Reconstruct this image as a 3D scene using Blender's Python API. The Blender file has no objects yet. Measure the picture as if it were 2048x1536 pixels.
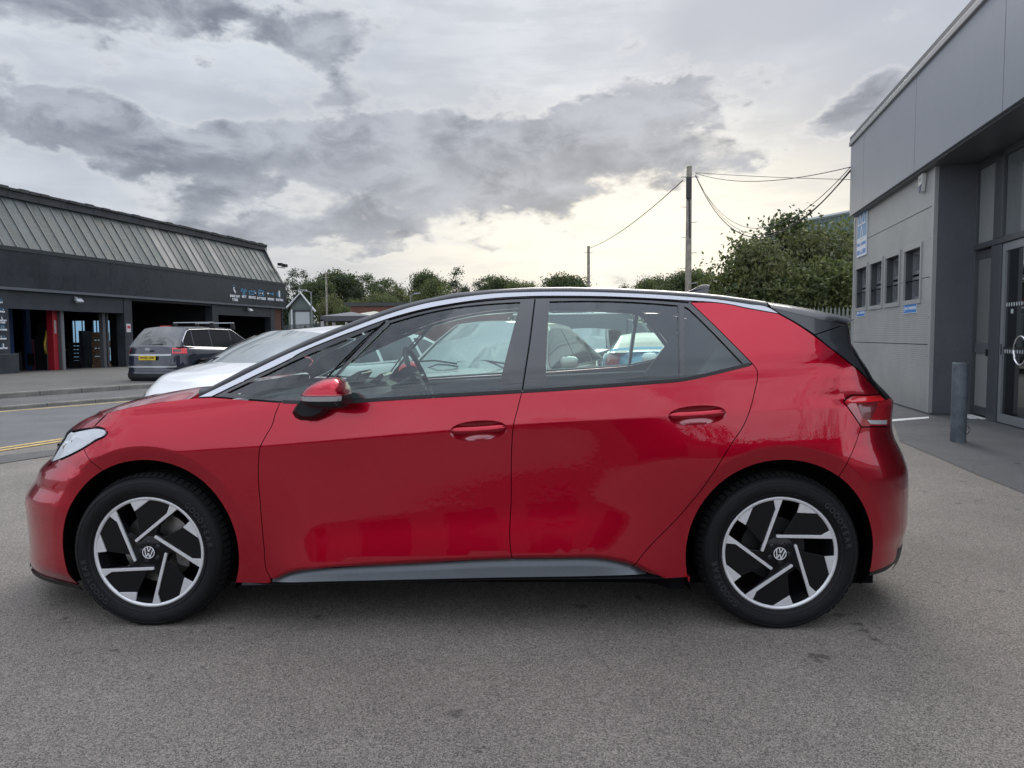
import bpy, math, random
import numpy as np
from mathutils import Vector
from mathutils.geometry import delaunay_2d_cdt
random.seed(7); RNG = np.random.default_rng(7)
SC = bpy.context.scene
COL = SC.collection
PI = math.pi

# ------------------------------------------------------------------ camera
CAM_H, PITCH, ROLL, FPX = 1.2735, 0.0646, 0.0068, 1450.0
_f = np.array([0, math.cos(PITCH), -math.sin(PITCH)]); _r0 = np.array([1., 0, 0]); _u0 = np.cross(_r0, _f)
CR = _r0*math.cos(ROLL) - _u0*math.sin(ROLL); CU = _u0*math.cos(ROLL) + _r0*math.sin(ROLL); CF = _f
CP = np.array([0, 0, CAM_H])
cd = bpy.data.cameras.new('camera'); cam = bpy.data.objects.new('camera', cd); COL.objects.link(cam)
cd.sensor_width = 36; cd.lens = 36*FPX/2048; cd.clip_start = .05; cd.clip_end = 3000
from mathutils import Matrix
cam.matrix_world = Matrix(((CR[0], CU[0], -CF[0], 0), (CR[1], CU[1], -CF[1], 0), (CR[2], CU[2], -CF[2], CAM_H), (0, 0, 0, 1)))
SC.camera = cam
SC.cycles.use_denoising = True
SC.cycles.max_bounces = 10; SC.cycles.transparent_max_bounces = 24; SC.cycles.glossy_bounces = 5
SC.view_settings.view_transform = 'Standard'; SC.view_settings.look = 'None'
SC.view_settings.exposure = 0.12; SC.view_settings.gamma = 1.0; SC.view_settings.use_curve_mapping = False

# ------------------------------------------------------------------ node helper
class NT:
    def __init__(s, tree): s.t = tree; s.n = tree.nodes; s.l = tree.links
    def new(s, typ, **kw):
        n = s.n.new(typ)
        for k, v in kw.items(): setattr(n, k, v)
        return n
    def put(s, sock, v):
        if hasattr(v, 'is_linked') or isinstance(v, bpy.types.NodeSocket): s.l.new(v, sock)
        else: sock.default_value = v
    def m(s, op, a, b=0.0, c=0.0, clamp=False):
        n = s.new('ShaderNodeMath', operation=op, use_clamp=clamp)
        s.put(n.inputs[0], a); s.put(n.inputs[1], b)
        if op in ('MULTIPLY_ADD', 'SMOOTH_MIN', 'SMOOTH_MAX', 'COMPARE'): s.put(n.inputs[2], c)
        return n.outputs[0]
    def vm(s, op, a, b=(0, 0, 0)):
        n = s.new('ShaderNodeVectorMath', operation=op); s.put(n.inputs[0], a); s.put(n.inputs[1], b); return n.outputs[0]
    def noise(s, vec, scale, detail=4, rough=.55, dist=0.0, dim='3D'):
        n = s.new('ShaderNodeTexNoise', noise_dimensions=dim); s.put(n.inputs['Vector'], vec)
        n.inputs['Scale'].default_value = scale; n.inputs['Detail'].default_value = detail
        n.inputs['Roughness'].default_value = rough; n.inputs['Distortion'].default_value = dist
        return n.outputs['Fac']
    def vor(s, vec, scale, feature='F1', out='Distance'):
        n = s.new('ShaderNodeTexVoronoi', feature=feature); s.put(n.inputs['Vector'], vec); n.inputs['Scale'].default_value = scale
        return n.outputs[out]
    def ss(s, v, a, b, lo=0.0, hi=1.0):
        n = s.new('ShaderNodeMapRange', interpolation_type='SMOOTHSTEP'); s.put(n.inputs[0], v)
        n.inputs[1].default_value = a; n.inputs[2].default_value = b; n.inputs[3].default_value = lo; n.inputs[4].default_value = hi
        return n.outputs[0]
    def mix(s, f, a, b, mode='MIX'):
        n = s.new('ShaderNodeMix', data_type='RGBA', blend_type=mode); s.put(n.inputs[0], f)
        s.put(n.inputs[6], col(a)); s.put(n.inputs[7], col(b)); return n.outputs[2]
    def ramp(s, f, stops):
        n = s.new('ShaderNodeValToRGB'); s.put(n.inputs[0], f); e = n.color_ramp.elements
        while len(e) < len(stops): e.new(.5)
        for i, (p, c) in enumerate(stops): e[i].position = p; e[i].color = col(c)
        return n.outputs[0]
    def xyz(s, v):
        n = s.new('ShaderNodeSeparateXYZ'); s.put(n.inputs[0], v); return n.outputs
    def comb(s, x, y, z):
        n = s.new('ShaderNodeCombineXYZ'); s.put(n.inputs[0], x); s.put(n.inputs[1], y); s.put(n.inputs[2], z); return n.outputs[0]
def col(c):
    if isinstance(c, (tuple, list)): return tuple(c) if len(c) == 4 else tuple(c)+(1,)
    if isinstance(c, float): return (c, c, c, 1)
    return c

# ------------------------------------------------------------------ sky
SUN_EL, SUN_AZ = math.radians(34), math.radians(14)          # azimuth measured from +Y towards +X
wd = bpy.data.worlds.new('World'); SC.world = wd; wd.use_nodes = True
T = NT(wd.node_tree); wd.node_tree.nodes.clear()
tc = T.new('ShaderNodeTexCoord').outputs['Generated']
X, Y, Z = T.xyz(tc)
sky = T.new('ShaderNodeTexSky', sky_type='NISHITA'); sky.sun_disc = False
sky.sun_elevation = SUN_EL; sky.sun_rotation = SUN_AZ; sky.air_density = 1.3; sky.dust_density = 2.5
az = T.m('ARCTAN2', X, Y); el = T.m('ARCSINE', Z)
elp = T.m('MAXIMUM', el, 0.0)
# flattened layer coordinates so that clouds shrink towards the horizon
den = T.m('ADD', T.m('MAXIMUM', Z, 0.0), .22)
lay = T.comb(T.m('DIVIDE', X, den), T.m('DIVIDE', Y, den), 0.0)
dirv = T.comb(T.m('MULTIPLY', X, 1.0), T.m('MULTIPLY', Y, 1.0), T.m('MULTIPLY', Z, 2.0))
warp = T.noise(dirv, 3.2, 5, .6)
warp2 = T.noise(T.vm('ADD', dirv, (7, 3, 1)), 5.0, 5, .6)
azw = T.m('ADD', az, T.m('MULTIPLY', T.m('SUBTRACT', warp, .5), .34))
elw = T.m('ADD', el, T.m('MULTIPLY', T.m('SUBTRACT', warp2, .5), .15))
def blob(a0, e0, ra, re, tilt=0.0, w=1.0):
    da = T.m('SUBTRACT', azw, a0); de = T.m('SUBTRACT', elw, e0)
    de = T.m('SUBTRACT', de, T.m('MULTIPLY', da, tilt))
    q = T.m('ADD', T.m('POWER', T.m('ABSOLUTE', T.m('DIVIDE', da, ra)), 2.0), T.m('POWER', T.m('ABSOLUTE', T.m('DIVIDE', de, re)), 2.0))
    return T.m('MULTIPLY', T.m('EXPONENT', T.m('MULTIPLY', q, -1.0)), w)
f1 = T.noise(dirv, 5.5, 8, .6, .25); f2 = T.noise(T.vm('ADD', dirv, (3.1, 9, 4)), 2.0, 5, .55)
f3 = T.noise(T.vm('ADD', dirv, (1, 5, 2)), 13.0, 6, .62, .4)
dark = blob(-.60, .385, .22, .05, 0.0, .85)
for b in ((-.34, .40, .20, .035, -.05, .6), (-.24, .355, .055, .035, 0, .5), (-.50, .245, .36, .045, -.05, .85), (-.15, .235, .26, .05, -.02, .8), (.10, .255, .15, .042, 0, .95), (.02, .19, .13, .03, .12, .7),
          (-.32, .15, .24, .028, -.02, .6), (.44, .275, .075, .035, .15, .9), (-.14, .115, .10, .012, 0, .4), (.19, .31, .10, .02, .1, .4), (.33, .135, .05, .012, 0, .45)):
    dark = T.m('ADD', dark, blob(*b))
far_side = T.ss(T.m('ABSOLUTE', az), .75, 1.3)                 # beyond the frame: the same broken cover carries on
cover = T.m('ADD', T.m('MULTIPLY', T.ss(f2, .46, .60), T.m('MULTIPLY', far_side, .8)), T.m('MULTIPLY', T.ss(elp, .42, .6), T.m('MULTIPLY', T.ss(f2, .45, .6), .5)))
dens = T.m('ADD', T.m('ADD', dark, cover), T.m('MULTIPLY', T.m('SUBTRACT', f1, .5), 1.5))
dens = T.m('ADD', dens, T.m('MULTIPLY', T.m('SUBTRACT', f3, .5), .55))
vv = T.new('ShaderNodeTexVoronoi', feature='SMOOTH_F1'); vv.inputs['Scale'].default_value = 9.0; vv.inputs['Smoothness'].default_value = .35
T.put(vv.inputs['Vector'], T.vm('ADD', dirv, T.vm('MULTIPLY', T.comb(warp, warp2, f3), (.35, .35, .25))))
puff = T.m('SUBTRACT', .42, vv.outputs['Distance'])
puff = T.m('ADD', puff, T.m('MULTIPLY', T.m('SUBTRACT', T.noise(dirv, 30, 5, .6), .5), .5))
dens = T.m('ADD', dens, T.m('MULTIPLY', puff, .70))
cl = T.ss(dens, .20, .60)
# veil behind the clouds
glow = T.m('EXPONENT', T.m('MULTIPLY', T.m('ADD', T.m('POWER', T.m('ABSOLUTE', T.m('DIVIDE', T.m('SUBTRACT', az, .17), .36)), 2.0), T.m('POWER', T.m('ABSOLUTE', T.m('DIVIDE', T.m('SUBTRACT', el, .13), .125)), 2.0)), -1.0))
grey = T.mix(T.ss(f2, .38, .64), (.44, .47, .535), (.66, .69, .73))
veil = T.mix(glow, grey, (1.22, 1.10, .86))
streak = T.noise(T.comb(T.m('MULTIPLY', az, 3.0), T.m('MULTIPLY', el, 16.0), 0.0), 2.4, 6, .6)
veil = T.mix(T.m('MULTIPLY', T.ss(streak, .42, .66), .45), veil, T.mix(glow, (.46, .49, .54), (.84, .79, .72)))
shade = T.mix(T.ss(T.m('ADD', T.m('ADD', f3, T.m('MULTIPLY', f1, .6)), T.m('MULTIPLY', puff, -.25)), .50, 1.12), (.175, .195, .24), (.47, .495, .545))
shade = T.mix(T.m('MULTIPLY', glow, .35), shade, (.62, .60, .58))
c = T.mix(T.m('MULTIPLY', cl, .93), veil, shade)
# thin bright rims where cloud meets veil
rim = T.m('MULTIPLY', T.ss(dens, .10, .27), T.m('SUBTRACT', 1.0, T.ss(dens, .27, .46)))
c = T.mix(T.m('MULTIPLY', rim, T.m('ADD', T.m('MULTIPLY', glow, .4), .12)), c, (.92, .90, .84))
# an overcast dome brightens towards the zenith
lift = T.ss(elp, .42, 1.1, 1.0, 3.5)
back = T.ss(T.m('ABSOLUTE', az), .9, 2.0, 1.0, 2.3)          # sky beside and behind the camera raised to brighten the paint's reflections
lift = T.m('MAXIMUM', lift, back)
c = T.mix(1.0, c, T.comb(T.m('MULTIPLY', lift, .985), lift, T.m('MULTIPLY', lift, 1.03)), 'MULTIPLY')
bg1 = T.new('ShaderNodeBackground'); T.l.new(sky.outputs[0], bg1.inputs[0]); bg1.inputs[1].default_value = .06
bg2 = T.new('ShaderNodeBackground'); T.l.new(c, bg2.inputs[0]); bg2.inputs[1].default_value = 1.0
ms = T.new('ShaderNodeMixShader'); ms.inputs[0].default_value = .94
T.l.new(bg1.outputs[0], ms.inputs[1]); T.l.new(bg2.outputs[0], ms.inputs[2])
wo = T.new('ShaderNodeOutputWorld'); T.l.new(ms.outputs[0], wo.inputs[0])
sd = bpy.data.lights.new('sun', 'SUN'); sd.energy = 1.3; sd.angle = math.radians(28); sd.color = (1, .95, .87)
so = bpy.data.objects.new('sun', sd); COL.objects.link(so)
so.rotation_euler = Vector((-math.sin(SUN_AZ)*math.cos(SUN_EL), -math.cos(SUN_AZ)*math.cos(SUN_EL), -math.sin(SUN_EL))).to_track_quat('-Z', 'Y').to_euler()
so.location = (0, 0, 30)

# ------------------------------------------------------------------ pixels of the photograph (2048 wide) -> places
def ray(px, py): return CF + CR*(px-1024)/FPX - CU*(py-768)/FPX
def project(p):
    q = np.asarray(p, float) - CP; d = q@CF
    return 1024+FPX*(q@CR)/d, 768-FPX*(q@CU)/d
def gnd(px, py, z=0.0):
    d = ray(px, py); t = (z-CAM_H)/d[2]; return CP + d*t
def atY(px, py, Yd): d = ray(px, py); return CP + d*(Yd/d[1])
_vp = ray(1350, 673); TH = math.atan2(_vp[0], _vp[1])          # heading of the road and both long buildings
UD = np.array([math.sin(TH), math.cos(TH), 0]); VD = np.array([math.cos(TH), -math.sin(TH), 0])
def fr(v, u, z=0.0): return VD*v + UD*u + np.array([0, 0, z])
def onwall(px, py, v):
    d = ray(px, py); t = (v - CP@VD)/(d@VD); p = CP + d*t; return float(p@UD), float(p[2])   # (u, z)
def onu(px, py, u):
    d = ray(px, py); t = (u - CP@UD)/(d@UD); p = CP + d*t; return float(p@VD), float(p[2])   # (v, z)

# ------------------------------------------------------------------ objects
def link(o, parent=None):
    COL.objects.link(o)
    if parent is not None: o.parent = parent
    return o
def tag(o, label=None, cat=None, group=None, kind=None):
    if label: o['label'] = label
    if cat: o['category'] = cat
    if group: o['group'] = group
    if kind: o['kind'] = kind
    return o
def thing(name, label, cat, loc=(0, 0, 0), rz=0.0, group=None):
    o = bpy.data.objects.new(name, None); COL.objects.link(o); o.empty_display_size = .2
    o.location = tuple(float(a) for a in loc); o.rotation_euler = (0, 0, rz)
    return tag(o, label, cat, group)
def mk(name, verts, faces, mat, parent=None, smooth=False):
    me = bpy.data.meshes.new(name)
    me.from_pydata([tuple(map(float, v)) for v in verts], [], [tuple(int(i) for i in f) for f in faces])
    if mat is not None: me.materials.append(mat)
    if smooth: me.shade_smooth()
    me.update()
    return link(bpy.data.objects.new(name, me), parent)
def inst(name, me, parent, loc=(0, 0, 0), rot=(0, 0, 0), scale=(1, 1, 1)):
    o = bpy.data.objects.new(name, me); link(o, parent); o.location = loc; o.rotation_euler = rot; o.scale = scale; return o
class M:
    def __init__(s): s.v = []; s.f = []
    def add(s, vs, fs):
        b = len(s.v); s.v += [tuple(map(float, p)) for p in vs]; s.f += [tuple(i+b for i in f) for f in fs]; return s
    def box(s, x0, x1, y0, y1, z0, z1):
        x0, x1 = sorted((x0, x1)); y0, y1 = sorted((y0, y1)); z0, z1 = sorted((z0, z1))
        return s.add([(x0, y0, z0), (x1, y0, z0), (x1, y1, z0), (x0, y1, z0), (x0, y0, z1), (x1, y0, z1), (x1, y1, z1), (x0, y1, z1)],
                     [(0, 3, 2, 1), (4, 5, 6, 7), (0, 1, 5, 4), (1, 2, 6, 5), (2, 3, 7, 6), (3, 0, 4, 7)])
    def tube(s, pts, r, n=8, cap=True):
        P = [Vector(p) for p in pts]; rings = []
        rr = r if isinstance(r, (list, tuple)) else [r]*len(P)
        for i, p in enumerate(P):
            d = (P[min(i+1, len(P)-1)] - P[max(i-1, 0)]).normalized()
            a = d.cross(Vector((0, 0, 1)) if abs(d.z) < .9 else Vector((1, 0, 0))).normalized(); b = d.cross(a).normalized()
            rings.append([p + (a*math.cos(2*PI*k/n) + b*math.sin(2*PI*k/n))*rr[i] for k in range(n)])
        vs = [v for g in rings for v in g]; fs = []
        for i in range(len(P)-1):
            for k in range(n): fs.append((i*n+k, i*n+(k+1) % n, (i+1)*n+(k+1) % n, (i+1)*n+k))
        if cap: fs.append(tuple(range(n))[::-1]); fs.append(tuple((len(P)-1)*n+k for k in range(n)))
        return s.add(vs, fs)
    def prism(s, poly, a, b, axis='y'):
        """extrude a 2-D polygon (p,q) between a and b along the axis: y -> (p,t,q), x -> (t,p,q), z -> (p,q,t)"""
        g = {'y': lambda p, q, t: (p, t, q), 'x': lambda p, q, t: (t, p, q), 'z': lambda p, q, t: (p, q, t)}[axis]
        n = len(poly); vs = [g(p, q, a) for p, q in poly] + [g(p, q, b) for p, q in poly]
        fs = [tuple(range(n)), tuple(range(n, 2*n))[::-1]] + [(i, i+n, (i+1) % n+n, (i+1) % n) for i in range(n)]
        return s.add(vs, fs)
    def grid(s, rows):
        n = len(rows[0]); vs = [p for r in rows for p in r]
        return s.add(vs, [(i*n+j, i*n+j+1, (i+1)*n+j+1, (i+1)*n+j) for i in range(len(rows)-1) for j in range(n-1)])
    def lathe(s, prof, n=48, c=(0, 0, 0), a0=0.0, a1=2*PI):
        """profile (r, y) turned about the local y axis"""
        full = abs(a1-a0-2*PI) < 1e-6; m = n if full else n+1; vs = []
        for k in range(m):
            a = a0+(a1-a0)*k/n
            for r, y in prof: vs.append((c[0]+r*math.cos(a), c[1]+y, c[2]+r*math.sin(a)))
        L = len(prof); fs = []
        for k in range(n):
            k2 = (k+1) % m
            for j in range(L-1): fs.append((k*L+j, k*L+j+1, k2*L+j+1, k2*L+j))
        return s.add(vs, fs)
    def shift(s, d): s.v = [(a+d[0], b+d[1], c+d[2]) for a, b, c in s.v]; return s
    def fix(s):
        return s
    def build(s, name, mat, parent=None, smooth=False, bevel=0.0, normals=True, angle=None):
        import bmesh
        o = mk(name, s.v, s.f, mat, parent, smooth)
        if normals:
            bm = bmesh.new(); bm.from_mesh(o.data); bmesh.ops.recalc_face_normals(bm, faces=bm.faces)
            if bevel: bmesh.ops.bevel(bm, geom=[e for e in bm.edges if e.is_manifold and e.calc_face_angle(0) > .6], offset=bevel, segments=2, affect='EDGES', profile=.5)
            bm.to_mesh(o.data); bm.free()
        if smooth and angle: o.data.set_sharp_from_angle(angle=math.radians(angle))
        return o
def box(name, b, mat, parent=None, bevel=0.0): return M().box(*b).build(name, mat, parent, bevel=bevel)
_tm = {}
def text_mesh(txt, size=1.0, bold=.0, extrude=.0, align='CENTER'):
    key = (txt, size, bold, extrude, align)
    if key not in _tm:
        cu = bpy.data.curves.new('lettering', 'FONT'); cu.body = txt; cu.size = size; cu.offset = bold; cu.extrude = extrude
        cu.align_x = align; cu.align_y = 'CENTER'; cu.resolution_u = 3
        o = bpy.data.objects.new('lettering', cu); COL.objects.link(o)
        dg = bpy.context.evaluated_depsgraph_get(); me = bpy.data.meshes.new_from_object(o.evaluated_get(dg), depsgraph=dg)
        bpy.data.objects.remove(o); bpy.data.curves.remove(cu); me.materials.clear(); _tm[key] = me
    return _tm[key]
def text(name, txt, size, mat, parent, origin, ax, ay, bold=0.0, extrude=.001, align='CENTER', kx=1.0):
    """flat lettering: ax, ay are the local directions of reading and of up"""
    src = text_mesh(txt, size, bold, extrude, align); me = src.copy(); me.name = name; me.materials.append(mat)
    o = link(bpy.data.objects.new(name, me), parent); ax = Vector(ax).normalized(); ay = Vector(ay).normalized(); az_ = ax.cross(ay)
    m = Matrix((ax*kx, ay, az_)).transposed().to_4x4(); m.translation = Vector(tuple(map(float, origin)))
    me.transform(m); return o
def spline(P, step):
    """centripetal-like Catmull-Rom through 2-D/3-D points, sampled about every step"""
    P = [np.asarray(p, float) for p in P]
    if len(P) == 2:
        n = max(1, int(np.linalg.norm(P[1]-P[0])/step)); return [P[0]+(P[1]-P[0])*k/n for k in range(n+1)]
    Q = [2*P[0]-P[1]] + P + [2*P[-1]-P[-2]]; out = []
    for i in range(1, len(Q)-2):
        p0, p1, p2, p3 = Q[i-1:i+3]; L = np.linalg.norm(p2-p1); n = max(1, int(math.ceil(L/step)))
        d0 = max(np.linalg.norm(p1-p0), 1e-6); d1 = max(L, 1e-6); d2 = max(np.linalg.norm(p3-p2), 1e-6)
        m1 = d1*((p1-p0)/d0*d1 + (p2-p1)/d1*d0)/(d0+d1); m2 = d1*((p2-p1)/d1*d2 + (p3-p2)/d2*d1)/(d1+d2)
        for k in range(n):
            t = k/n; t2 = t*t; t3 = t2*t
            out.append((2*t3-3*t2+1)*p1 + (t3-2*t2+t)*m1 + (-2*t3+3*t2)*p2 + (t3-t2)*m2)
    out.append(P[-1]); return out

# ------------------------------------------------------------------ materials
MATS = {}
def mat(name, color=(.5, .5, .5), rough=.5, metal=0.0, spec=.5, coat=0.0, coat_rough=.03, coat_ior=1.5, emit=None, alpha=1.0, var=0.0, vscale=6.0, bump=0.0, bscale=80.0, coords='Object'):
    if name in MATS: return MATS[name]
    m = bpy.data.materials.new(name); m.use_nodes = True; t = NT(m.node_tree); p = t.n['Principled BSDF']
    p.inputs['Base Color'].default_value = col(color); p.inputs['Roughness'].default_value = rough; p.inputs['Metallic'].default_value = metal
    p.inputs['Specular IOR Level'].default_value = spec; p.inputs['Coat Weight'].default_value = coat
    p.inputs['Coat Roughness'].default_value = coat_rough; p.inputs['Coat IOR'].default_value = coat_ior
    if emit: p.inputs['Emission Color'].default_value = col(emit[0]); p.inputs['Emission Strength'].default_value = emit[1]
    if var or bump:
        tcn = t.new('ShaderNodeTexCoord').outputs[coords]
        if var:
            n1 = t.noise(tcn, vscale, 5, .6); n2 = t.noise(tcn, vscale*7, 3, .5)
            f = t.m('ADD', t.m('MULTIPLY', n1, .7), t.m('MULTIPLY', n2, .3))
            t.put(p.inputs['Base Color'], t.mix(t.ss(f, .3, .7), tuple(max(0, c*(1-var)) for c in color[:3]), tuple(c*(1+var) for c in color[:3])))
            t.put(p.inputs['Roughness'], t.ss(n1, .3, .7, max(.02, rough*(1-var*.5)), min(1, rough*(1+var*.5))))
        if bump:
            b = t.new('ShaderNodeBump'); b.inputs['Strength'].default_value = bump; b.inputs['Distance'].default_value = .01
            t.put(b.inputs['Height'], t.noise(tcn, bscale, 4, .6)); t.l.new(b.outputs[0], p.inputs['Normal'])
    MATS[name] = m; return m
def glass_mat(name, tint=(.5, .62, .58), refl_ior=1.5, base=.0, rough=0.0, boost=1.0, dirt_fill=0.0, dcol=(.35, .42, .41, 1)):
    m = bpy.data.materials.new(name); m.use_nodes = True; t = NT(m.node_tree); t.n.clear()
    tr = t.new('ShaderNodeBsdfTransparent'); tr.inputs[0].default_value = col(tint)
    gl = t.new('ShaderNodeBsdfGlossy'); gl.inputs['Roughness'].default_value = rough; gl.inputs[0].default_value = (.93, .97, 1, 1)
    fn = t.new('ShaderNodeFresnel'); fn.inputs[0].default_value = refl_ior
    f = t.m('ADD', t.m('MULTIPLY', fn.outputs[0], boost), base, clamp=True)
    mx = t.new('ShaderNodeMixShader'); t.put(mx.inputs[0], f); t.l.new(tr.outputs[0], mx.inputs[1]); t.l.new(gl.outputs[0], mx.inputs[2])
    out = t.new('ShaderNodeOutputMaterial'); last = mx.outputs[0]
    if dirt_fill:
        df = t.new('ShaderNodeBsdfDiffuse'); df.inputs[0].default_value = dcol
        m2 = t.new('ShaderNodeMixShader'); m2.inputs[0].default_value = dirt_fill; t.l.new(last, m2.inputs[1]); t.l.new(df.outputs[0], m2.inputs[2]); last = m2.outputs[0]
    t.l.new(last, out.inputs[0]); MATS[name] = m; return m

def car_paint(name, color, flake=.25, metal=.35, rough=.38, coat_ior=1.6):
    m = bpy.data.materials.new(name); m.use_nodes = True; t = NT(m.node_tree); p = t.n['Principled BSDF']
    tcn = t.new('ShaderNodeTexCoord').outputs['Object']
    n = t.noise(tcn, 3000, 1, .5)
    t.put(p.inputs['Base Color'], t.mix(t.ss(n, .35, .65), tuple(c*(1-flake*.5) for c in color), tuple(min(1, c*(1+flake)) for c in color)))
    p.inputs['Metallic'].default_value = metal; p.inputs['Roughness'].default_value = rough; p.inputs['Specular IOR Level'].default_value = .12
    p.inputs['Coat Weight'].default_value = 1; p.inputs['Coat Roughness'].default_value = .012; p.inputs['Coat IOR'].default_value = coat_ior
    # faint orange peel of the lacquer
    b = t.new('ShaderNodeBump'); b.inputs['Strength'].default_value = .035; b.inputs['Distance'].default_value = .002
    t.put(b.inputs['Height'], t.noise(tcn, 45, 2, .5)); t.l.new(b.outputs[0], p.inputs['Coat Normal'])
    MATS[name] = m; return m

RED = car_paint('red_paint', (.41, .0002, .017), .22, .76, .25, 1.52)
BLK_GLOSS = mat('gloss_black', (.012, .012, .014), .08, 0, .5, 1.0, .02, 1.55)
BLK_PLASTIC = mat('black_plastic', (.012, .012, .014), .45, spec=.3, var=.2, vscale=20, bump=.1, bscale=300)
BLK_MATT = mat('matt_black', (.005, .005, .006), .9, spec=.05)
RUBBER = mat('rubber', (.007, .007, .0085), .6, spec=.22, var=.25, vscale=9, bump=.12, bscale=200)
SILVER = mat('satin_silver', (.68, .70, .76), .5, .05)
SILL = mat('sill_grey', (.13, .145, .16), .34, .35, coat=.2, var=.06, vscale=8)
ALLOY = mat('machined_alloy', (.72, .725, .74), .36, .5, var=.05, vscale=60)
CHROME = mat('chrome', (.8, .8, .82), .08, 1.0)
STEEL = mat('brushed_steel', (.35, .34, .33), .35, .9, var=.2, vscale=30)
GLASS = glass_mat('car_glass', (.74, .89, .84), 1.5, .045, dirt_fill=.015)
GLASS_DARK = glass_mat('car_glass_dark', (.16, .18, .19), 1.5, .05)
LAMP_RED = mat('lamp_red', (.38, .01, .02), .12, 0, .6, 1.0, .02, 1.6)
LAMP_RED_LIT = mat('lamp_red_bright', (.75, .012, .02), .15, 0, .6, 1.0)
LAMP_CLEAR = mat('lamp_clear', (.62, .64, .66), .12, .2, .6, 1.0, .02, 1.6)
ORANGE = mat('lamp_orange', (.7, .2, .03), .2, 0, .6, 1.0)
WHITE = mat('white_plastic', (.75, .76, .77), .4)

# ================================================================== the red hatchback
CAR_A = 0.02936; XR = np.array([math.cos(CAR_A), -math.sin(CAR_A), 0]); OV = np.array([-math.sin(CAR_A), -math.cos(CAR_A), 0])
CAR_O = np.array([-0.2314, 3.1248, 0]) - OV*.835            # ground point midway between the axles, on the centre line
car = thing('hatchback', 'glossy red electric hatchback with black roof and silver roof rail strip, parked side-on in front', 'car', CAR_O, -CAR_A)
HUBZ, HX = .332, 1.385
def w2c(p): q = np.asarray(p) - CAR_O; return np.array([q@XR, q@OV, q[2]])          # world -> (x back, o out, z)
def c2w(x, o, z): return CAR_O + XR*x + OV*o + np.array([0, 0, z])
CAMC = w2c(CP)
def cray(px, py): d = ray(px, py); return np.array([d@XR, d@OV, d[2]])
def onO(px, py, o):                                           # -> (x, z) on the plane o = const of the car
    d = cray(px, py); t = (o-CAMC[1])/d[1]; p = CAMC + d*t; return p[0], p[2]
def sst(v, a, b): q = np.clip((v-a)/(b-a), 0, 1); return q*q*(3-2*q)
def isst(v, a, b): q = np.clip((v-a)/(b-a), 0, 1); return (b-a)*(q**3 - q**4/2) + np.maximum(v-b, 0)
def fp(t, e=.004): return .5*(t+np.sqrt(t*t+e*e))
_p1 = onO(1024, 850, .885); _p2 = onO(517, 893.5, .885); _p3 = onO(1690, 812, .86)
def zc(x): return np.interp(x, [-3, _p2[0], _p1[0], _p3[0], 3], [_p2[1]-.063*(_p2[0]+3), _p2[1], _p1[1], _p3[1], _p3[1]+.06*(3-_p3[0])])
SILL_PX = [(530, 1172), (545, 1158), (560, 1148), (576, 1139.5), (602, 1131.5), (650, 1126.5), (735, 1119.4), (848, 1113), (961, 1107.5), (1022, 1105), (1102, 1103.7), (1185, 1103), (1215, 1106.4), (1246, 1112.5), (1277, 1122.8), (1307, 1140), (1325, 1152), (1340, 1172)]
_sl = np.array([onO(a, b, .875) for a, b in SILL_PX])
def zl(x): return np.interp(x, _sl[:, 0], _sl[:, 1], left=.0, right=.0)
def door(x): return sst(x, -.95, -.6)*(1-sst(x, .75, 1.05))
def Wb(x, z):
    t = z - zc(x); up = fp(t); dn = fp(-t)
    w = .874 - .010*((x-.1)/1.4)**2
    w = w - .155*up - .33*isst(up, .12, .25) - .45*np.maximum(up-.02, 0)**2*sst(-x, .7, 1.3)
    rear = sst(x, .45, 1.2); k = -.045*(1-rear) - .12*rear
    w = w - k*dn - (.13*rear)*isst(dn, .10, .32) + (.062*isst(dn, .03, .35)+.06*isst(dn, .32, .44))*door(x)*(1-.8*rear) - .10*isst(dn, .1, .4)*(1-door(x))*(1-rear)
    w = w - 1.15*fp(zl(x)-z, .003)*(zl(x) > .05)
    for hx in (-HX, HX):
        dx = x-hx; dz = z-HUBZ; r = np.sqrt(dx*dx+dz*dz); s = dz/np.maximum(r, 1e-3)
        kb = .06 + .27*np.clip(s*1.25, 0, 1)**1.5
        w = w - kb*fp(.473-r, .003)
    w = w - 1.1*fp(.215-z, .02)*sst(np.abs(x), 1.5, 1.9)
    return w
X0F, X0R = -1.42, 1.42
def ne(z): return np.interp(z, [1.0, 1.2], [2.35, 4.2])
XNF = (np.array([0., 2.]), np.array([-2.1, -2.1])); XNR = (np.array([0., 2.]), np.array([2.0, 2.0]))
def taper(x, z, af=None, ar=None):
    af = (X0F - np.interp(z, *XNF)) if af is None else af; ar = (np.interp(z, *XNR) - X0R) if ar is None else ar
    u = np.clip((X0F-x)/af, 0, .9995); v = np.clip((x-X0R)/ar, 0, .9995)
    N = 2.35; R = ne(z); return (1-u**N)**(1/N)*(1-v**R)**(1/R)
def W(x, z): return Wb(x, z)*taper(x, z)
def proj_c(x, o, z):
    P = CAR_O[:, None] + XR[:, None]*x + OV[:, None]*o + np.array([0, 0, 1.])[:, None]*z; q = P - CP[:, None]
    d = CF@q; return 1024+FPX*(CR@q)/d, 768-FPX*(CU@q)/d
SIL_F = [(826, 198), (832, 189), (843, 164), (856, 145), (865, 133.5), (874, 129), (890, 118), (911, 106), (924, 100), (931, 87), (935, 81), (947, 76.5), (961, 71.5), (977, 60), (990, 51), (1000.5, 48.7), (1031, 52.5), (1064, 56.5), (1101, 60), (1122, 60.5), (1136, 64), (1153, 74.5), (1166, 80)]
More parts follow.
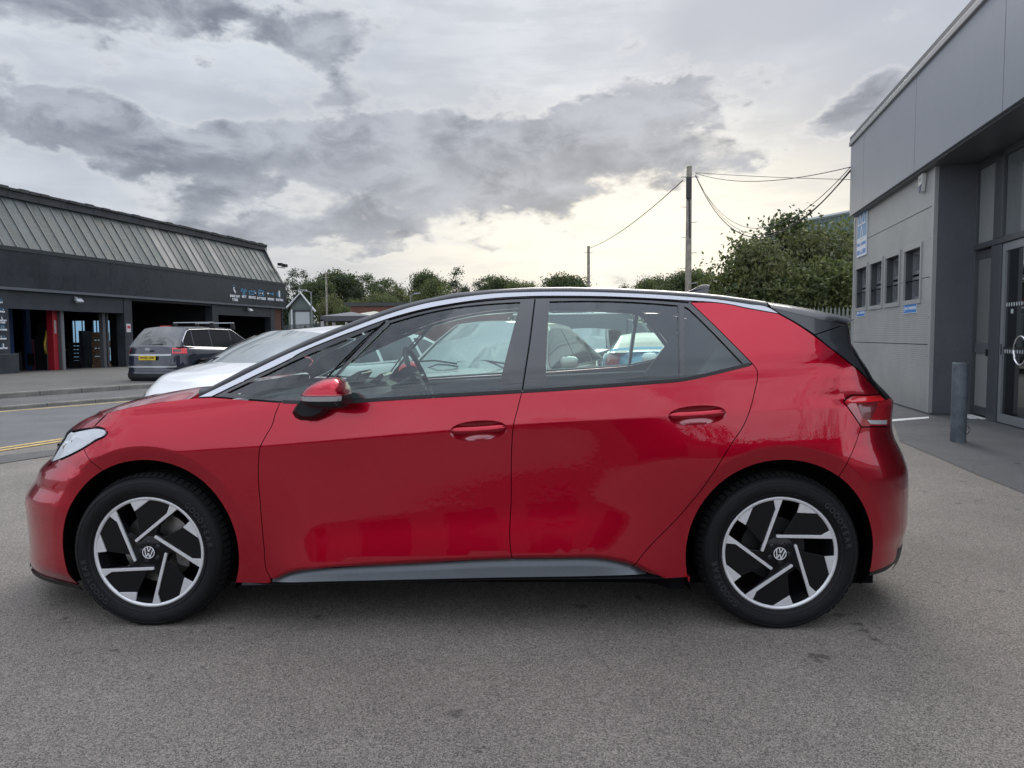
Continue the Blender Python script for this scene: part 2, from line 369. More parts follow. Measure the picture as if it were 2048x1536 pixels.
SIL_R = [(655, 1698), (669, 1700), (688, 1703), (711, 1717), (761, 1747.5), (784, 1772), (800, 1787), (812, 1786.3), (852, 1783.5), (875, 1788), (911, 1806), (940, 1816), (968, 1817.6), (1041, 1815.7), (1054, 1813.5), (1070, 1807), (1096, 1804), (1109, 1800), (1125, 1790), (1140, 1772), (1150, 1740)]
def solve_tab(sil, front):
    tz, tx, ts = [], [], []
    for py, px in sil:
        z = onO(px, py, .7)[1]
        for it in range(5):
            lo, hi = .15, 1.3
            for _ in range(22):
                a = .5*(lo+hi); u = np.linspace(0, .992, 160)
                x = X0F-a*u if front else X0R+a*u
                o = Wb(x, np.full_like(x, z))*taper(x, z, a if front else .6, .6 if front else a)
                X_, Y_ = proj_c(x, o, np.full_like(x, z)); i = int(np.argmin(X_) if front else np.argmax(X_))
                over = (X_[i] < px) if front else (X_[i] > px)
                if over: hi = a
                else: lo = a
            z += (Y_[i]-py)/FPX*3.2
        tz.append(z); tx.append(x[0] - a if front else x[0]+a); ts.append((x[i], o[i], z))
    k = np.argsort(tz); tz = np.array(tz)[k]; tx = np.array(tx)[k]
    return (tz, tx), [ts[i] for i in k]
_f_, SF = solve_tab(SIL_F, True); _r_, SR = solve_tab(SIL_R, False)
XNF = _f_; XNR = _r_
def x_edge(z, front, slope=1.15):
    """where the side skin hands over to the end cap: |dW/dx| reaches the slope"""
    xs = np.linspace(X0F-.36, np.interp(z, *XNF)+.004, 240) if front else np.linspace(X0R+.30, np.interp(z, *XNR)-.004, 240)
    w = W(xs, np.full_like(xs, z)); s = np.abs(np.gradient(w, xs)); i = int(np.argmax(s > slope))
    return xs[i] if s.max() > slope else xs[-1]
_zt = np.linspace(.1, 1.5, 71); XEF = np.array([x_edge(z, True) for z in _zt]); XER = np.array([x_edge(z, False) for z in _zt])
def xef(z): return float(np.interp(z, _zt, XEF))
def xer(z): return float(np.interp(z, _zt, XER))
def S(px, py, off=0.0):
    """pixel -> (x, z) on the body side"""
    o = .8; d = cray(px, py); x = z = 0
    for _ in range(40):
        t = (o-CAMC[1])/d[1]; p = CAMC+d*t; x, z = p[0], p[2]
        lim_f, lim_r = xef(z), xer(z)
        xx = min(max(x, lim_f), lim_r)
        o = .5*o + .5*(float(W(np.float64(xx), np.float64(z)))+off)
    return min(max(x, xef(z)), xer(z)), z
def nrm(x, z, e=.0015):
    gx = (W(x+e, z)-W(x-e, z))/(2*e); gz = (W(x, z+e)-W(x, z-e))/(2*e)
    n = np.stack([-gx, -np.ones_like(gx), -gz], -1); return n/np.linalg.norm(n, axis=-1, keepdims=True)
def inside(P, loops):
    c = np.zeros(len(P), bool)
    for L in loops:
        A = np.asarray(L); B = np.roll(A, -1, 0)
        for (x1, y1), (x2, y2) in zip(A, B):
            if y1 == y2: continue
            k = ((y1 > P[:, 1]) != (y2 > P[:, 1])); xs = x1 + (P[:, 1]-y1)*(x2-x1)/(y2-y1); c ^= (k & (P[:, 0] < xs))
    return c
def edge_dist(P, L):
    A = np.asarray(L); B = np.roll(A, -1, 0); best = np.full(len(P), 9.)
    for a, b in zip(A, B):
        d = b-a; L2 = max(d@d, 1e-12); t = np.clip(((P-a)@d)/L2, 0, 1); best = np.minimum(best, np.linalg.norm(P-(a+t[:, None]*d), axis=1))
    return best
def area(L): A = np.asarray(L); B = np.roll(A, -1, 0); return .5*np.sum(A[:, 0]*B[:, 1]-B[:, 0]*A[:, 1])
def clean(L, step=.012):
    out = [np.asarray(L[0])]
    for i in range(1, len(L)+1):
        a = out[-1]; b = np.asarray(L[i % len(L)]); d = np.linalg.norm(b-a)
        if d < .0015: continue
        n = int(math.ceil(d/step))
        for k in range(1, n+1):
            if i == len(L) and k == n: break
            out.append(a+(b-a)*k/n)
    return np.array(out)
def inset(L, d):
    A = np.asarray(L); s = 1 if area(A) > 0 else -1
    e1 = A-np.roll(A, 1, 0); e2 = np.roll(A, -1, 0)-A
    n1 = np.stack([-e1[:, 1], e1[:, 0]], 1); n2 = np.stack([-e2[:, 1], e2[:, 0]], 1)
    n1 /= np.maximum(np.linalg.norm(n1, axis=1, keepdims=True), 1e-9); n2 /= np.maximum(np.linalg.norm(n2, axis=1, keepdims=True), 1e-9)
    m = n1+n2; q = np.maximum((m*m).sum(1, keepdims=True), .8); return A + s*d*2*m/q
def outline(segs, off=0.0, pxm=True):
    """segs: list of pixel runs; every run is a smooth curve, runs meet in corners"""
    L = []
    for sg in segs:
        pts = [S(a, b, off) for a, b in sg] if pxm else sg
        c = spline(pts, .012) if len(pts) > 2 else [np.array(p) for p in pts]
        L += [tuple(p) for p in c[:-1]]
    return L
_CRE = []
for x in np.arange(-2.1, 2.05, .011):
    for dz in (-.010, -.004, 0, .004, .010): _CRE.append((x, float(zc(x))+dz))
for hx in (-HX, HX):
    for a in np.arange(-.35, PI+.35, .024):
        for r in (.461, .468, .473, .478, .486): _CRE.append((hx+r*math.cos(a), HUBZ+r*math.sin(a)))
for x in np.arange(-.9, 1.05, .012):
    for dz in (-.006, 0, .006): _CRE.append((x, float(zl(x))+dz))
_CRE = np.array(_CRE)
def skin(name, loop, mt, off=0.0, holes=(), gap=.0018, depth=.014, step=.03, creases=True, parent=None, mirror=True, smooth_edge=True, label=None):
    parent = parent or car
    loop = clean(loop); loops = [inset(loop, gap) if gap else loop] + [inset(clean(h), -gap if gap else 0) for h in holes]
    lo = loops[0].min(0); hi = loops[0].max(0)
    gx, gz = np.meshgrid(np.arange(lo[0], hi[0], step), np.arange(lo[1], hi[1], step)); P = np.stack([gx.ravel(), gz.ravel()], 1)
    P = P + ((np.arange(len(P))*7919 % 13)/13-.5)[:, None]*step*.05
    if creases:
        C = _CRE[(_CRE[:, 0] > lo[0]) & (_CRE[:, 0] < hi[0]) & (_CRE[:, 1] > lo[1]) & (_CRE[:, 1] < hi[1])]
        if len(C) and len(P):
            keep = np.ones(len(P), bool)
            for i in range(0, len(C), 500): keep &= (np.linalg.norm(P[:, None]-C[None, i:i+500], axis=2).min(1) > .008)
            P = np.concatenate([P[keep], C])
    if len(P):
        P = P[inside(P, loops)]
        for L in loops:
            if len(P): P = P[edge_dist(P, L) > .003]
    V = []; E = []
    for L in loops:
        b = len(V); V += [Vector((float(p[0]), float(p[1]))) for p in L]; E += [(b+i, b+(i+1) % len(L)) for i in range(len(L))]
    V += [Vector((float(p[0]), float(p[1]))) for p in P]
    r = delaunay_2d_cdt(V, E, [], 0, 1e-6)
    vo = np.array([tuple(v) for v in r[0]]); F = [tuple(f) for f in r[2]]
    cen = np.array([vo[list(f)].mean(0) for f in F]); ok = inside(cen, loops); F = [f for f, k in zip(F, ok) if k]
    x, z = vo[:, 0], vo[:, 1]; w = W(x, z)+off; N = nrm(x, z); nv = len(vo)
    verts = [(a, -b, c_) for a, b, c_ in zip(x, w, z)]; nor = [tuple(n) for n in N]
    faces = []
    for f in F:
        A = area(vo[list(f)]); faces.append(f if A > 0 else f[::-1])
    for L in loops:                                           # returned edges so that the shut lines are real gaps
        b = len(verts); n = len(L); wl = W(L[:, 0], L[:, 1])+off; LI = inset(L, .003 if L is loops[0] else -.003)
        verts += [(p[0], -ww, p[1]) for p, ww in zip(L, wl)] + [(p[0], -(ww-depth), p[1]) for p, ww in zip(LI, wl)]
        nor += [(0, 0, 0)]*(2*n); s = area(L) > 0
        s = s if L is loops[0] else not s
        for i in range(n):
            j = (i+1) % n; q = (b+i, b+n+i, b+n+j, b+j); faces.append(q if s else q[::-1])
    objs = []
    for side in ((1, -1) if mirror else (1,)):
        vs = verts if side == 1 else [(a, -b_, c_) for a, b_, c_ in verts]
        fs = faces if side == 1 else [f[::-1] for f in faces]; ns = nor if side == 1 else [(a, -b_, c_) for a, b_, c_ in nor]
        o = mk(name, vs, fs, mt, parent, True); o.data.normals_split_custom_set_from_vertices(ns)
        if label: o['label'] = label
        objs.append(o)
    return objs

# ---- shut lines and edges, read off the photograph
ARCH = .413
def arc_pts(hx, a0, a1, n=24): return [(hx+ARCH*math.cos(math.radians(a0+(a1-a0)*k/n)), HUBZ+ARCH*math.sin(math.radians(a0+(a1-a0)*k/n))) for k in range(n+1)]
def segL(*px): return [S(a, b) for a, b in px]
dF = [(561, 804), (552, 824), (544, 850.5), (531, 873), (521, 893), (517, 927), (517, 963), (520, 999), (524, 1050), (528, 1092), (537, 1149), (543, 1158)]
dB = [(1070.4, 601), (1060, 679.6), (1044.7, 780), (1034.5, 820), (1027, 850.5), (1024, 885), (1022.5, 990), (1022, 1105), (1025, 1118)]
dR = [(1505, 727.5), (1513.7, 740), (1515, 753), (1509.3, 782.7), (1500.5, 817.8), (1486, 853), (1464, 886), (1442.5, 920.6), (1407, 974), (1356, 1035), (1280, 1116), (1266, 1131)]
bF = [(543, 1158), (553.6, 1157), (573.5, 1149), (601.8, 1142), (650, 1136.4), (735, 1132), (848, 1126.5), (961.5, 1120), (1025, 1118)]
bR = [(1025, 1118), (1102, 1117), (1184.6, 1116.7), (1215, 1119.7), (1246, 1126), (1266, 1131)]
beltF = [(561, 804), (600, 806.5), (640, 808), (697, 806), (800, 799.5), (900, 793.8), (1044, 785.8)]
beltR = [(1044, 785.8), (1090, 783), (1200, 775.5), (1300, 768), (1367, 762), (1440, 746), (1505, 729)]
fend_top = [(215.3, 826), (260.6, 815), (323, 804), (379.4, 797.3), (424, 794.5)]
fend_belt = [(424, 794.5), (480, 799), (530, 803), (561, 805.5)]
hl_low = [(213, 865.3), (209, 870.8), (191.9, 879.4), (167, 895), (140, 909.5), (120, 918.4), (103, 924.5)]
hl_top = [(148, 864.3), (166.9, 860), (201, 857), (210.6, 860), (213, 865.3)]
bump_f = [(167, 896), (172, 907), (180, 920.8), (191, 930), (203.4, 939.5)]
def S_(L): return [S(a, b) for a, b in L]
# front wing
a_end = math.degrees(math.atan2(S(203.4, 939.5)[1]-HUBZ, S(203.4, 939.5)[0]+HX))
zb = onO(510, 1166.5, .86)[1]
zbr = onO(1345, 1150.8, .86)[1]
loop = outline([fend_top, fend_belt, dF]) + [tuple(p) for p in [(S(543, 1158)[0], zb+.005), (-HX+ARCH*math.cos(-.33), zb)]]
loop += arc_pts(-HX, -18, a_end) + outline([bump_f[::-1], [(167, 896), (191.9, 879.4), (209, 870.8), (213, 865.3)], [(213, 865.3), (210.6, 860), (201, 857), (186, 856)], [(186, 856), (215.3, 826)]])
skin('front_wing', loop, RED)
# doors
def oval(cx_, cy_, w_, h_, k=1.0, n=48):
    x, z = S(cx_, cy_); x1, _ = S(cx_+w_/2, cy_); x0, _ = S(cx_-w_/2, cy_); _, z1 = S(cx_, cy_-h_/2); _, z0 = S(cx_, cy_+h_/2); a = (x1-x0)/2*k; b = (z1-z0)/2*k; out = []
    for j in range(n):
        th = 2*PI*j/n; c_ = abs(math.cos(th))**.9*(1 if math.cos(th) > 0 else -1); s_ = abs(math.sin(th))**.85*(1 if math.sin(th) > 0 else -1)
        out.append((x+a*c_, z+b*s_+.06*a*c_))
    return out, (x, z, a, b)
HF, HR = (957, 861, 112, 38), (1394.5, 830.5, 114, 37)
skin('front_door', outline([beltF, dB[2:], bF[::-1], dF[::-1]]), RED, holes=[oval(*HF)[0]])
skin('rear_door', outline([beltR, dR, bR[::-1], dB[2:][::-1]]), RED, holes=[oval(*HR)[0]])
# rear quarter
q_top = [(1380, 604.5), (1437, 605.8), (1460, 609), (1495.8, 617), (1525, 622), (1556.7, 627.5)]
q_back = [(1556.7, 627.5), (1590, 646), (1628, 671.5), (1660, 696), (1688.5, 718), (1732, 756), (1763, 787.8)]
q_lampt = [(1763, 787.8), (1730, 790.5), (1698, 792.6), (1686, 803)]
q_lampf = [(1686, 803), (1722.5, 854.3)]
q_bump = [(1722.5, 854.3), (1709, 893), (1693.9, 926.7), (1678.2, 952.7)]
a0r = math.degrees(math.atan2(S(1678.2, 952.7)[1]-HUBZ, S(1678.2, 952.7)[0]-HX))
dq = [(1380, 604.5), (1430, 652), (1470, 692), (1505, 727.5)]
loop = outline([dq[::-1], q_top, q_back, q_lampt, q_lampf, q_bump]) + arc_pts(HX, a0r, 196)
loop += [(HX-ARCH*math.cos(math.radians(16)), zbr), (S(1330, 1151)[0], zbr)] + outline([[(1318, 1151.5), (1295, 1146), (1266, 1131)], dR[::-1]])
skin('rear_quarter', loop, RED)
# bumpers (side skins)
fb_low = .152
def edge_run(z0, z1, front, n=14): return [((xef(z) if front else xer(z)), z) for z in np.linspace(z0, z1, n)]
hlz = S(103, 924.5)[1]; nose_x = lambda z: xef(z)
bt = outline([hl_low[3:], [(103, 924.5), (98, 926)]])
loop = outline([bump_f[::-1][::1]])                            # arch lip up to the lamp
loop = outline([bump_f[::-1]]) + outline([[(167, 896), (140, 909.5), (120, 918.4), (104, 924.5)]])
loop = [p for p in loop if p[0] > xef(p[1])+.004]
ztop_b = loop[-1][1]
loop = loop + edge_run(ztop_b-.005, fb_low, True)
zlo_arch = fb_low; ang0 = 180+math.degrees(math.asin((HUBZ-zlo_arch)/ARCH))
loop = loop + arc_pts(-HX, ang0, a_end)
front_bumper = skin('front_bumper', loop, RED)
lb = [(1722.5, 854.8), (1750, 853.5), (1783, 852.5)]
loop = outline([q_bump[::-1]]) + outline([lb]); loop = [p for p in loop if p[0] < xer(p[1])-.004 or p[1] < .9]
zr_top = loop[-1][1]; rb_low = .17
low_px = [(1741, 1145), (1772, 1133), (1790, 1119.5), (1802, 1093)]
lowl = outline([low_px[::-1]]); a1r = math.degrees(math.atan2(S(1741, 1145)[1]-HUBZ, S(1741, 1145)[0]-HX))
loop = loop + edge_run(zr_top-.005, lowl[0][1]+.01, False, 16) + lowl + arc_pts(HX, a1r, a0r)
rear_bumper = skin('rear_bumper', loop, RED)
# dark lower lips
lipr = lowl + [S(1741, 1145)] + [S(1738, 1152)] + [S(1772, 1141)] + [S(1790, 1125.5)] + [S(1800.5, 1109)] + [(xer(.30), .30)]
skin('bumper_lip', clean(lipr), BLK_PLASTIC, off=-.001, gap=0, creases=False)

# ---- hollow body behind the skins (dark)
shell = [p for p in outline([[(424, 795), (480, 799), (561, 805), (640, 808), (697, 806), (1044, 785.8), (1367, 762), (1505, 729)]])]
# cabin surround: gloss black frame with the glass cut out
sil_low = [(423.4, 792.8), (509.5, 751), (577, 719), (600, 705.8), (660, 680), (717, 658.5), (775.8, 637.3), (840, 619.4), (913, 605.6), (986.5, 596.4), (1059.7, 592.2), (1140, 591.6), (1230, 593.3), (1320, 597.6), (1363.4, 600.3), (1380, 602.3)]
sil_top = [(397.6, 794), (450, 769), (509.5, 739.5), (577, 707), (620, 689), (660, 672.5), (717, 650), (775.8, 628.7), (840, 609.5), (913, 596), (986.5, 587.2), (1059.7, 584), (1140, 583.4), (1230, 585.5), (1320, 589.7), (1363.4, 592.7), (1437, 599.4), (1495.8, 608.2), (1536.8, 615.2), (1556, 626.5)]
g_quarterF = [[(452, 786), (520, 754), (600, 716.5), (700, 675.5), (762, 650.5)], [(762, 650.5), (700, 716), (655, 765), (630, 792)], [(630, 792), (600, 795), (530, 793), (452, 786)]]
g_front = [[(780, 646), (840, 629), (913, 614.5), (986.5, 607), (1040.7, 604)], [(1040.7, 604), (1018, 690), (996, 780)], [(996, 780), (900, 786), (800, 792), (700, 798), (655, 800)], [(655, 800), (660, 770), (684, 742), (735, 690), (780, 646)]]
g_rear = [[(1099, 602.5), (1180, 601.5), (1260, 603.5), (1320, 607.5), (1355.5, 610.5)], [(1355.5, 610.5), (1357, 685), (1357, 759)], [(1357, 759), (1280, 764), (1180, 770), (1091, 775)], [(1091, 775), (1094, 690), (1099, 602.5)]]
g_quarterR = [[(1369, 613), (1376, 616), (1384, 623), (1430, 668), (1487, 728)], [(1487, 728), (1440, 739), (1369.5, 755)], [(1369.5, 755), (1369.5, 690), (1369, 613)]]
H = [outline(g) for g in (g_quarterF, g_front, g_rear, g_quarterR)]
frame_loop = outline([sil_low, [(1380, 602.3), (1383, 605), (1430, 652), (1470, 692), (1504, 727)], [(1504, 727), (1440, 745), (1367, 760.7), (1300, 766.7), (1200, 774), (1090, 781.7), (1044, 784.6)], [(1044, 784.6), (900, 792.4), (800, 798), (697, 804.6), (640, 806.6), (561, 802.6), (480, 797), (423.4, 792.8)]])
skin('window_frame', frame_loop, BLK_GLOSS, off=-.004, holes=H, gap=.0005, depth=.03, step=.04)
for nm, h in zip(('quarter_glass', 'door_glass', 'door_glass', 'rear_quarter_glass'), H): skin(nm, h, GLASS, off=-.013, gap=-.008, depth=.003, step=.05, creases=False)
# raised seals, pillar caps and shut lines around the glass
def strip(name, px, wd_, mt, off, depth=.006, parent=None, sm=True):
    c = np.array(spline([S(a, b) for a, b in px], .015)); d = np.gradient(c, axis=0); n = np.stack([-d[:, 1], d[:, 0]], 1); n /= np.linalg.norm(n, axis=1, keepdims=True)
    L = np.concatenate([c+n*wd_/2, (c-n*wd_/2)[::-1]]); L = L if area(L) > 0 else L[::-1]
    return skin(name, L, mt, off=off, gap=0, depth=depth, step=.05, creases=False, parent=parent)
SEAL = mat('seal_black', (.010, .010, .011), .5)
strip('belt_seal', [(566, 803.4), (640, 805.0), (697, 802.4), (800, 796), (900, 790), (1043, 782.6)], .014, SEAL, .003)
strip('belt_seal', [(1046, 782.4), (1090, 779.5), (1200, 771.8), (1300, 764.4), (1367, 758.8), (1440, 743), (1500, 728)], .014, SEAL, .003)
strip('door_seal', [(770, 643), (720, 688), (663, 746), (640, 772), (612, 802)], .008, BLK_MATT, -.001, .004)
strip('door_seal', [(1070, 598), (1060, 679.6), (1044.7, 780)], .006, BLK_MATT, -.0028, .002)
strip('door_seal', [(776, 640), (840, 622.6), (913, 608.7), (986.5, 600), (1059.7, 595.7), (1140, 595), (1230, 596.4), (1320, 600.4), (1378, 605)], .006, BLK_MATT, -.0028, .002)
strip('glass_divider', [(1362.5, 606), (1363, 690), (1363.3, 759)], .020, BLK_GLOSS, .001, .012)
skin('pillar_cover', outline([[(1046, 602.5), (1068, 601.8)], [(1068, 601.8), (1057, 690), (1042, 778)], [(1042, 778), (1000, 779.5)], [(1000, 779.5), (1023, 690), (1046, 602.5)]]), BLK_GLOSS, off=-.001, creases=False)
skin('pillar_cover', outline([[(1073, 601.2), (1095, 601)], [(1095, 601), (1090, 690), (1087, 775)], [(1087, 775), (1046, 777.8)], [(1046, 777.8), (1062, 680), (1073, 601.2)]]), BLK_GLOSS, off=-.001, creases=False)
# silver roof rail strip
loopS = outline([sil_top, [(1556, 626.5), (1525, 621), (1495.8, 615.8), (1460, 608.3), (1437, 605.0), (1363.4, 600.0), (1320, 597.3), (1230, 593), (1140, 591.4), (1059.7, 592), (986.5, 596.2), (913, 605.4), (840, 619.2), (775.8, 637), (717, 658.2), (660, 679.7), (600, 705.5), (577, 718.7), (509.5, 750.7), (423.4, 792.5)], [(423.4, 792.5), (397.6, 794)]])
skin('roof_strip', loopS, SILVER, off=.002, gap=.0004, depth=.02, step=.04, creases=False)
# sill panel and its thin lower lip
sill_up = [(545, 1160), (560, 1157), (580, 1149.5), (607, 1143.5), (650, 1137.5), (735, 1133), (848, 1127.5), (961, 1121), (1022, 1119), (1102, 1118), (1185, 1118), (1215, 1121), (1246, 1127.5), (1270, 1136), (1293, 1147.4)]
def So(px, py, o): return onO(px, py, o)
up = [So(a, b, .868) for a, b in sill_up]; lw = [So(a, b, .876) for a, b in [(1293, 1147.6), (1266, 1149), (1185, 1151.5), (1000, 1154.6), (848, 1158), (650, 1162.5), (565, 1164), (545, 1163)]]
su = spline(up, .03); sl_ = spline(lw[::-1], .03); n_ = 60
def rs(L, n): L = np.array(L); d = np.r_[0, np.cumsum(np.linalg.norm(np.diff(L, axis=0), axis=1))]; t = np.linspace(0, d[-1], n); return np.stack([np.interp(t, d, L[:, 0]), np.interp(t, d, L[:, 1])], 1)
su = rs(su, n_); sl_ = rs(sl_, n_)
for s in (-1, 1):
    rows = [[(a[0], s*.855, a[1]+.012) for a in su], [(a[0], s*.866, a[1]+.001) for a in su], [(a[0]*.5+b[0]*.5, s*.872, a[1]*.5+b[1]*.5) for a, b in zip(su, sl_)], [(b[0], s*.878, b[1]) for b in sl_], [(b[0], s*.85, b[1]-.006) for b in sl_]]
    M().grid(rows).build('sill_panel', SILL, car, smooth=True, angle=50)
    tl1 = rs([onO(*p, .868) for p in ((484, 1166.5), (565, 1165.2), (850, 1159.5), (1060, 1155.5), (1365, 1150.6))], 30); tl2 = rs([onO(*p, .868) for p in ((484, 1173), (650, 1168), (850, 1163.5), (1057, 1160), (1205, 1159), (1365, 1157.2))], 30)
    M().grid([[(p[0], s*.78, p[1]+.02) for p in tl1], [(p[0], s*.862, p[1]) for p in tl1], [(p[0]*.5+q[0]*.5, s*.870, p[1]*.5+q[1]*.5) for p, q in zip(tl1, tl2)], [(q[0], s*.864, q[1]) for q in tl2], [(q[0], s*.70, q[1]+.01) for q in tl2]]).build('sill_lip', BLK_PLASTIC, car, smooth=True, angle=40)

# ---- roof, spoiler, windscreen, bonnet, end caps
roof_sil = [(423.4, 777), (500, 735.5), (560, 707.5), (620, 679), (670.3, 658.4), (740.6, 631.5), (799, 612), (840, 601.7), (913, 586.4), (986, 579.8), (1060, 575.4), (1140, 574.6), (1230, 576.8), (1320, 581.2), (1378.6, 585.2), (1437, 591), (1495.8, 599), (1542.7, 606)]
def edge3(a, b, off=.0): x, z = S(a, b); return np.array([x, float(W(np.float64(x), np.float64(z)))+off, z])
E3 = np.array([edge3(a, b) for a, b in sil_top[:-1]])
_es = np.array(spline(list(E3), .02))
def roof_rows(es, sil, o_s, crown, fwd):
    rows = []
    for e in es:
        # silhouette height above this station
        o1 = max(e[1]-o_s, .2)
        tab = np.array([onO(a, b, o1) for a, b in sil]); zz = np.interp(e[0], tab[:, 0], tab[:, 1])
        zz = max(zz, e[2]+.004)
        pts = [(e[0], e[1]-.004, e[2]-.02), (e[0], e[1]-.002, e[2]+.001), (e[0]-fwd*.03, e[1]-.14*o_s, e[2]+(zz-e[2])*.60), (e[0]-fwd*.08, e[1]-.5*o_s, e[2]+(zz-e[2])*.93), (e[0]-fwd*.15, o1, zz), (e[0]-fwd*.45, o1*.72, zz+crown*.42), (e[0]-fwd*.8, o1*.4, zz+crown*.82), (e[0]-fwd, 0, zz+crown)]
        c = spline([np.array(p) for p in pts[1:]], .03)
        c = [np.array(pts[0])] + c
        rows.append(c)
    m = min(len(r) for r in rows); out = []
    for r in rows:
        L = np.array(r); d = np.r_[0, np.cumsum(np.linalg.norm(np.diff(L, axis=0), axis=1))]; t = np.r_[0, d[1]+(d[-1]-d[1])*(np.linspace(0, 1, 21))**1.35]
        h = np.stack([np.interp(t, d, L[:, k]) for k in range(3)], 1)
        left = [(p[0], -p[1], p[2]) for p in h]; right = [(p[0], p[1], p[2]) for p in h[::-1][1:]]
        out.append(left+right)
    return out
ROOFP = mat('black_roof_paint', (.012, .012, .014), .26, 0, .32, .3, .06, 1.45)
xs_split = S(860, 596)[0]
rf = [e for e in _es if e[0] >= xs_split-.02]
M().grid(roof_rows(rf, roof_sil, .11, .018, 0.0)).build('roof', ROOFP, car, smooth=True, angle=60)
# A pillars and windscreen
pf = [e for e in _es if e[0] <= xs_split+.0]
fw = lambda e: .02
rowsW = []
for e in pf:
    t = 1-sst(e[0], pf[0][0], pf[-1][0]); rr = roof_rows([e], roof_sil, .055+.055*(1-t), -.004*t+.018*(1-t), .12*t**2)[0]; rowsW.append(rr)
mm = len(rowsW[0]); k1 = 9
M().grid([r[:k1+1] for r in rowsW]).build('windscreen_pillar', ROOFP, car, smooth=True, angle=60)
M().grid([r[mm-k1-1:] for r in rowsW]).build('windscreen_pillar', ROOFP, car, smooth=True, angle=60)
M().grid([r[k1:mm-k1] for r in rowsW]).build('windscreen', GLASS, car, smooth=True)
# bonnet
hood_sil = [(134.5, 864), (145, 856), (163.8, 843.6), (188.8, 832), (213.8, 817.5), (249.7, 805.8), (288.8, 796), (338.8, 785), (385.6, 777.2), (414, 775)]
fr_pts = [np.array(p) for p in SF if p[2] > S(150, 866)[1] and p[2] < S(198, 826)[1]-.004]
he = [p for p in fr_pts]
ht = [edge3(a, b) for a, b in fend_top[:-1]] + [edge3(400, 785)]
hs = spline(he, .02) + spline(ht, .03)
rowsH = []
for e in hs:
    o1 = min(.60, e[1]-.03) if e[0] > ht[0][0]-.02 else max(e[1]-.06, .2)
    tab = np.array([onO(a, b, o1) for a, b in hood_sil]); zz = float(np.interp(e[0]-.0, tab[:, 0], tab[:, 1]))
    behind = sst(e[0], ht[0][0]-.1, ht[0][0]+.25)
    zz = max(zz, e[2]+.002); fwd_ = .14+.05*(1-behind)
    pts = [np.array([e[0], e[1]-.003, e[2]-.025]), np.array([e[0], e[1]-.002, e[2]]), np.array([e[0]-.005, .45*e[1]+.55*o1, e[2]+(zz-e[2])*.72]), np.array([e[0]-.02*fwd_, o1, zz]), np.array([e[0]-.5*fwd_, o1*.55, zz-.012*behind]), np.array([e[0]-fwd_, 0, zz-.016*behind-.004])]
    c = spline(pts[1:], .02); L = np.array(c); d = np.r_[0, np.cumsum(np.linalg.norm(np.diff(L, axis=0), axis=1))]; t = d[-1]*np.linspace(0, 1, 20)**1.2
    h = [pts[0]] + [np.array([np.interp(q, d, L[:, k]) for k in range(3)]) for q in t]
    rowsH.append([(p[0], -p[1], p[2]) for p in h] + [(p[0], p[1], p[2]) for p in h[::-1][1:]])
M().grid(rowsH).build('bonnet', RED, car, smooth=True, angle=45)
# piece of bonnet that wraps over the lamp
loop = outline([[(215.3, 826), (206, 834), (186, 855.5)], [(186, 855.5), (166, 858), (147, 862.8)]])
loop = [p for p in loop if p[0] > xef(p[1])+.002]
zz0, zz1 = loop[-1][1], loop[0][1]
ftop = []
for z in np.linspace(zz0, zz1, 12): ftop.append((xef(z), z))
skin('bonnet_corner', clean(loop + ftop[:-1]), RED, gap=.0012)
# headlamp
hl = outline([hl_top, hl_low]); hl = [p for p in hl if p[0] > xef(p[1])+.001]
z0h, z1h = hl[-1][1], hl[0][1]
hloop = hl + [(xef(z), z) for z in np.linspace(z0h, z1h, 12)]
LAMP_LENS = glass_mat('lamp_lens', (.95, .97, .98), 1.6, .12, dirt_fill=.55, dcol=(.88, .92, .94, 1))  # white diffuse mixed into the lens, brightening the unlit lamp interior
hlobj = skin('headlight', clean(hloop), LAMP_LENS, off=.0015, gap=.003, creases=False)
ins = inset(clean(hloop), .006)
hb = skin('lamp_housing', ins, mat('lamp_interior', (.85, .87, .90), .3, .1, var=.10, vscale=14), off=-.028, gap=0, creases=False, depth=.03, parent=hlobj[0], mirror=False)
for (a, b, r) in ((150, 886, .030), (133, 897, .030)):
    x, z = S(a, b); o_ = float(W(np.float64(x), np.float64(z)))
    M().lathe([(0, .0), (r*.6, -.006), (r, -.014), (r*1.1, 0), (r*1.1, .012)], 20, (x, -(o_-.028)+.004, z)).build('lamp_projector', CHROME, hlobj[0], smooth=True)
skin('lamp_divider', clean(outline([[(176, 868), (181, 884)], [(181, 884), (184, 882.6)], [(184, 882.6), (180, 867)], [(180, 867), (176, 868)]])), CHROME, off=-.020, gap=0, creases=False, mirror=False, parent=hlobj[0])
strip('lamp_seal', [(214.5, 862), (214.5, 866.8), (210, 872.2), (193, 881), (168, 896.6), (141, 911), (121, 920)], .006, BLK_MATT, .0005, .004)
strip('bonnet_gap', [(148, 861), (170, 857.6), (202, 855.4), (212, 859.5)], .007, BLK_MATT, .0, .004)
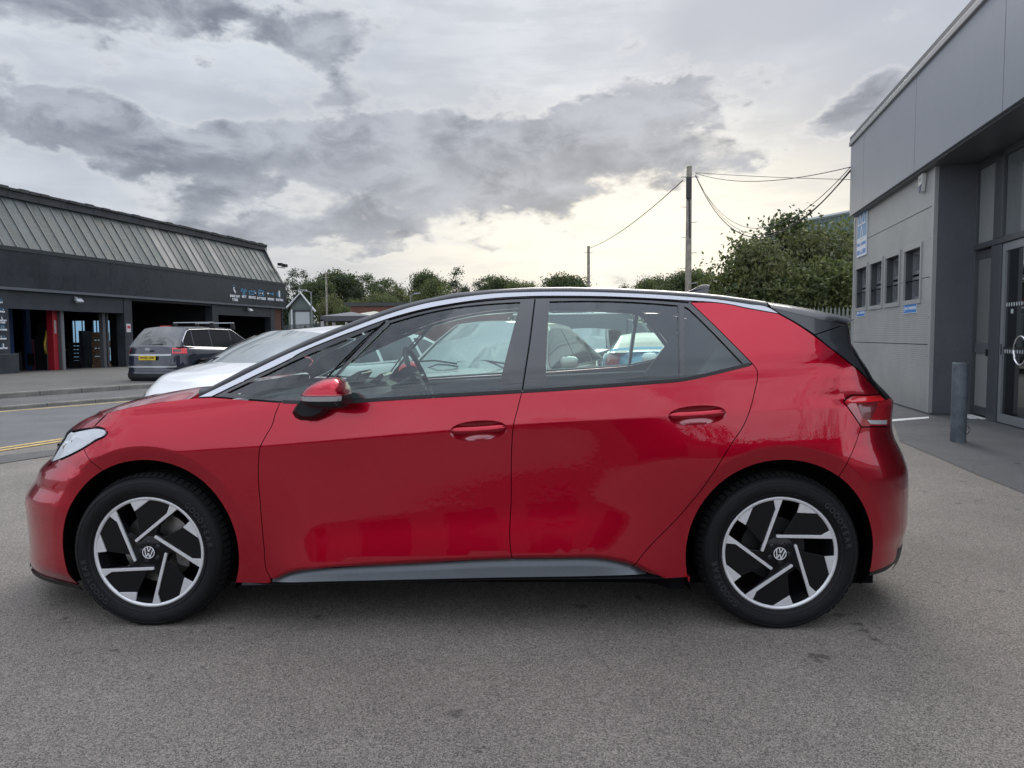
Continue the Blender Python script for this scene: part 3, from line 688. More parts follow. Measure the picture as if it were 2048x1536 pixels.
# end caps: plan curve carried on from the side skin round to the centre line
def cap(name, z0, z1, front, mt, n=14, inb=0.0):
    rows = []
    for z in np.linspace(z0, z1, n):
        xn = float(np.interp(z, *(XNF if front else XNR))); a = (X0F-xn) if front else (xn-X0R)
        xe = xef(z) if front else xer(z); ue = ((X0F-xe) if front else (xe-X0R))/a
        base = float(Wb(np.float64(xe), np.float64(z))); NSE = 2.35 if front else float(ne(z)); th0 = math.acos(min(1, max(0, ue**(NSE/2)))); row = []
        for k in range(25):
            th = th0*(1-k/24); u = math.cos(th)**(2/NSE); w_ = base*max(0, 1-u**NSE)**(1/NSE)
            x = X0F-a*u+inb if front else X0R+a*u-inb; row.append((x, -w_+inb*.5, z))
        row = row + [(p[0], -p[1], p[2]) for p in row[::-1][1:]]
        rows.append(row)
    return M().grid(rows).build(name, mt, car, smooth=True)
zh = S(112, 921)[1]
cap('bumper_front', fb_low, zh-.012, True, RED, 22); cap('front_lamp_band', zh-.012, z1h+.006, True, BLK_GLOSS, 8); cap('bonnet_nose', z1h+.006, fr_pts[-1][2]+.005 if len(fr_pts) else z1h+.05, True, RED, 6)
zt0 = zr_top
cap('bumper_rear', .30, zt0-.002, False, RED, 22); cap('bumper_lip', .19, .30, False, BLK_PLASTIC, 5)
lipf = [(xef(z)-.0, z) for z in np.linspace(fb_low-.001, fb_low-.024, 4)] + [(-HX-ARCH*math.cos(math.asin((HUBZ-fb_low+.024)/ARCH)), fb_low-.024), (-HX-ARCH*math.cos(math.asin((HUBZ-fb_low)/ARCH)), fb_low-.001)]
skin('bumper_lip', clean(lipf), BLK_PLASTIC, off=.010, gap=0, creases=False); cap('bumper_lip', fb_low-.024, fb_low-.001, True, BLK_PLASTIC, 3, inb=-.006)
# rear lamp
lamp = outline([[(1763, 788.6), (1730, 791), (1698.4, 793.4), (1687, 803.3)], [(1687, 803.3), (1722.8, 853.6)], [(1722.8, 853.6), (1750, 852.8), (1783, 851.8)]])[::-1]
lamp = [p for p in lamp if p[0] < xer(p[1])-.001]; lz0, lz1 = lamp[0][1], lamp[-1][1]
lampl = clean(lamp + [(xer(z), z) for z in np.linspace(lz1, lz0, 10)])
tl = skin('tail_light', lampl, LAMP_RED, off=.001, gap=.002, creases=False)
skin('lamp_glow_bar', outline([[(1694, 799), (1706, 795.2), (1760, 791)], [(1760, 791), (1776, 799.5)], [(1776, 799.5), (1706, 804.5), (1691, 804)], [(1691, 804), (1694, 799)]]), LAMP_RED_LIT, off=.0025, gap=0, creases=False, parent=tl[0], mirror=False)
skin('reversing_lens', outline([[(1734, 840), (1782, 839.5)], [(1782, 839.5), (1782, 848)], [(1782, 848), (1741, 848)], [(1741, 848), (1734, 840)]]), LAMP_CLEAR, off=.0025, gap=0, creases=False, parent=tl[0], mirror=False)
skin('lamp_shade', outline([[(1713, 806), (1757, 803)], [(1757, 803), (1742, 838)], [(1742, 838), (1730, 838), (1713, 806)]]), mat('lamp_dark_red', (.16, .012, .018), .2, 0, .5, 1.0), off=.002, gap=0, creases=False, parent=tl[0], mirror=False)
cap('tail_light_wing', lz0, S(1780, 800)[1], False, LAMP_RED, 8)
cap('tailgate', zt0-.002, lz0+.0, False, BLK_GLOSS, 3)
cap('tailgate_glass', S(1780, 800)[1], 1.33, False, GLASS_DARK, 12)
# black flank beside the rear window, spoiler
fl1 = outline([[(1629.5, 670), (1660, 659.5), (1690, 649.5), (1698, 648)]]) ; fl1 = [p for p in fl1 if p[0] < xer(p[1])-.002]
zsp = fl1[-1][1]; zq = S(1763, 787.4)[1]
loop = fl1 + [(xer(z), z) for z in np.linspace(zsp-.004, zq, 18)] + outline([[(1763, 787.4), (1732.5, 755), (1689, 717), (1660.6, 695), (1629.5, 670)]])
skin('tailgate_flank', loop, mat('dark_gloss_flank', (.028, .030, .034), .22, 0, .5, .6), gap=.0015, creases=False)
loop = outline([[(1545, 616.5), (1596, 628), (1648.7, 641), (1690, 649)], [(1690, 649), (1660, 659), (1629.5, 669.2)], [(1629.5, 669.2), (1592, 645), (1558.5, 626.5)], [(1558.5, 626.5), (1545, 616.5)]])
loop = [p for p in loop if p[0] <= xer(p[1])+.001]
skin('spoiler_side', loop, mat('dark_gloss_flank', (.028, .030, .034), .22), gap=.0015, creases=False)
sp_e = [edge3(a, b) for a, b in ((1543, 615.5), (1570, 622), (1596, 628), (1648.7, 641))]; xt, zt_ = onO(1709, 641, .52); sp_e.append(np.array([S(1688, 649)[0], W(*[np.float64(q) for q in S(1688, 649)]), S(1688, 649)[1]]))
sp_sil = [(1530, 603.8), (1543, 606), (1580, 611.5), (1622, 619.7), (1675, 630.9), (1709.3, 639.4)]
rows = []
for k, e in enumerate(spline(sp_e, .03)):
    t = (e[0]-sp_e[0][0])/(sp_e[-1][0]-sp_e[0][0]); ext = .085*t**1.5
    o1 = e[1]-.09; tab = np.array([onO(a, b, o1) for a, b in sp_sil]); xx = e[0]+ext; zz = float(np.interp(xx, tab[:, 0], tab[:, 1]))
    zz = max(zz, e[2]+.002)
    h = [(e[0], e[1]-.003, e[2]-.015), (e[0], e[1]-.001, e[2]), (e[0]+.45*ext, e[1]-.03, e[2]+.6*(zz-e[2])), (xx, o1, zz), (xx+.01, o1*.6, zz+.01), (xx+.015, 0, zz+.014)]
    L = np.array(spline([np.array(p) for p in h[1:]], .02)); d = np.r_[0, np.cumsum(np.linalg.norm(np.diff(L, axis=0), axis=1))]; tt = d[-1]*np.linspace(0, 1, 16)**1.2
    hh = [np.array(h[0])] + [np.array([np.interp(q, d, L[:, c]) for c in range(3)]) for q in tt]
    rows.append([(p[0], -p[1], p[2]) for p in hh] + [(p[0], p[1], p[2]) for p in hh[::-1][1:]])
top = M().grid(rows); last = rows[-1]; top.grid([last, [(p[0]-.02, p[1]*.98, p[2]-.016) for p in last], [(p[0]-.20, p[1]*.97, p[2]-.03) for p in last]])
top.build('spoiler', ROOFP, car, smooth=True, angle=40)
# aerial fin
fx0, fz0 = onO(1372, 585, 0.0); sc_ = 1/ (FPX/4.0)
fin = [(0, 0), (.10, .022), (.17, .055), (.215, .085), (.25, .095), (.268, .092), (.262, .06), (.262, .0)]
g = M(); fx, fz = onO(1366, 588, 0.0)
def finpt(px, py): x, z = onO(px, py, 0.0); return x, z
F_ = [finpt(*p) for p in ((1364, 587), (1382, 580.5), (1396, 573), (1404, 570), (1412, 569.5), (1420, 570.5), (1417, 577), (1416, 590), (1364, 592))]
n = len(F_); thick = [.004, .010, .010, .006, .004, .003, .010, .016, .016]
g.add([(p[0], -t, p[1]) for p, t in zip(F_, thick)] + [(p[0], t, p[1]) for p, t in zip(F_, thick)], [tuple(range(n))[::-1], tuple(range(n, 2*n))] + [(i, (i+1) % n, (i+1) % n+n, i+n) for i in range(n)])
g.build('roof_aerial', BLK_GLOSS, car, bevel=.002)

# ---- inner dark shell so that gaps read black and no light leaks
lin = [(-1.98, .2), (-1.98, .70), (-1.60, .86), (-1.25, .93), (-.9, .96), (1.15, 1.05), (1.45, 1.28), (1.62, 1.30), (1.85, .92), (1.90, .5), (1.86, .25), (1.80, .2)] + [(HX+.43*math.cos(a), HUBZ+.43*math.sin(a)) for a in np.linspace(-.3, PI+.3, 24)] + [(HX-.42, .18), (-HX+.42, .18)] + [(-HX+.43*math.cos(a), HUBZ+.43*math.sin(a)) for a in np.linspace(-.3, PI+.3, 24)] + [(-HX-.43, .2)]
lin = [p for p in lin]
skin('body_liner', [p for p in lin], BLK_MATT, off=-.032, gap=0, depth=.02, step=.06, creases=False)
M().box(-1.9, 1.85, -.70, .70, .155, .20).build('underbody', BLK_MATT, car)
M().box(-1.95, -1.0, -.58, .58, .20, .78).build('front_trunk', BLK_MATT, car); M().box(1.05, 1.85, -.6, .6, .20, .88).build('boot_floor', BLK_MATT, car)
for hx in (-HX, HX):
    for s in (-1, 1):
        g = M(); n = 40; A = np.linspace(-.42, PI+.42, n)
        A = np.linspace(-.40, PI+.40, n)
        def lim(a): x_, z_ = hx+ARCH*math.cos(a), HUBZ+ARCH*math.sin(a); return min(float(W(np.float64(x_), np.float64(z_)))-.008, .872)
        rows = [[(hx+r*math.cos(a), s*(lim(a)+o_ if k < 2 else o_), HUBZ+r*math.sin(a)) for a in A] for k, (r, o_) in enumerate(((.4145, 0), (.418, -.05), (.44, .60), (.44, .52), (.02, .52)))]
        g.grid(rows); g.build('arch_liner', BLK_MATT, car, smooth=True, angle=40)

# ---- wheels
def wheel(hx, side, rot, parent, name='wheel'):
    w = bpy.data.objects.new(name, None); link(w, parent); w.location = (hx, side*.0, HUBZ)
    w.rotation_euler = (0, 0, 0 if side < 0 else PI)
    OF = -.835                                                # outer face plane (local y, towards the camera)
    R, RB = .345, .2475
    flat = lambda vs: [(x, y, max(z, -HUBZ+.0015)) for x, y, z in vs]
    prof = [(RB-.012, .012), (RB+.001, -.003), (RB+.010, -.008), (.275, -.020), (.300, -.023), (.318, -.018), (.330, -.006), (.338, .010), (.3425, .028), (.3445, .05)]
    ty = M().lathe([(r, OF+y) for r, y in prof], 120)
    treads = [(.3445, .05), (.345, .072), (.337, .0725), (.337, .080), (.345, .0805), (.3455, .105), (.337, .1055), (.337, .114), (.3455, .1145), (.345, .138), (.337, .1385), (.337, .146), (.3445, .1465), (.340, .19), (.325, .215), (.29, .225), (.24, .20)]
    ty.lathe([(r, OF+y) for r, y in treads], 120); ty.v = flat(ty.v)
    t = ty.build('tyre', RUBBER, w, smooth=True, angle=50)
    # shoulder blocks cut by sipes, sidewall rings
    g = M()
    for k in range(72):
        a = 2*PI*k/72
        if math.sin(a) < -.80: continue
        for (r0, y0, r1, y1) in ((.3350, .004, .3466, .048),):
            da = 2*PI/72*.36; vs = []
            for aa, rr, yy in ((a-da, r0, y0), (a+da, r0, y0), (a+da+.012, r1, y1), (a-da+.012, r1, y1)): vs.append((rr*math.cos(aa), OF+yy, rr*math.sin(aa)))
            vs2 = [(x*1.010, y-.0040, z*1.010) for x, y, z in vs]
            g.add(vs+vs2, [(4, 5, 6, 7), (0, 1, 5, 4), (1, 2, 6, 5), (2, 3, 7, 6), (3, 0, 4, 7)])
    g.build('tread_block', mat('tread_rubber', (.013, .013, .014), .8, spec=.2), w)['kind'] = 'stuff'
    g = M()
    for r in (.2635, .3145): g.lathe([(r-.0012, OF-.012 if r < .3 else OF-.0175), (r, OF-.0172 if r < .3 else OF-.0215), (r+.0012, OF-.012 if r < .3 else OF-.0175)], 96)
    for c0 in (52, 232):
        for k in range(22):
            a = math.radians(c0+k*2.0); g.add([(rr*math.cos(a+dd), OF-.0215-(0 if rr < .29 else .0012), rr*math.sin(a+dd)) for rr, dd in ((.275, 0), (.275, .006), (.303, .03), (.303, .024))], [(0, 1, 2, 3)])
    LETT = mat('tyre_lettering', (.030, .031, .035), .5, spec=.3)
    g.build('sidewall_ring', LETT, w)
    for cen_, st in ((28, 0), (208, 0)):
        word = 'GOODYEAR'
        for i, ch in enumerate(word):
            a = math.radians(cen_ + (len(word)-1)*2.9 - i*5.8 + (rot*0)); rr = .286
            text('tyre_letter', ch, .034, LETT, w, (rr*math.cos(a), OF-.0243, rr*math.sin(a)), (math.sin(a), 0, -math.cos(a)), (math.cos(a), 0, math.sin(a)), bold=.0008, extrude=.0006, kx=.95)
    # rim barrel
    rm = M().lathe([(RB-.001, OF-.001), (RB+.0015, OF-.004), (RB-.003, OF-.0065), (RB-.012, OF-.0045), (RB-.0145, OF+.002)], 96); rm.build('rim_edge', ALLOY, w, smooth=True)
    M().lathe([(RB-.0145, OF+.001), (.222, OF+.03), (.215, OF+.10), (.215, OF+.19)], 72).build('rim_barrel', mat('rim_black', (.010, .010, .012), .25, coat=.5), w, smooth=True)
    disc = M().lathe([(.05, OF+.085), (.16, OF+.085), (.16, OF+.105), (.05, OF+.105)], 48) if hx < 0 else M().lathe([(.05, OF+.09), (.14, OF+.09), (.14, OF+.12)], 48)
    disc.build('brake_disc' if hx < 0 else 'brake_drum', STEEL if hx < 0 else mat('drum_metal', (.02, .02, .02), .5), w, smooth=True, angle=40)
    M().lathe([(0, OF+.125), (.225, OF+.125)], 32).build('wheel_backing', BLK_MATT, w)
    if hx < 0: M().prism([(.10, .02), (.15, .03), (.162, -.03), (.15, -.085), (.10, -.075), (.088, -.02)], OF+.05, OF+.11).build('brake_caliper', mat('cast_metal', (.20, .19, .18), .5, .6, var=.4, vscale=40), w, bevel=.006)
    K = .2465/453
    def pr(pts, y0, y1, a):
        q = []
        ca, sa = math.cos(a), math.sin(a)
        for p, r in pts: q.append(((p*ca-r*sa)*K, (p*sa+r*ca)*K))
        return q
    def arc(r0, a0, r1, a1, n=6):
        return [((r0+(r1-r0)*k/n)*math.cos(a0+(a1-a0)*k/n), (r0+(r1-r0)*k/n)*math.sin(a0+(a1-a0)*k/n)) for k in range(n+1)]
    bar = [(-28, 129), (-28, 144), (-22, 149), (325, 146), (400, 189)] + arc(441, math.atan2(189, 400), 444, math.atan2(118, 436), 5) + [(436, 118), (-22, 126)]
    wedge = [(133, 328), (153, 405)] + arc(436, math.atan2(405, 153), 441, math.atan2(250, 370), 8) + [(352, 262), (295, 320)]
    pan = [(30, 152), (132, 330), (296, 322), (356, 262), (402, 192), (325, 150)]
    arm = [(-40, 70), (-30, 130), (60, 145), (330, 146), (440, 160), (436, 118), (200, 112), (110, 60)]
    RIMB = mat('rim_gloss_black', (.005, .005, .007), .18, spec=.3); RIMB2 = mat('rim_panel_black', (.006, .006, .0075), .35, spec=.25)
    for k in range(5):
        a = rot + k*2*PI/5
        M().prism(pr(bar, 0, 0, a), OF-.0035, OF+.006).build('spoke_bar', ALLOY, w, bevel=.0012)
        M().prism(pr(wedge, 0, 0, a), OF-.0030, OF+.006).build('rim_wedge', ALLOY, w, bevel=.0012)
        M().prism(pr(pan, 0, 0, a), OF+.003, OF+.012).build('rim_panel', RIMB2, w, bevel=.002)
        M().prism(pr(arm, 0, 0, a), OF+.0065, OF+.035).build('spoke_arm', RIMB, w, bevel=.003)
        b = a+math.radians(64); c_ = (.041*math.cos(b), .041*math.sin(b))
        M().lathe([(0, OF-.002), (.006, OF-.002), (.009, OF+.004), (.0125, OF+.006), (.013, OF+.012)], 12, (c_[0], 0, c_[1])).build('wheel_bolt', mat('bolt_black', (.03, .03, .033), .3, .5), w, smooth=True, angle=40)
    M().lathe([(0, OF+.004), (.070, OF+.006), (.082, OF+.014), (.084, OF+.04)], 40).build('hub_face', RIMB, w, smooth=True, angle=40)
    hc = M().lathe([(0, OF-.006), (.0275, OF-.005), (.0295, OF-.001), (.030, OF+.008)], 40).build('hub_cap', BLK_GLOSS, w, smooth=True, angle=40)
    g = M().lathe([(.0245, OF-.0062), (.0245, OF-.0078), (.0275, OF-.0078), (.0275, OF-.0055)], 48)
    tl_ = math.radians(12 if hx > 0 else 8); ca, sa = math.cos(tl_), math.sin(tl_)
    def stroke(p, q, wd=.0036):
        p = Vector(p); q = Vector(q); d = (q-p).normalized(); n_ = Vector((-d.y, d.x))*wd/2
        g.prism([((v.x*ca+v.y*sa), (-v.x*sa+v.y*ca)) for v in (p-n_, q-n_, q+n_, p+n_)], OF-.0078, OF-.0058)
    for s_ in (-1, 1):
        stroke((s_*.0085, .0235), (s_*.0005, .0035)); stroke((s_*.0185, .0165), (s_*.0085, -.0225)); stroke((s_*.0085, -.0225), (s_*.0008, -.0035))
    g.build('emblem', mat('emblem_white', (.85, .86, .88), .25, .3), hc)
    return w
for hx, rot in ((HX, 0.0), (-HX, math.radians(183.4))):
    wheel(hx, -1, rot, car)
for hx in (HX, -HX):                                          # far side: simple tyre and dish, seen only under the car
    w = bpy.data.objects.new('wheel', None); link(w, car); w.location = (hx, 0, HUBZ)
    ty = M().lathe([(.24, .83), (.30, .85), (.335, .83), (.345, .79), (.345, .66), (.32, .63), (.24, .64)], 64); ty.v = [(x, y, max(z, -HUBZ+.0015)) for x, y, z in ty.v]; ty.build('tyre', RUBBER, w, smooth=True, angle=50)
    M().lathe([(0, .80), (.2, .81), (.245, .83)], 32).build('rim_dish', mat('rim_gloss_black', (.008, .008, .010), .12), w, smooth=True)

# ---- door handles: oval bowl pressed into the skin and a bar across it
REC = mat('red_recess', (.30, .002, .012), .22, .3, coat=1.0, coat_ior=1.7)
def handle(spec):
    _, (x, z, a, b) = oval(*spec)
    for s in (-1, 1):
        rows = []
        for k in range(11):
            t = k/10*1.03; L, _ = oval(*spec, k=t if t > 0 else .001, n=40); L = L+[L[0]]
            rows.append([(px_, s*(float(W(np.float64(px_), np.float64(pz_)))-.002-.024*max(0, 1-(t/1.03)**2.2)), pz_) for px_, pz_ in L])
        M().grid(rows).build('handle_recess', REC, car, smooth=True)
        rows = []
        for k in range(21):
            t = -1+2*k/20; e = max(0, 1-abs(t)**5)**.5; px_ = x+a*.985*t; pz_ = z+.06*a*t+b*(.18-.10*(1-t*t)); o_ = float(W(np.float64(px_), np.float64(pz_)))
            rows.append([(px_, s*(o_+.004+.006*e+.010*e*math.cos(2*PI*j/12)), pz_+(b*.36*e+.0015)*math.sin(2*PI*j/12)) for j in range(13)])
        M().grid(rows).build('door_handle', RED, car, smooth=True)
handle(HF); handle(HR)
# charge cap line / fuel flap are on the far side; sensor dimple by the mirror is too small to show

# ---- mirrors
def mirror_unit(side):
    m = bpy.data.objects.new('door_mirror', None); link(m, car)
    o0, o1 = .93, 1.08
    cap_px = [(603, 788), (610, 779), (618.6, 771.5), (638, 760.8), (657.7, 755.2), (672.3, 755), (683, 760), (690, 770), (694.5, 780), (696.5, 788.5)]
    def ring(pts, o_): return [onO(a, b, o_) for a, b in pts]
    # shell: sections from the inner end outwards, each section an outline in x-z shrunk towards its centre
    full = cap_px; low = [(697, 800), (696, 809), (691, 815), (670, 817), (648, 817), (624, 814), (610, 808), (603, 800)]
    def shell(pts, name, mt, zsplit=None):
        P = np.array([onO(a, b, 1.0) for a, b in pts]); c = np.array([P[:, 0].mean()*.5+P[:, 0].max()*.5, onO(650, 797, 1.0)[1]]); rows = []
        for o_, k in ((.90, .70), (.915, .90), (.95, .985), (1.0, 1.0), (1.04, .93), (1.07, .78), (1.085, .55), (1.09, .2)):
            rows.append([(c[0]+(p[0]-c[0])*k, side*o_, c[1]+(p[1]-c[1])*k) for p in P])
        return M().grid(rows).build(name, mt, m, smooth=True)
    sm = lambda L: [tuple(p) for p in spline([np.array(p, float) for p in L], 3.0)]
    shell(sm(full), 'mirror_cap', RED); shell([(603, 788), (603, 794), (603, 800)], 'mirror_shell', BLK_PLASTIC) if False else None
    shell(sm([(696.5, 788.5), (697.5, 794), (697, 800), (696, 808), (691, 814.5)])[:] + sm([(691, 814.5), (670, 817.5), (648, 817), (624, 813), (611, 807), (604, 800)]) + [(603, 794), (603, 788)], 'mirror_shell', BLK_PLASTIC)
    # indicator strip
    P = [onO(a, b, 1.0) for a, b in ((608, 790.5), (640, 790), (694, 789)) ]; Q = [onO(a, b, 1.0) for a, b in ((613, 799), (640, 799.3), (692, 798.5))]
    rows = []
    c = np.array([onO(665, 797, 1.0)[0], onO(650, 797, 1.0)[1]])
    for o_, k in ((1.004, 1.012), (1.044, .945), (1.075, .80), (1.092, .58)):
        pass
    hwm = abs(onO(603, 790, 1.0)[0]-c[0])
    def so(x, z): k = min(1, abs(x-c[0])/(hwm if x < c[0] else hwm*.62)); return float(np.interp(k, [0, .2, .55, .78, .93, 1.0], [1.09, 1.09, 1.085, 1.07, 1.04, 1.0]))
    up_ = rs(spline([np.array(p) for p in P], .01), 24); lo_ = rs(spline([np.array(p) for p in Q], .01), 24); g = M()
    g.grid([[(p[0], side*(so(*p)-.01), p[1]) for p in up_], [(p[0], side*(so(*p)+.003), p[1]) for p in up_], [(q[0], side*(so(*q)+.003), q[1]) for q in lo_], [(q[0], side*(so(*q)-.01), q[1]) for q in lo_]])
    g.build('mirror_indicator', mat('indicator_lens', (.30, .29, .30), .15, 0, .5, .6), m, smooth=True, angle=40)
    g = M(); lp = [onO(a, b, 1.0) for a, b in ((605, 789), (622, 788.8), (640, 788.6), (660, 788.4), (680, 788.2), (694, 788))]
    g.tube([(p[0], side*(so(*p)+.001), p[1]) for p in lp], .004, 6); g.build('mirror_lip', REC, m, smooth=True)
    # foot
    ft = [(600, 803), (590, 815), (585.4, 825), (592, 835.5), (603, 840.5), (622, 840.5), (640, 833), (660, 817)]
    P = [onO(a, b, .90) for a, b in ft]; xs_ = np.array(P); c = xs_.mean(0); rows = []
    for o_, k in ((.862, 1.02), (.885, 1.0), (.91, .98), (.95, .86)): rows.append([(c[0]+(p[0]-c[0])*k + (.02 if o_ > .93 else 0), side*o_, c[1]+(p[1]-c[1])*k+(.018 if o_ > .93 else 0)) for p in P] + [(c[0]+(P[0][0]-c[0])*k+(.02 if o_ > .93 else 0), side*o_, c[1]+(P[0][1]-c[1])*k+(.018 if o_ > .93 else 0))])
    g = M().grid(rows); g.add(rows[-1][:-1], [tuple(range(len(P)))]); g.build('mirror_foot', BLK_PLASTIC, m, smooth=True, angle=45)
    bx = onO(694, 800, .98)
    M().lathe([(0, 0), (.062, 0), (.066, .004)], 24).build('mirror_glass', CHROME, m) if False else None
mirror_unit(-1); mirror_unit(1)

# ---- cabin
INT = mat('cabin_dark', (.035, .038, .042), .6, var=.15, vscale=15); INT2 = mat('cabin_grey', (.10, .105, .11), .7, var=.1, vscale=20)
HEADL = mat('headliner', (.16, .165, .17), .9)
def cx(px): return onO(px, 700, .6)[0]
# headliner under the roof
rows = []
for x, z, o_ in ((-.32, 1.405, .54), (-.15, 1.435, .57), (0, 1.45, .58), (.5, 1.452, .58), (.9, 1.435, .57), (1.25, 1.40, .55), (1.5, 1.36, .5)): rows.append([(x, y, z+(.02*(1-abs(y)/o_)**.5)) for y in np.linspace(-o_, o_, 9)])
M().grid(rows).build('headliner', HEADL, car, smooth=True)
# the far doors' inner trims, with the armrest ledge
g = M(); zd = 1.02
g.prism([(-.78, .95), (-.5, .985), (.27, 1.02), (1.0, 1.05), (1.2, 1.06), (1.2, .84), (1.0, .72), (.90, .55), (.88, .4), (-.78, .4)], .70, .79); g.build('door_trim', INT2, car, bevel=.02)
g = M(); g.prism([(-.78, .93), (.27, .98), (1.2, 1.02), (1.2, .84), (1.0, .72), (.90, .55), (.88, .4), (-.78, .4)], -.79, -.70); g.build('door_trim', INT2, car, bevel=.02)
M().prism([(-1.22, .86), (-.98, 1.00), (-.62, 1.015), (-.50, .97), (-.48, .70), (-1.2, .70)], -.68, .70).build('dashboard', INT, car, bevel=.03)
M().prism([(-.74, 1.02), (-.60, 1.10), (-.585, 1.085), (-.66, .99)], -.14, .14).build('centre_screen', BLK_GLOSS, car, bevel=.006)
M().prism([(-.66, 1.0), (-.56, 1.07), (-.545, 1.05), (-.60, .98)], .24, .50).build('driver_screen', BLK_GLOSS, car, bevel=.006)
sw = bpy.data.objects.new('steering_wheel', None); link(sw, car); sw.location = (-.36, .37, 1.035); sw.rotation_euler = (0, math.radians(-24), 0)
ring = [(0, .185*math.cos(a), .185*math.sin(a)) for a in np.linspace(0, 2*PI, 40)]
M().tube(ring, .016, 10, cap=False).build('wheel_rim', BLK_PLASTIC, sw, smooth=True)
M().prism([(-.07, -.05), (-.07, .04), (.07, .04), (.07, -.05), (.03, -.08), (-.03, -.08)], -.03, .005, 'x').build('wheel_boss', INT, sw, bevel=.01)
for p, q in (((0, -.17, .01), (0, -.05, 0)), ((0, .17, .01), (0, .05, 0)), ((0, 0, -.17), (0, 0, -.05))): M().tube([p, q], .012, 6).build('wheel_spoke', CHROME, sw)
M().tube([(.0, 0, 0), (-.30, 0, -.02)], .035, 10).build('column', INT, sw)
SEAT = mat('seat_fabric', (.13, .135, .14), .85, var=.15, vscale=30, bump=.2, bscale=300)
def seat(x, y, nm='front_seat'):
    s = bpy.data.objects.new(nm, None); link(s, car)
    def sec(hw, pts): return pts
    g = M(); rows = []
    for yy, k in ((-.24, .86), (-.20, 1), (-.08, .93), (.08, .93), (.20, 1), (.24, .86)):
        prof = [(0, .50), (.02, .62), (.05, .80), (.09, .98), (.14, 1.09), (.17, 1.10), (.22, 1.06), (.20, .85), (.17, .62), (.16, .50)]
        rows.append([(x+px_*1.0+(.02 if k < .95 else 0), y+yy, .5+(pz_-.5)*k) for px_, pz_ in prof])
    g.grid(rows); g.build('backrest', SEAT, s, smooth=True)
    if nm == 'front_seat': M().prism([(x+.13, 1.12), (x+.15, 1.26), (x+.19, 1.285), (x+.24, 1.26), (x+.235, 1.12)], y-.13, y+.13).build('headrest', SEAT, s, bevel=.03)
    M().box(x-.42, x+.08, y-.24, y+.24, .38, .52).build('cushion', SEAT, s, bevel=.04)
seat(.10, -.36); seat(.10, .36)

M().box(1.2, 1.72, -.62, .62, .90, .925).build('parcel_shelf', INT, car)
for s in (-1, 1): M().prism([(1.02, 1.04), (1.30, 1.40), (1.62, 1.34), (1.68, .9), (1.05, .9)], s*.655, s*.60).build('pillar_trim', HEADL, car, bevel=.01)
for s in (-1, 1): M().prism([(.14, .95), (.20, 1.44), (.34, 1.44), (.30, .95)], s*(.72), s*.64).build('pillar_trim', INT2, car, bevel=.01) if False else None

# ================================================================== ground, road, kerbs
def asphalt(name, base, grain=1.0, warm=(1.0, .975, .94), stains=1.0, crack=0.0, spec=.35, rough=.78):
    m = bpy.data.materials.new(name); m.use_nodes = True; t = NT(m.node_tree); p = t.n['Principled BSDF']
    P = t.new('ShaderNodeTexCoord').outputs['Object']
    v1 = t.vor(P, 240); v2 = t.vor(t.vm('ADD', P, (3, 1, 0)), 74); vc = t.vor(P, 240, out='Color'); n0 = t.noise(P, 340, 2, .6); n1 = t.noise(P, 28, 4, .6); n2 = t.noise(P, 1.3, 5, .6); n3 = t.noise(t.vm('ADD', P, (9, 4, 0)), .32, 4, .55)
    cr, cg, cb = t.xyz(vc)
    stone = t.m('ADD', t.m('MULTIPLY', t.m('SUBTRACT', cr, .5), 1.05*grain), t.m('MULTIPLY', t.m('SUBTRACT', n0, .5), 1.2*grain))
    k = t.m('ADD', 1.0, stone); k = t.m('MULTIPLY', k, t.ss(v2, .0, .22, .72, 1.04))
    k = t.m('MULTIPLY', k, t.m('ADD', .80, t.m('MULTIPLY', n1, .40))); k = t.m('MULTIPLY', k, t.m('ADD', .66, t.m('MULTIPLY', n2, .68)))
    k = t.m('MULTIPLY', k, t.m('ADD', .72, t.m('MULTIPLY', n3, .56)))
    k = t.m('MAXIMUM', k, .12)
    # old drips and wear marks
    sp = t.noise(t.vm('ADD', P, (2, 7, 0)), 7.0, 3, .6); sp2 = t.noise(P, .8, 2, .5)
    st = t.m('MULTIPLY', t.ss(sp, .63, .68), t.ss(sp2, .48, .58)); k = t.m('MULTIPLY', k, t.m('SUBTRACT', 1.0, t.m('MULTIPLY', st, .45*stains)))
    br = t.m('MULTIPLY', t.ss(t.m('SUBTRACT', 1.0, v1), .80, .97), t.ss(cg, .978, .99)); k = t.m('ADD', k, t.m('MULTIPLY', br, 2.6*grain))
    if crack:
        w = t.vm('ADD', P, t.vm('MULTIPLY', t.comb(t.noise(P, 3, 4), t.noise(t.vm('ADD', P, (5, 5, 5)), 3, 4), 0.0), (.35, .35, 0)))
        e = t.vor(w, .55, 'DISTANCE_TO_EDGE'); k = t.m('MULTIPLY', k, t.ss(e, .0, .008, 1-crack, 1.0))
    t.put(p.inputs['Base Color'], t.mix(1.0, (base*warm[0], base*warm[1], base*warm[2]), t.comb(k, k, k), 'MULTIPLY'))
    t.put(p.inputs['Roughness'], t.m('MULTIPLY', rough, t.m('ADD', .85, t.m('MULTIPLY', n1, .3)))); p.inputs['Specular IOR Level'].default_value = spec
    b = t.new('ShaderNodeBump'); b.inputs['Strength'].default_value = .65; b.inputs['Distance'].default_value = .004
    h = t.m('ADD', t.m('MULTIPLY', v1, -.8), t.m('MULTIPLY', n0, .7)); t.put(b.inputs['Height'], h); t.l.new(b.outputs[0], p.inputs['Normal'])
    MATS[name] = m; return m
YARD = asphalt('yard_asphalt', .172, 1.2, (1.10, .985, .86), 1.1); ROADM = asphalt('road_asphalt', .135, .7, (1, 1, 1.0)); APRON = asphalt('apron_asphalt', .098, .7, (1, 1.0, 1.02), 1.3, .25)
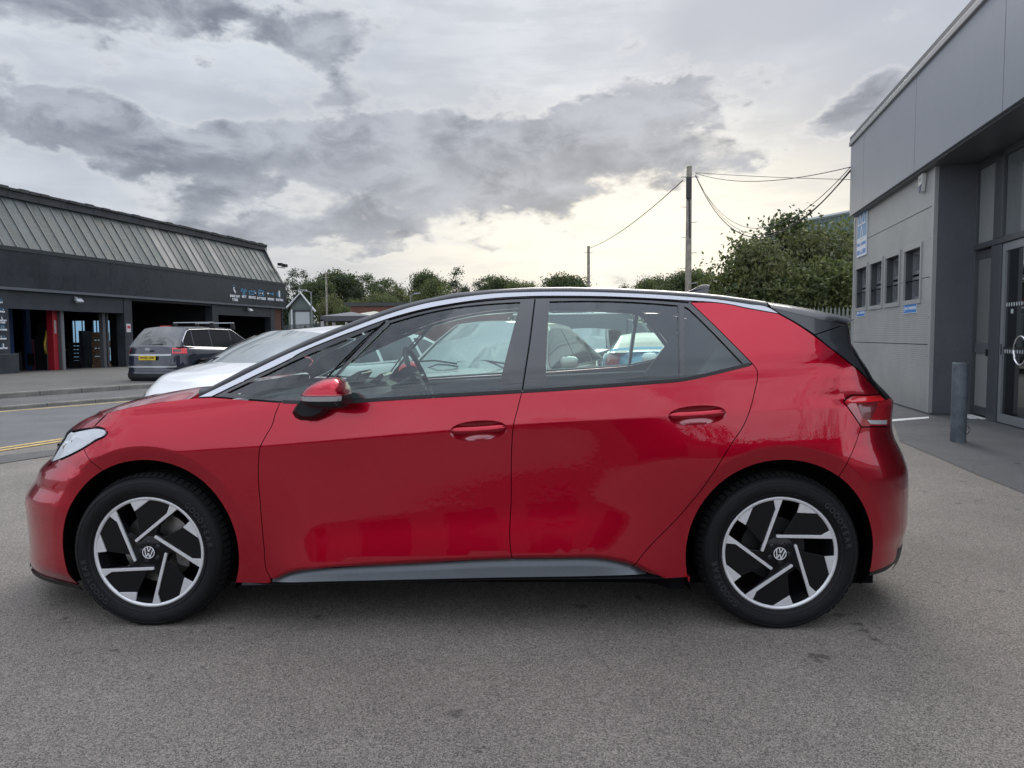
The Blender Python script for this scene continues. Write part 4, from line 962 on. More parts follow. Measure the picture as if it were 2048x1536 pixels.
PAVE = asphalt('pavement_asphalt', .11, .9, (1, .98, .95), 1.5, .3); FORE = asphalt('forecourt_concrete', .115, .7, (1, .95, .86), 1.6, .3); GRASS_G = mat('far_ground', (.07, .085, .05), .95, var=.4, vscale=.15)
def sheet(name, pts, z, m, kind='structure'):
    g = M(); P = [np.array([p[0], p[1], z if len(p) < 3 else p[2]]) for p in pts]; o = g.add(P, [tuple(range(len(P)))]).build(name, m); o['kind'] = kind
    if o.data.polygons[0].normal.z < 0: o.data.flip_normals()
    return o
sheet('ground', [(-500, -120), (500, -120), (500, 700), (-500, 700)], -.30, GRASS_G)
sheet('yard', [(-45, -35), (45, -35), (45, 60), (-45, 60)], 0, YARD)
YS = .004
def line_pts(p, q, s0, s1):                                   # extend the ground line p-q
    p = np.array(p); q = np.array(q); d = (q-p)/np.linalg.norm(q-p); return p+d*s0, p+d*s1
def strip_(name, a0, a1, b0, b1, z, m): return sheet(name, [a0, a1, b1, b0], z, m)
# far kerb lines from the photograph
K1a, K1b = gnd(0, 817, .04), gnd(251, 797.5, .04); K1 = line_pts(K1a[:2], K1b[:2], -12, 60)
K2a, K2b = gnd(0, 794.5, .08), gnd(262, 776.5, .08); K2 = line_pts(K2a[:2], K2b[:2], -12, 60)
N1 = line_pts(gnd(0, 903)[:2], gnd(122, 884)[:2], -8, 70)
# near-side edge of the road, beyond which the yard begins
strip_('road', N1[0], N1[1], K1[0], K1[1], YS, ROADM)
def perp(L): d = (L[1]-L[0])/np.linalg.norm(L[1]-L[0]); return np.array([-d[1], d[0]])
pk = perp(K1); pk = pk if pk@(K2[0]-K1[0]) > 0 else -pk
KERB = mat('kerb_concrete', (.20, .19, .17), .85, var=.35, vscale=3.0, bump=.5, bscale=60); YEL = mat('yellow_paint', (.58, .40, .14), .7, var=.35, vscale=5); WHT = mat('white_road_paint', (.72, .72, .70), .6, var=.12, vscale=6)
def kerb_run(L, w, zb, zt, total, label=None):
    d = (L[1]-L[0])/np.linalg.norm(L[1]-L[0]); n = pk; mesh = None; step = .915; k = 0; s = 0; root = thing('kerb', label, 'kerb', (L[0][0], L[0][1], 0))
    me = M().add([(0, 0, zb), (step-.012, 0, zb), (step-.012, w, zb), (0, w, zb), (0, .012, zt), (step-.012, .012, zt), (step-.012, w, zt), (0, w, zt), (0, 0, zt-.02), (step-.012, 0, zt-.02)], [(4, 5, 6, 7), (8, 9, 5, 4), (0, 1, 9, 8), (1, 2, 6, 5, 9), (2, 3, 7, 6), (3, 0, 8, 4, 7)])
    m0 = bpy.data.meshes.new('kerb_stone'); m0.from_pydata(me.v, [], me.f); m0.materials.append(KERB); m0.update()
    a = math.atan2(d[1], d[0]); flip = (np.array([-d[1], d[0]])@n) < 0
    while s < total:
        o = inst('kerb_stone', m0, root, (d[0]*s, d[1]*s, RNG.uniform(-.004, .004)), (0, 0, a + RNG.uniform(-.004, .004)), (1, -1 if flip else 1, 1)); s += step; k += 1
    return root
kerb_run(K1, .13, -.02, .075, 34, 'low grey kerb along the far side of the road, nearest to the yellow line')
kerb_run(K2, .15, 0, .165, 40, 'higher dirty kerb at the front edge of the garage forecourt')
BV, BZ = -24.3, -.08                                          # garage front plane in the road frame, floor level
Bn = [fr(BV-8, -8)[:2], fr(BV-8, 75)[:2]]
K1i = [K1[0]+pk*.13, K1[1]+pk*.13]
g = M(); g.add([(*K1i[0], .07), (*K1i[1], .07), (*K2[1], .05), (*K2[0], .05)], [(0, 1, 2, 3)]); o = g.build('pavement', PAVE); o['kind'] = 'structure'
K2i = [K2[0]+pk*.15, K2[1]+pk*.15]
g = M(); g.add([(*K2i[0], .16), (*K2i[1], .16), (*Bn[1], BZ), (*Bn[0], BZ)], [(0, 1, 2, 3)]); o = g.build('forecourt', FORE); o['kind'] = 'structure'
def band(name, L, off, w, z, m, lab, cat='road marking', s0=0, s1=1):
    d = L[1]-L[0]; u = d/np.linalg.norm(d); n = pk; a = L[0]+u*s0*1.0+n*off; b = L[0]+u*s1+n*off
    P = [(*a, z), (*b, z), (*(b+n*w), z), (*(a+n*w), z)]; o = M().add(P, [(0, 1, 2, 3)]).build(name, m)
    if o.data.polygons[0].normal.z < 0: o.data.flip_normals()
    tag(o, lab, cat); return o
band('yellow_line', K1, -.36, .10, 2*YS, YEL, 'faded yellow line painted along the foot of the far kerb', s1=60)
band('yellow_line', N1, -.02, .09, 2*YS, YEL, 'nearer of the two faded yellow lines at the near edge of the road', s1=24)
band('yellow_line', N1, .17, .09, 2*YS, YEL, 'farther of the two faded yellow lines at the near edge of the road', s1=24)
# apron in front of the right-hand building, a patch of older and darker tarmac
ap = [gnd(*p) for p in ((1700, 800), (1786, 845), (1800, 884), (1868, 912), (1950, 948), (2060, 992))]; ap += [fr(9, 2), fr(9, 18)]
sheet('apron', [p[:2] for p in ap], YS, APRON)
wl = [gnd(*p) for p in ((1700, 846), (1858, 834), (1858, 837.5), (1700, 851))]
o = M().add([(p[0], p[1], 2*YS) for p in wl], [(0, 1, 2, 3)]).build('white_line', WHT); o.data.flip_normals() if o.data.polygons[0].normal.z < 0 else None
tag(o, 'thin white painted line on the tarmac at the foot of the grey panelled wall', 'road marking')
# darker repair scar on the yard at the left, between yard and road
sheet('tarmac_patch', [gnd(-200, 925)[:2], gnd(0, 912)[:2], gnd(140, 897)[:2], gnd(150, 905)[:2], gnd(0, 928)[:2], gnd(-200, 950)[:2]], YS*1.5, PAVE)

# ================================================================== the black garage across the road
class Frame:
    """verts are given as (v, u, z) in the road frame; the thing's Empty stands at (v0, u0)"""
    def __init__(s, name, label, cat, v0, u0, z0=0.0, group=None):
        s.o = thing(name, label, cat, fr(v0, u0, z0), -TH, group); s.b = (v0, u0, z0)
    def add(s, name, g, m, parent=None, **k):
        g.shift((-s.b[0], -s.b[1], -s.b[2])); return g.build(name, m, parent or s.o, **k)
    def box(s, name, v0, v1, u0, u1, z0, z1, m, parent=None, bevel=0.0): return s.add(name, M().box(v0, v1, u0, u1, z0, z1), m, parent, bevel=bevel)
    def text(s, txt, size, m, v, u, z, ax, parent=None, name='lettering', **k):
        return text(name, txt, size, m, parent or s.o, (v-s.b[0], u-s.b[1], z-s.b[2]), ax, (0, 0, 1), **k)
CHAR = mat('charcoal_paint', (.032, .038, .046), .42, var=.25, vscale=1.4, bump=.15, bscale=30)
FASC = mat('fascia_panel', (.020, .025, .031), .28, var=.25, vscale=1.0)
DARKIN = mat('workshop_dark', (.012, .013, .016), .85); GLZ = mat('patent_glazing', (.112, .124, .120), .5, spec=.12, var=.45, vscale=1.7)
GLZ2 = mat('patent_glazing_worn', (.094, .105, .100), .5, spec=.12, var=.5, vscale=1.1); GLZP = mat('pale_corrugated_sheet', (.20, .195, .18), .6, var=.3, vscale=2.5); LEAD = mat('lead_flashing', (.035, .037, .040), .6, var=.5, vscale=2.2, bump=.5, bscale=15)
BAR = mat('glazing_bar', (.07, .08, .076), .5); SIGNW = mat('sign_white', (.72, .75, .78), .5); SIGNB = mat('sign_blue', (.07, .26, .42), .5); BRK = mat('red_brick', (.10, .045, .035), .85, var=.35, vscale=5)
uR = onwall(566, 600, BV)[0]; uL = 12.0
zf0 = onwall(283, 594, BV)[1]; zf1 = onwall(283, 536, BV)[1]
gar = Frame('garage_building', 'black painted garage with sloping glazed roof front and open workshop bays across the road', 'building', BV, (uL+uR)/2, BZ)
def uu(px, py=640, v=None): return onwall(px, py, BV if v is None else v)[0]
zlo1 = onwall(200, 624.5, BV)[1]; zlo2 = onwall(330, 605.5, BV)[1]; zlo3 = onwall(490, 632, BV)[1]
b1 = (uu(15), uu(248)); b2 = (uu(263.5), uu(424)); b3 = (uu(436), uu(541))
zt = zf0+.02
gar.box('lintel', BV-.35, BV, uL, b1[1], zlo1, zt, CHAR); gar.box('lintel', BV-.35, BV+.002, b2[0], b2[1], zlo2, zt, CHAR); gar.box('lintel', BV-.35, BV, b3[0], uu(549), zlo3, zt, CHAR)
gar.box('pier', BV-.4, BV+.03, b1[1], b2[0], BZ, zt, CHAR); gar.box('pier', BV-.4, BV+.03, b2[1], b3[0], BZ, zt, CHAR)
gar.box('pier', BV-.4, BV+.02, b3[1], uu(549), BZ, zt, CHAR)
sp0 = gar.box('pier', BV-.4, BV+.06, uu(-60), uu(15), BZ, zt, CHAR); gar.box('plinth', BV-.4, BV+.35, uu(-90), uu(23, 720), BZ, onwall(0, 708, BV+.3)[1], CHAR, bevel=.02)
gar.box('wall', BV-.4, BV, uL-3, uu(-60), BZ, zt, CHAR)
# brick corner pier: bricks in stretcher courses
br = M(); u0, u1 = uu(549), uu(562); z = BZ; k = 0
BRICK = M().box(0, .102, 0, .215, 0, .065); mb = bpy.data.meshes.new('brick'); mb.from_pydata(BRICK.v, [], BRICK.f); mb.materials.append(BRK); mb.update()
gar.box('pier', BV-.42, BV-.012, u0, u1, BZ, zt, mat('mortar', (.12, .11, .10), .9))
while z < zt-.07:
    u = u0 - (.11 if k % 2 else 0)
    while u < u1-.05:
        a = max(u, u0); b = min(u+.215, u1)
        if b-a > .04: o = inst('brick', mb, gar.o, (BV-.10-gar.b[0]+RNG.uniform(-.003, .003), a-gar.b[1], z-gar.b[2]), (0, 0, 0), (1, (b-a)/.215, 1))
        u += .225
    z += .30 if False else .075; k += 1
    if k > 60: break
# fascia boards, with joints and a thin bright drip edge
n = 9; 
for i in range(n):
    a = uL-3+(uR-uL+3)*i/n; b = uL-3+(uR-uL+3)*(i+1)/n-.006; gar.box('fascia_panel', BV+.05, BV+.22, a, b, zf0, zf1, FASC)
gar.box('drip_edge', BV+.04, BV+.245, uL-3, uR, zf0-.10, zf0-.003, mat('grey_trim', (.10, .11, .125), .4)); gar.box('gutter', BV+.0, BV+.26, uL-3, uR, zf1+.003, zf1+.16, mat('gutter_black', (.022, .026, .028), .5))
# glazed mansard
MV0, MV1 = BV+.06, BV-1.25; mz0 = zf1+.16; mz1 = onwall(270, 450-10, MV1)[1]; mz1 = onwall(0, 392, MV1)[1]
nst = 58; uA = uL-2.5; du = (uR-.12-uA)/nst; pale = {uu(px, 560): 1 for px in (349, 408, 450)}
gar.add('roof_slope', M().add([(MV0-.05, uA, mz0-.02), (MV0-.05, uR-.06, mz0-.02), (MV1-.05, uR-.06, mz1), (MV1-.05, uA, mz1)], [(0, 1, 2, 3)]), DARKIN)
for i in range(nst):
    a = uA+i*du+.02; b = uA+(i+1)*du-.03; mid = (a+b)/2
    p = any(abs(mid-q) < du*.75 for q in pale); dv = RNG.uniform(-.006, .006)
    gar.add('glazing_pane', M().add([(MV0+dv, a, mz0), (MV0+dv, b, mz0), (MV1+dv, b, mz1), (MV1+dv, a, mz1), (MV0+dv-.02, a, mz0), (MV0+dv-.02, b, mz0), (MV1+dv-.02, b, mz1), (MV1+dv-.02, a, mz1)], [(0, 1, 2, 3), (0, 4, 5, 1), (1, 5, 6, 2), (2, 6, 7, 3), (3, 7, 4, 0)]), GLZP if p else (GLZ if i % 3 else GLZ2))
    gar.add('glazing_bar', M().add([(MV0+.04, b, mz0), (MV0+.04, b+.045, mz0), (MV1+.04, b+.045, mz1), (MV1+.04, b, mz1), (MV0-.02, b, mz0), (MV0-.02, b+.045, mz0), (MV1-.02, b+.045, mz1), (MV1-.02, b, mz1)], [(0, 1, 2, 3), (0, 4, 5, 1), (1, 5, 6, 2), (2, 6, 7, 3), (3, 7, 4, 0)]), BAR)
# ridge course of lead-dressed blocks, with a ragged top
rz1 = onwall(0, 370, MV1)[1]; u = uA; k = 0
while u < uR+.1:
    l = 1.42; b = min(u+l-.02, uR+.12); h = RNG.uniform(-.02, .03); gar.box('ridge_block', MV1-.4, MV1+.14, u, b, mz1-.01+0*h, rz1-.16+h, LEAD, bevel=.01)
    q = u
    while q < b-.1: gar.box('ridge_tile', MV1-.55, MV1+.22+RNG.uniform(-.03, .03), q, min(q+.44, b), rz1-.16+h, rz1-.05+RNG.uniform(0, .05), LEAD, bevel=.015); q += .47
    u += l; k += 1
# gable end, end board and interior shell
gar.add('gable_end', M().prism([(BV-.02, BZ), (BV-.02, mz0-.1), (MV0-.02, mz0-.1), (MV1+.1, rz1-.2), (MV1-7, rz1-.2), (MV1-7, BZ)], uR-.14, uR-.05, 'y'), CHAR)
gar.add('verge_board', M().add([(MV0+.03, uR-.04, mz0), (MV0+.03, uR+.06, mz0), (MV1+.05, uR+.06, mz1), (MV1+.05, uR-.04, mz1), (MV0-.12, uR-.04, mz0), (MV0-.12, uR+.06, mz0), (MV1-.12, uR+.06, mz1), (MV1-.12, uR-.04, mz1)], [(0, 1, 2, 3), (0, 4, 5, 1), (1, 5, 6, 2), (2, 6, 7, 3), (3, 7, 4, 0)]), mat('gutter_black', (.022, .026, .028), .5))
gar.box('flat_roof', MV1-7.2, MV1-.3, uA, uR-.05, rz1-.5, rz1-.3, LEAD)
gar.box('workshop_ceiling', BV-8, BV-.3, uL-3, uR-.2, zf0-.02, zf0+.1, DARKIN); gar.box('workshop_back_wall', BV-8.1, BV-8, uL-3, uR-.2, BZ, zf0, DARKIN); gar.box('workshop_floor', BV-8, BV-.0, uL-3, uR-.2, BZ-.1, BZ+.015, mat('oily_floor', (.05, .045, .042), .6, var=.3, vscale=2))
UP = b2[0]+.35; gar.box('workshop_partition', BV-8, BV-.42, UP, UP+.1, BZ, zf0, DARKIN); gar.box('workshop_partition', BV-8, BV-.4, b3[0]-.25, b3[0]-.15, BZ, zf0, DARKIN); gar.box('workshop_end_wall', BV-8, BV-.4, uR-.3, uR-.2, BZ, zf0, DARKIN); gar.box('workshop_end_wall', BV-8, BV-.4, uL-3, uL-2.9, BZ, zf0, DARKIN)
# icons and words on the fascia
def icon(kind, v, u, z, s, parent, fram, st=1.0):
    g = M(); gw = M()
    def ln(a, b, w=.03, G=None): 
        G = G or g; a = Vector(a); b = Vector(b); d = (b-a).normalized(); n_ = Vector((-d.y, d.x))*w*s/2; a *= s; b *= s
        G.prism([(u+p.x*st, z+p.y) for p in (a-n_, b-n_, b+n_, a+n_)], v, v+.012, 'x')
    if kind == 'tyre':
        ln((-.05, .30), (-.10, .0), .10, gw); ln((-.10, .02), (.10, -.38), .16, gw); ln((-.2, .42), (-.05, .5), .05); ln((.0, .5), (.1, .38), .05)
    if kind == 'mot':
        for cx_, cy_ in ((-.2, .12), (.2, .12), (0, -.28)): ln((cx_-.17, cy_-.16), (cx_+.17, cy_-.16), .07); ln((cx_-.17, cy_-.16), (cx_, cy_+.18), .07); ln((cx_+.17, cy_-.16), (cx_, cy_+.18), .07)
    if kind == 'service':
        ln((-.3, -.3), (.2, -.3), .09); ln((-.3, -.3), (-.34, .1), .09); ln((-.34, .1), (.18, .1), .09); ln((.18, .1), (.42, .2), .08); ln((.42, .2), (.2, -.3), .08); ln((-.1, .1), (-.1, .28), .08); ln((.46, .0), (.46, -.16), .10, gw)
    if kind == 'battery':
        ln((-.34, -.34), (.34, -.34), .07); ln((-.34, .26), (.34, .26), .07); ln((-.34, -.34), (-.34, .26), .07); ln((.34, -.34), (.34, .26), .07); ln((-.26, .36), (-.1, .36), .1); ln((.26, .36), (.1, .36), .1); ln((-.24, -.04), (-.06, -.04), .1, gw); ln((.08, -.04), (.26, -.04), .1, gw); ln((.17, .06), (.17, -.14), .1, gw)
    if kind == 'repair':
        ln((-.45, .0), (-.28, .0), .22, gw); ln((-.28, .0), (.2, .0), .10); ln((.2, .0), (.42, .14), .10); ln((.2, .0), (.42, -.14), .10)
    if kind == 'electric':
        ln((-.12, .38), (.12, .38), .10, gw); ln((.0, .38), (.0, -.42), .2, gw); ln((-.34, .1), (-.12, .3), .07); ln((-.34, .1), (-.34, -.2), .07); ln((-.34, -.2), (-.1, -.36), .07); ln((.2, .0), (.34, .0), .06)
    if g.v: fram.add('sign_icon', g, SIGNB, parent, normals=True)
    if gw.v: fram.add('sign_icon', gw, SIGNW, parent)
def words(kindlist, fram):
    for kind, txts, px, pyi, pyt in kindlist:
        v = BV+.224; u, z = onwall(px, pyi, v); icon(kind, v, u, z, .46, None, fram, 1.75)
        for q, tx in enumerate(txts):
            _, zt_ = onwall(px, pyt, v); fram.text(tx, .185, SIGNW, v+.014, u, zt_-q*.20, (0, 1, 0), bold=.010, name='sign_lettering', kx=1.08)
ICO = [('tyre', ['SAME DAY', 'TYRES'], 469, 579, 592.5), ('mot', ['MOT'], 487.5, 582, 593.5), ('service', ['SERVICE'], 503.5, 584, 595), ('battery', ['BATTERIES'], 522, 586, 597), ('repair', ['REPAIRS'], 541, 587.5, 598.5), ('electric', ['ELECTRIC'], 558.5, 588, 600)]
words(ICO, gar)
for kind, txts, px, pyi, pyt in (('mot', ['MOT'], 0.5, 600, 605), ('service', ['SERVICE'], 2, 618.5, 623.5), ('tyre', ['SAME DAY', 'TYRES'], 4, 636, 641), ('battery', ['BATTERIES'], 4.5, 653.5, 659.5), ('repair', ['REPAIRS'], 5.5, 672.5, 677.5), ('electric', ['ELECTRIC'], 6.5, 691, 696.5)):
    v = BV+.063; u, z = onwall(px, pyi, v); icon(kind, v, u, z, .17, None, gar, 1.2)
    for q, tx in enumerate(txts): gar.text(tx, .075, SIGNW, v+.014, u, onwall(px, pyt, v)[1]-q*.08, (0, 1, 0), bold=.006, name='sign_lettering')
u, z = onwall(257, 656, BV+.033); gar.box('notice', BV+.03, BV+.045, u-.13, u+.13, z-.19, z+.19, mat('notice_white', (.6, .55, .56), .5)); gar.box('notice_band', BV+.045, BV+.05, u-.08, u+.10, z-.02, z+.10, mat('notice_red', (.45, .05, .08), .5))
def flood(px, py, lab, v=None):
    v = BV if v is None else v; u, z = onwall(px, py, v+.15); f = Frame('floodlight', lab, 'lamp', v, u, z)
    f.add('bracket', M().tube([(v, u, z+.12), (v+.12, u, z+.08)], .03, 6), SIGNW); f.add('lamp_head', M().add([(v+.10, u-.16, z+.02), (v+.10, u+.16, z+.02), (v+.24, u+.16, z-.12), (v+.24, u-.16, z-.12), (v+.16, u-.16, z+.08), (v+.16, u+.16, z+.08), (v+.30, u+.16, z-.06), (v+.30, u-.16, z-.06)], [(0, 1, 2, 3), (4, 7, 6, 5), (0, 4, 5, 1), (1, 5, 6, 2), (2, 6, 7, 3), (3, 7, 4, 0)]), mat('lamp_grey', (.35, .37, .39), .4))
flood(156, 600, 'small grey floodlight on the black lintel over the left workshop bay'); flood(499, 619, 'small grey floodlight on the black lintel over the right workshop bay')
u, z = onwall(548, 528, MV0); f = Frame('floodlight', 'black twin floodlight on an arm at the right end of the glazed garage roof', 'lamp', MV0-.3, uR+.1, z)
f.add('arm', M().tube([(MV0-.3, uR-.2, z-.10), (MV0-.3, uR+.75, z-.08)], .025, 6), CHAR); f.box('lamp_head', MV0-.38, MV0-.15, uR+.45, uR+.85, z-.02, z+.16, BLK_PLASTIC); f.box('lamp_head', MV0-.38, MV0-.15, uR+.0, uR+.30, z+.02, z+.18, BLK_PLASTIC)
# inside the left bay
REDP = mat('lift_red', (.34, .02, .03), .4); BLUEP = mat('lift_blue', (.03, .07, .18), .4)
def inbay(px, d=0.0): return uu(px)+d
vi = BV-.6
f = Frame('lift_column', 'red vehicle lift column with pale lettered panel in the left workshop bay', 'lift', vi, uu(130), BZ)
f.box('column', vi-.2, vi+.1, uu(125.5), uu(134.5), BZ, zlo1+.02, REDP); f.box('label_plate', vi+.10, vi+.11, uu(128), uu(132), onwall(130, 667, vi)[1], onwall(130, 641, vi)[1], mat('plate_pale', (.35, .33, .32), .5)); f.box('foot_plate', vi-.3, vi+.25, uu(123), uu(137), BZ, BZ+.06, BLK_PLASTIC)
f = Frame('roller_door_post', 'pale grey steel post beside the red lift column', 'post', vi+.1, uu(141), BZ); f.box('post', vi, vi+.2, uu(137.5), uu(144), BZ, zlo1+.02, mat('post_grey', (.17, .18, .19), .4)); f.box('post_flange', vi-.05, vi+.25, uu(134.8), uu(137), BZ, zlo1+.02, mat('post_grey2', (.09, .095, .10), .4))
f = Frame('roller_door_post', 'pale grey steel post at the right side of the window bay', 'post', vi+.1, uu(225), BZ); f.box('post', vi, vi+.2, uu(220.5), uu(226), BZ, zlo1+.02, mat('post_grey2', (.09, .095, .10), .4)); f.box('post_flange', vi, vi+.15, uu(231), uu(233.5), BZ, zlo1+.02, mat('post_grey2', (.09, .095, .10), .4))
vc = BV-1.4; uc0, uc1 = onwall(93, 700, vc)[0], onwall(118, 700, vc)[0]
f = Frame('tool_cabinet', 'tall black tool cabinet with bright drawer handles inside the left bay', 'cabinet', vc, (uc0+uc1)/2, BZ); zc0 = onwall(105, 672, vc)[1]
f.box('body', vc-.6, vc, uc0, uc1, BZ+.1, zc0, mat('cab_black', (.02, .02, .022), .35)); f.box('top_chest', vc-.5, vc-.02, uc0+.1, uc1, zc0+.003, onwall(105, 645, vc)[1], mat('cab_black', (.02, .02, .022), .35))
for i in range(8): zz = BZ+.3+i*.155; f.box('drawer', vc, vc+.02, uc0+.35*(uc1-uc0), uc1-.03, zz, zz+.14, mat('cab_black', (.02, .02, .022), .35)); f.box('drawer_handle', vc+.02, vc+.04, uc0+.45*(uc1-uc0), uc1-.06, zz+.09, zz+.12, SILVER)
for s_ in (0, 1): f.add('castor', M().lathe([(0, -.02), (.05, -.02), (.05, .02), (0, .02)], 10, (vc-.1-.4*s_, (uc0+uc1)/2, BZ+.05)), BLK_PLASTIC)
for px, lab in ((22, 'thin blue lift post at the far left of the left workshop bay'), (57, 'blue lift post standing in the middle of the left workshop bay')):
    vv = BV-2.5; a = onwall(px, 690, vv)[0]; f = Frame('lift_post', lab, 'lift', vv, a, BZ); f.box('column', vv-.12, vv+.05, a-.10, a+.10, BZ, zlo1+.3, BLUEP); f.box('foot_plate', vv-.3, vv+.2, a-.3, a+.3, BZ, BZ+.05, BLUEP); f.box('carriage', vv+.05, vv+.12, a-.14, a+.14, BZ+.3, BZ+.8, BLK_PLASTIC)
vv = BV-3; a, b = onwall(62, 700, vv)[0], onwall(85, 700, vv)[0]; f = Frame('tool_chest', 'low dark red tool chest behind the blue lift post', 'cabinet', vv, (a+b)/2, BZ); f.box('body', vv-.5, vv, a, b, BZ+.06, onwall(70, 678, vv)[1], mat('chest_red', (.09, .012, .015), .4), bevel=.02); [f.box('drawer', vv, vv+.015, a+.05, b-.05, BZ+.1+i*.25, BZ+.3+i*.25, mat('chest_red', (.09, .012, .015), .4)) for i in range(4)]
vv = BV-4; a = onwall(36, 700, vv)[0]; f = Frame('waste_bin', 'white lidded bin on the floor at the left of the bay', 'bin', vv, a, BZ); f.add('body', M().add([(vv-.2, a-.2, BZ), (vv+.2, a-.2, BZ), (vv+.2, a+.2, BZ), (vv-.2, a+.2, BZ), (vv-.25, a-.26, BZ+.8), (vv+.25, a-.26, BZ+.8), (vv+.25, a+.26, BZ+.8), (vv-.25, a+.26, BZ+.8)], [(0, 3, 2, 1), (0, 1, 5, 4), (1, 2, 6, 5), (2, 3, 7, 6), (3, 0, 4, 7), (4, 5, 6, 7)]), mat('bin_white', (.22, .22, .21), .5), bevel=.01); f.box('lid', vv-.27, vv+.27, a-.28, a+.28, BZ+.80, BZ+.86, mat('bin_white', (.22, .22, .21), .5), bevel=.01)
vv = BV-1.0; a = onwall(91, 690, vv)[0]; f = Frame('air_hose', 'yellow hose hanging beside the tool cabinet', 'hose', vv, a, BZ+.8)
f.add('hose', M().tube([(vv, a+.10, BZ+1.75), (vv, a+.05, BZ+1.5), (vv+.05, a-.08, BZ+1.2), (vv, a-.02, BZ+1.0), (vv-.03, a+.05, BZ+.8)], .05, 6), mat('hose_yellow', (.55, .38, .05), .5), smooth=True)
# daylit window in the side wall of the left bay, with vertical blinds
wv0, wz0 = onu(148.5, 700, UP); wv1, wz1 = onu(221, 641, UP); wv0, wv1 = min(wv0, wv1), max(wv0, wv1)
f = Frame('office_window', 'bright blue-lit window with hanging blinds in the side wall of the left workshop bay', 'window', (wv0+wv1)/2, UP, wz0-.6)
vm = onu(181, 670, UP)[0]; zb_ = wz0-.5
f.box('pane', wv0, wv1, UP-.02, UP-.005, zb_, wz1, mat('daylit_pane', (.1, .13, .16), .3, emit=((.22, .40, .58), .85)))
for bx in ((wv0-.1, wv1+.1, UP-.08, UP-.001, wz1, wz1+.1), (wv0-.1, wv1+.1, UP-.08, UP-.001, zb_-.1, zb_), (vm-.22, vm+.22, UP-.10, UP-.001, zb_, wz1), (wv0-.1, wv0, UP-.08, UP-.001, zb_, wz1), (wv1, wv1+.1, UP-.08, UP-.001, zb_, wz1)): f.box('frame', *bx, BLK_PLASTIC)
q = wv0+.1
while q < wv1-.05: f.box('blind_slat', q, q+.07, UP-.035, UP-.030, wz0+RNG.uniform(-.3, .25), wz1, mat('blind_pale', (.4, .42, .42), .6)); q += RNG.choice([.16, .24, .4])
SHELF = mat('shelf_clutter', (.16, .10, .055), .8, var=.6, vscale=6)
for px, py, w, h, m_, lab, ng in ((172, 672, .35, .5, CHAR, 'dark machine cover standing before the office window', 2), (203, 674, .6, .45, SHELF, 'brown cardboard crates piled before the office window', 4), (158, 704, .8, .9, mat('rack_dark', (.035, .037, .04), .4), 'black drawer rack below the left half of the office window', 6)):
    uw_ = UP-1.0; vv, z = onu(px, py, uw_); f = Frame('crate_pile' if m_ is SHELF else 'workshop_rack', lab, 'crates' if m_ is SHELF else 'rack', vv, uw_, BZ); top = z+h/2
    f.box('base', vv-w/2, vv+w/2, uw_-.3, uw_+.2, BZ, BZ+.25, m_)
    for i in range(ng):
        sh = RNG.uniform(0, .08); z0 = BZ+.25+(top-BZ-.25)*i/ng; z1 = BZ+.25+(top-BZ-.25)*(i+1)/ng
        f.box('carton' if m_ is SHELF else 'drawer', vv-w/2+sh, vv+w/2-sh*.6, uw_-.28-sh*.5, uw_+.18, z0+.012, z1-.012, m_, bevel=.012)
# dim car in the middle bay is only a dark shape: leave the bay empty but for a bench
vv = BV-4; a = uu(300); f = Frame('workbench', 'dim workbench at the back of the middle workshop bay', 'bench', vv, a, BZ); f.box('top', vv-.4, vv+.2, a-1.4, a+1.4, BZ+.85, BZ+.92, mat('bench_wood', (.08, .06, .045), .7)); [f.box('leg', vv+(-.35 if i % 2 else .1), vv+(-.30 if i % 2 else .15), a+(-1.3 if i < 2 else 1.25), a+(-1.25 if i < 2 else 1.3), BZ, BZ+.85, CHAR) for i in range(4)]

# ================================================================== grey panelled building on the right
WV = 3.92
PANEL = mat('grey_cladding', (.35, .355, .35), .42, .15, var=.06, vscale=1.5); 
def ribbed():
    m = bpy.data.materials.new('microrib_cladding'); m.use_nodes = True; t = NT(m.node_tree); p = t.n['Principled BSDF']; P = t.new('ShaderNodeTexCoord').outputs['Object']; x, y, z = t.xyz(P)
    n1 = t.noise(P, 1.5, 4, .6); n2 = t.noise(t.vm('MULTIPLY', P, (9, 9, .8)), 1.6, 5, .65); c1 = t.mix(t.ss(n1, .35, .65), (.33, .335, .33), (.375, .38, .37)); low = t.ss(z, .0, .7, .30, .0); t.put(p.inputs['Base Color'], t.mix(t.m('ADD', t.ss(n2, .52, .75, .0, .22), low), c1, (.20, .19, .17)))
    p.inputs['Roughness'].default_value = .42; p.inputs['Metallic'].default_value = .15
    b = t.new('ShaderNodeBump'); b.inputs['Strength'].default_value = .2; b.inputs['Distance'].default_value = .004; t.put(b.inputs['Height'], t.m('SINE', t.m('MULTIPLY', z, 2*PI/.034))); t.l.new(b.outputs[0], p.inputs['Normal']); return m
RIBM = ribbed(); FAS2 = mat('grey_fascia', (.25, .27, .305), .30, .35, var=.05, vscale=.8); TRIM = mat('grey_trim_dark', (.075, .080, .086), .38, .1); RET = mat('dark_return_panel', (.105, .112, .125), .45, .05, var=.1, vscale=2)
FRM = mat('aluminium_frame_grey', (.085, .09, .098), .35, .3); FRL = mat('aluminium_frame_pale', (.27, .285, .30), .35, .4)
uC, _ = onwall(1857, 831, WV); uF, _ = onwall(1706, 683, WV)
ztop = onwall(1866, 345, WV)[1]
zj = [0.02, onwall(1853, 689, WV)[1], onwall(1857, 554, WV)[1], onwall(1862, 413, WV)[1], onwall(1862, 413, WV)[1]+1.12]
rb = Frame('showroom_building', 'grey metal-clad showroom with deep pale fascia and glazed entrance at right', 'building', WV, uC, 0)
wins = []
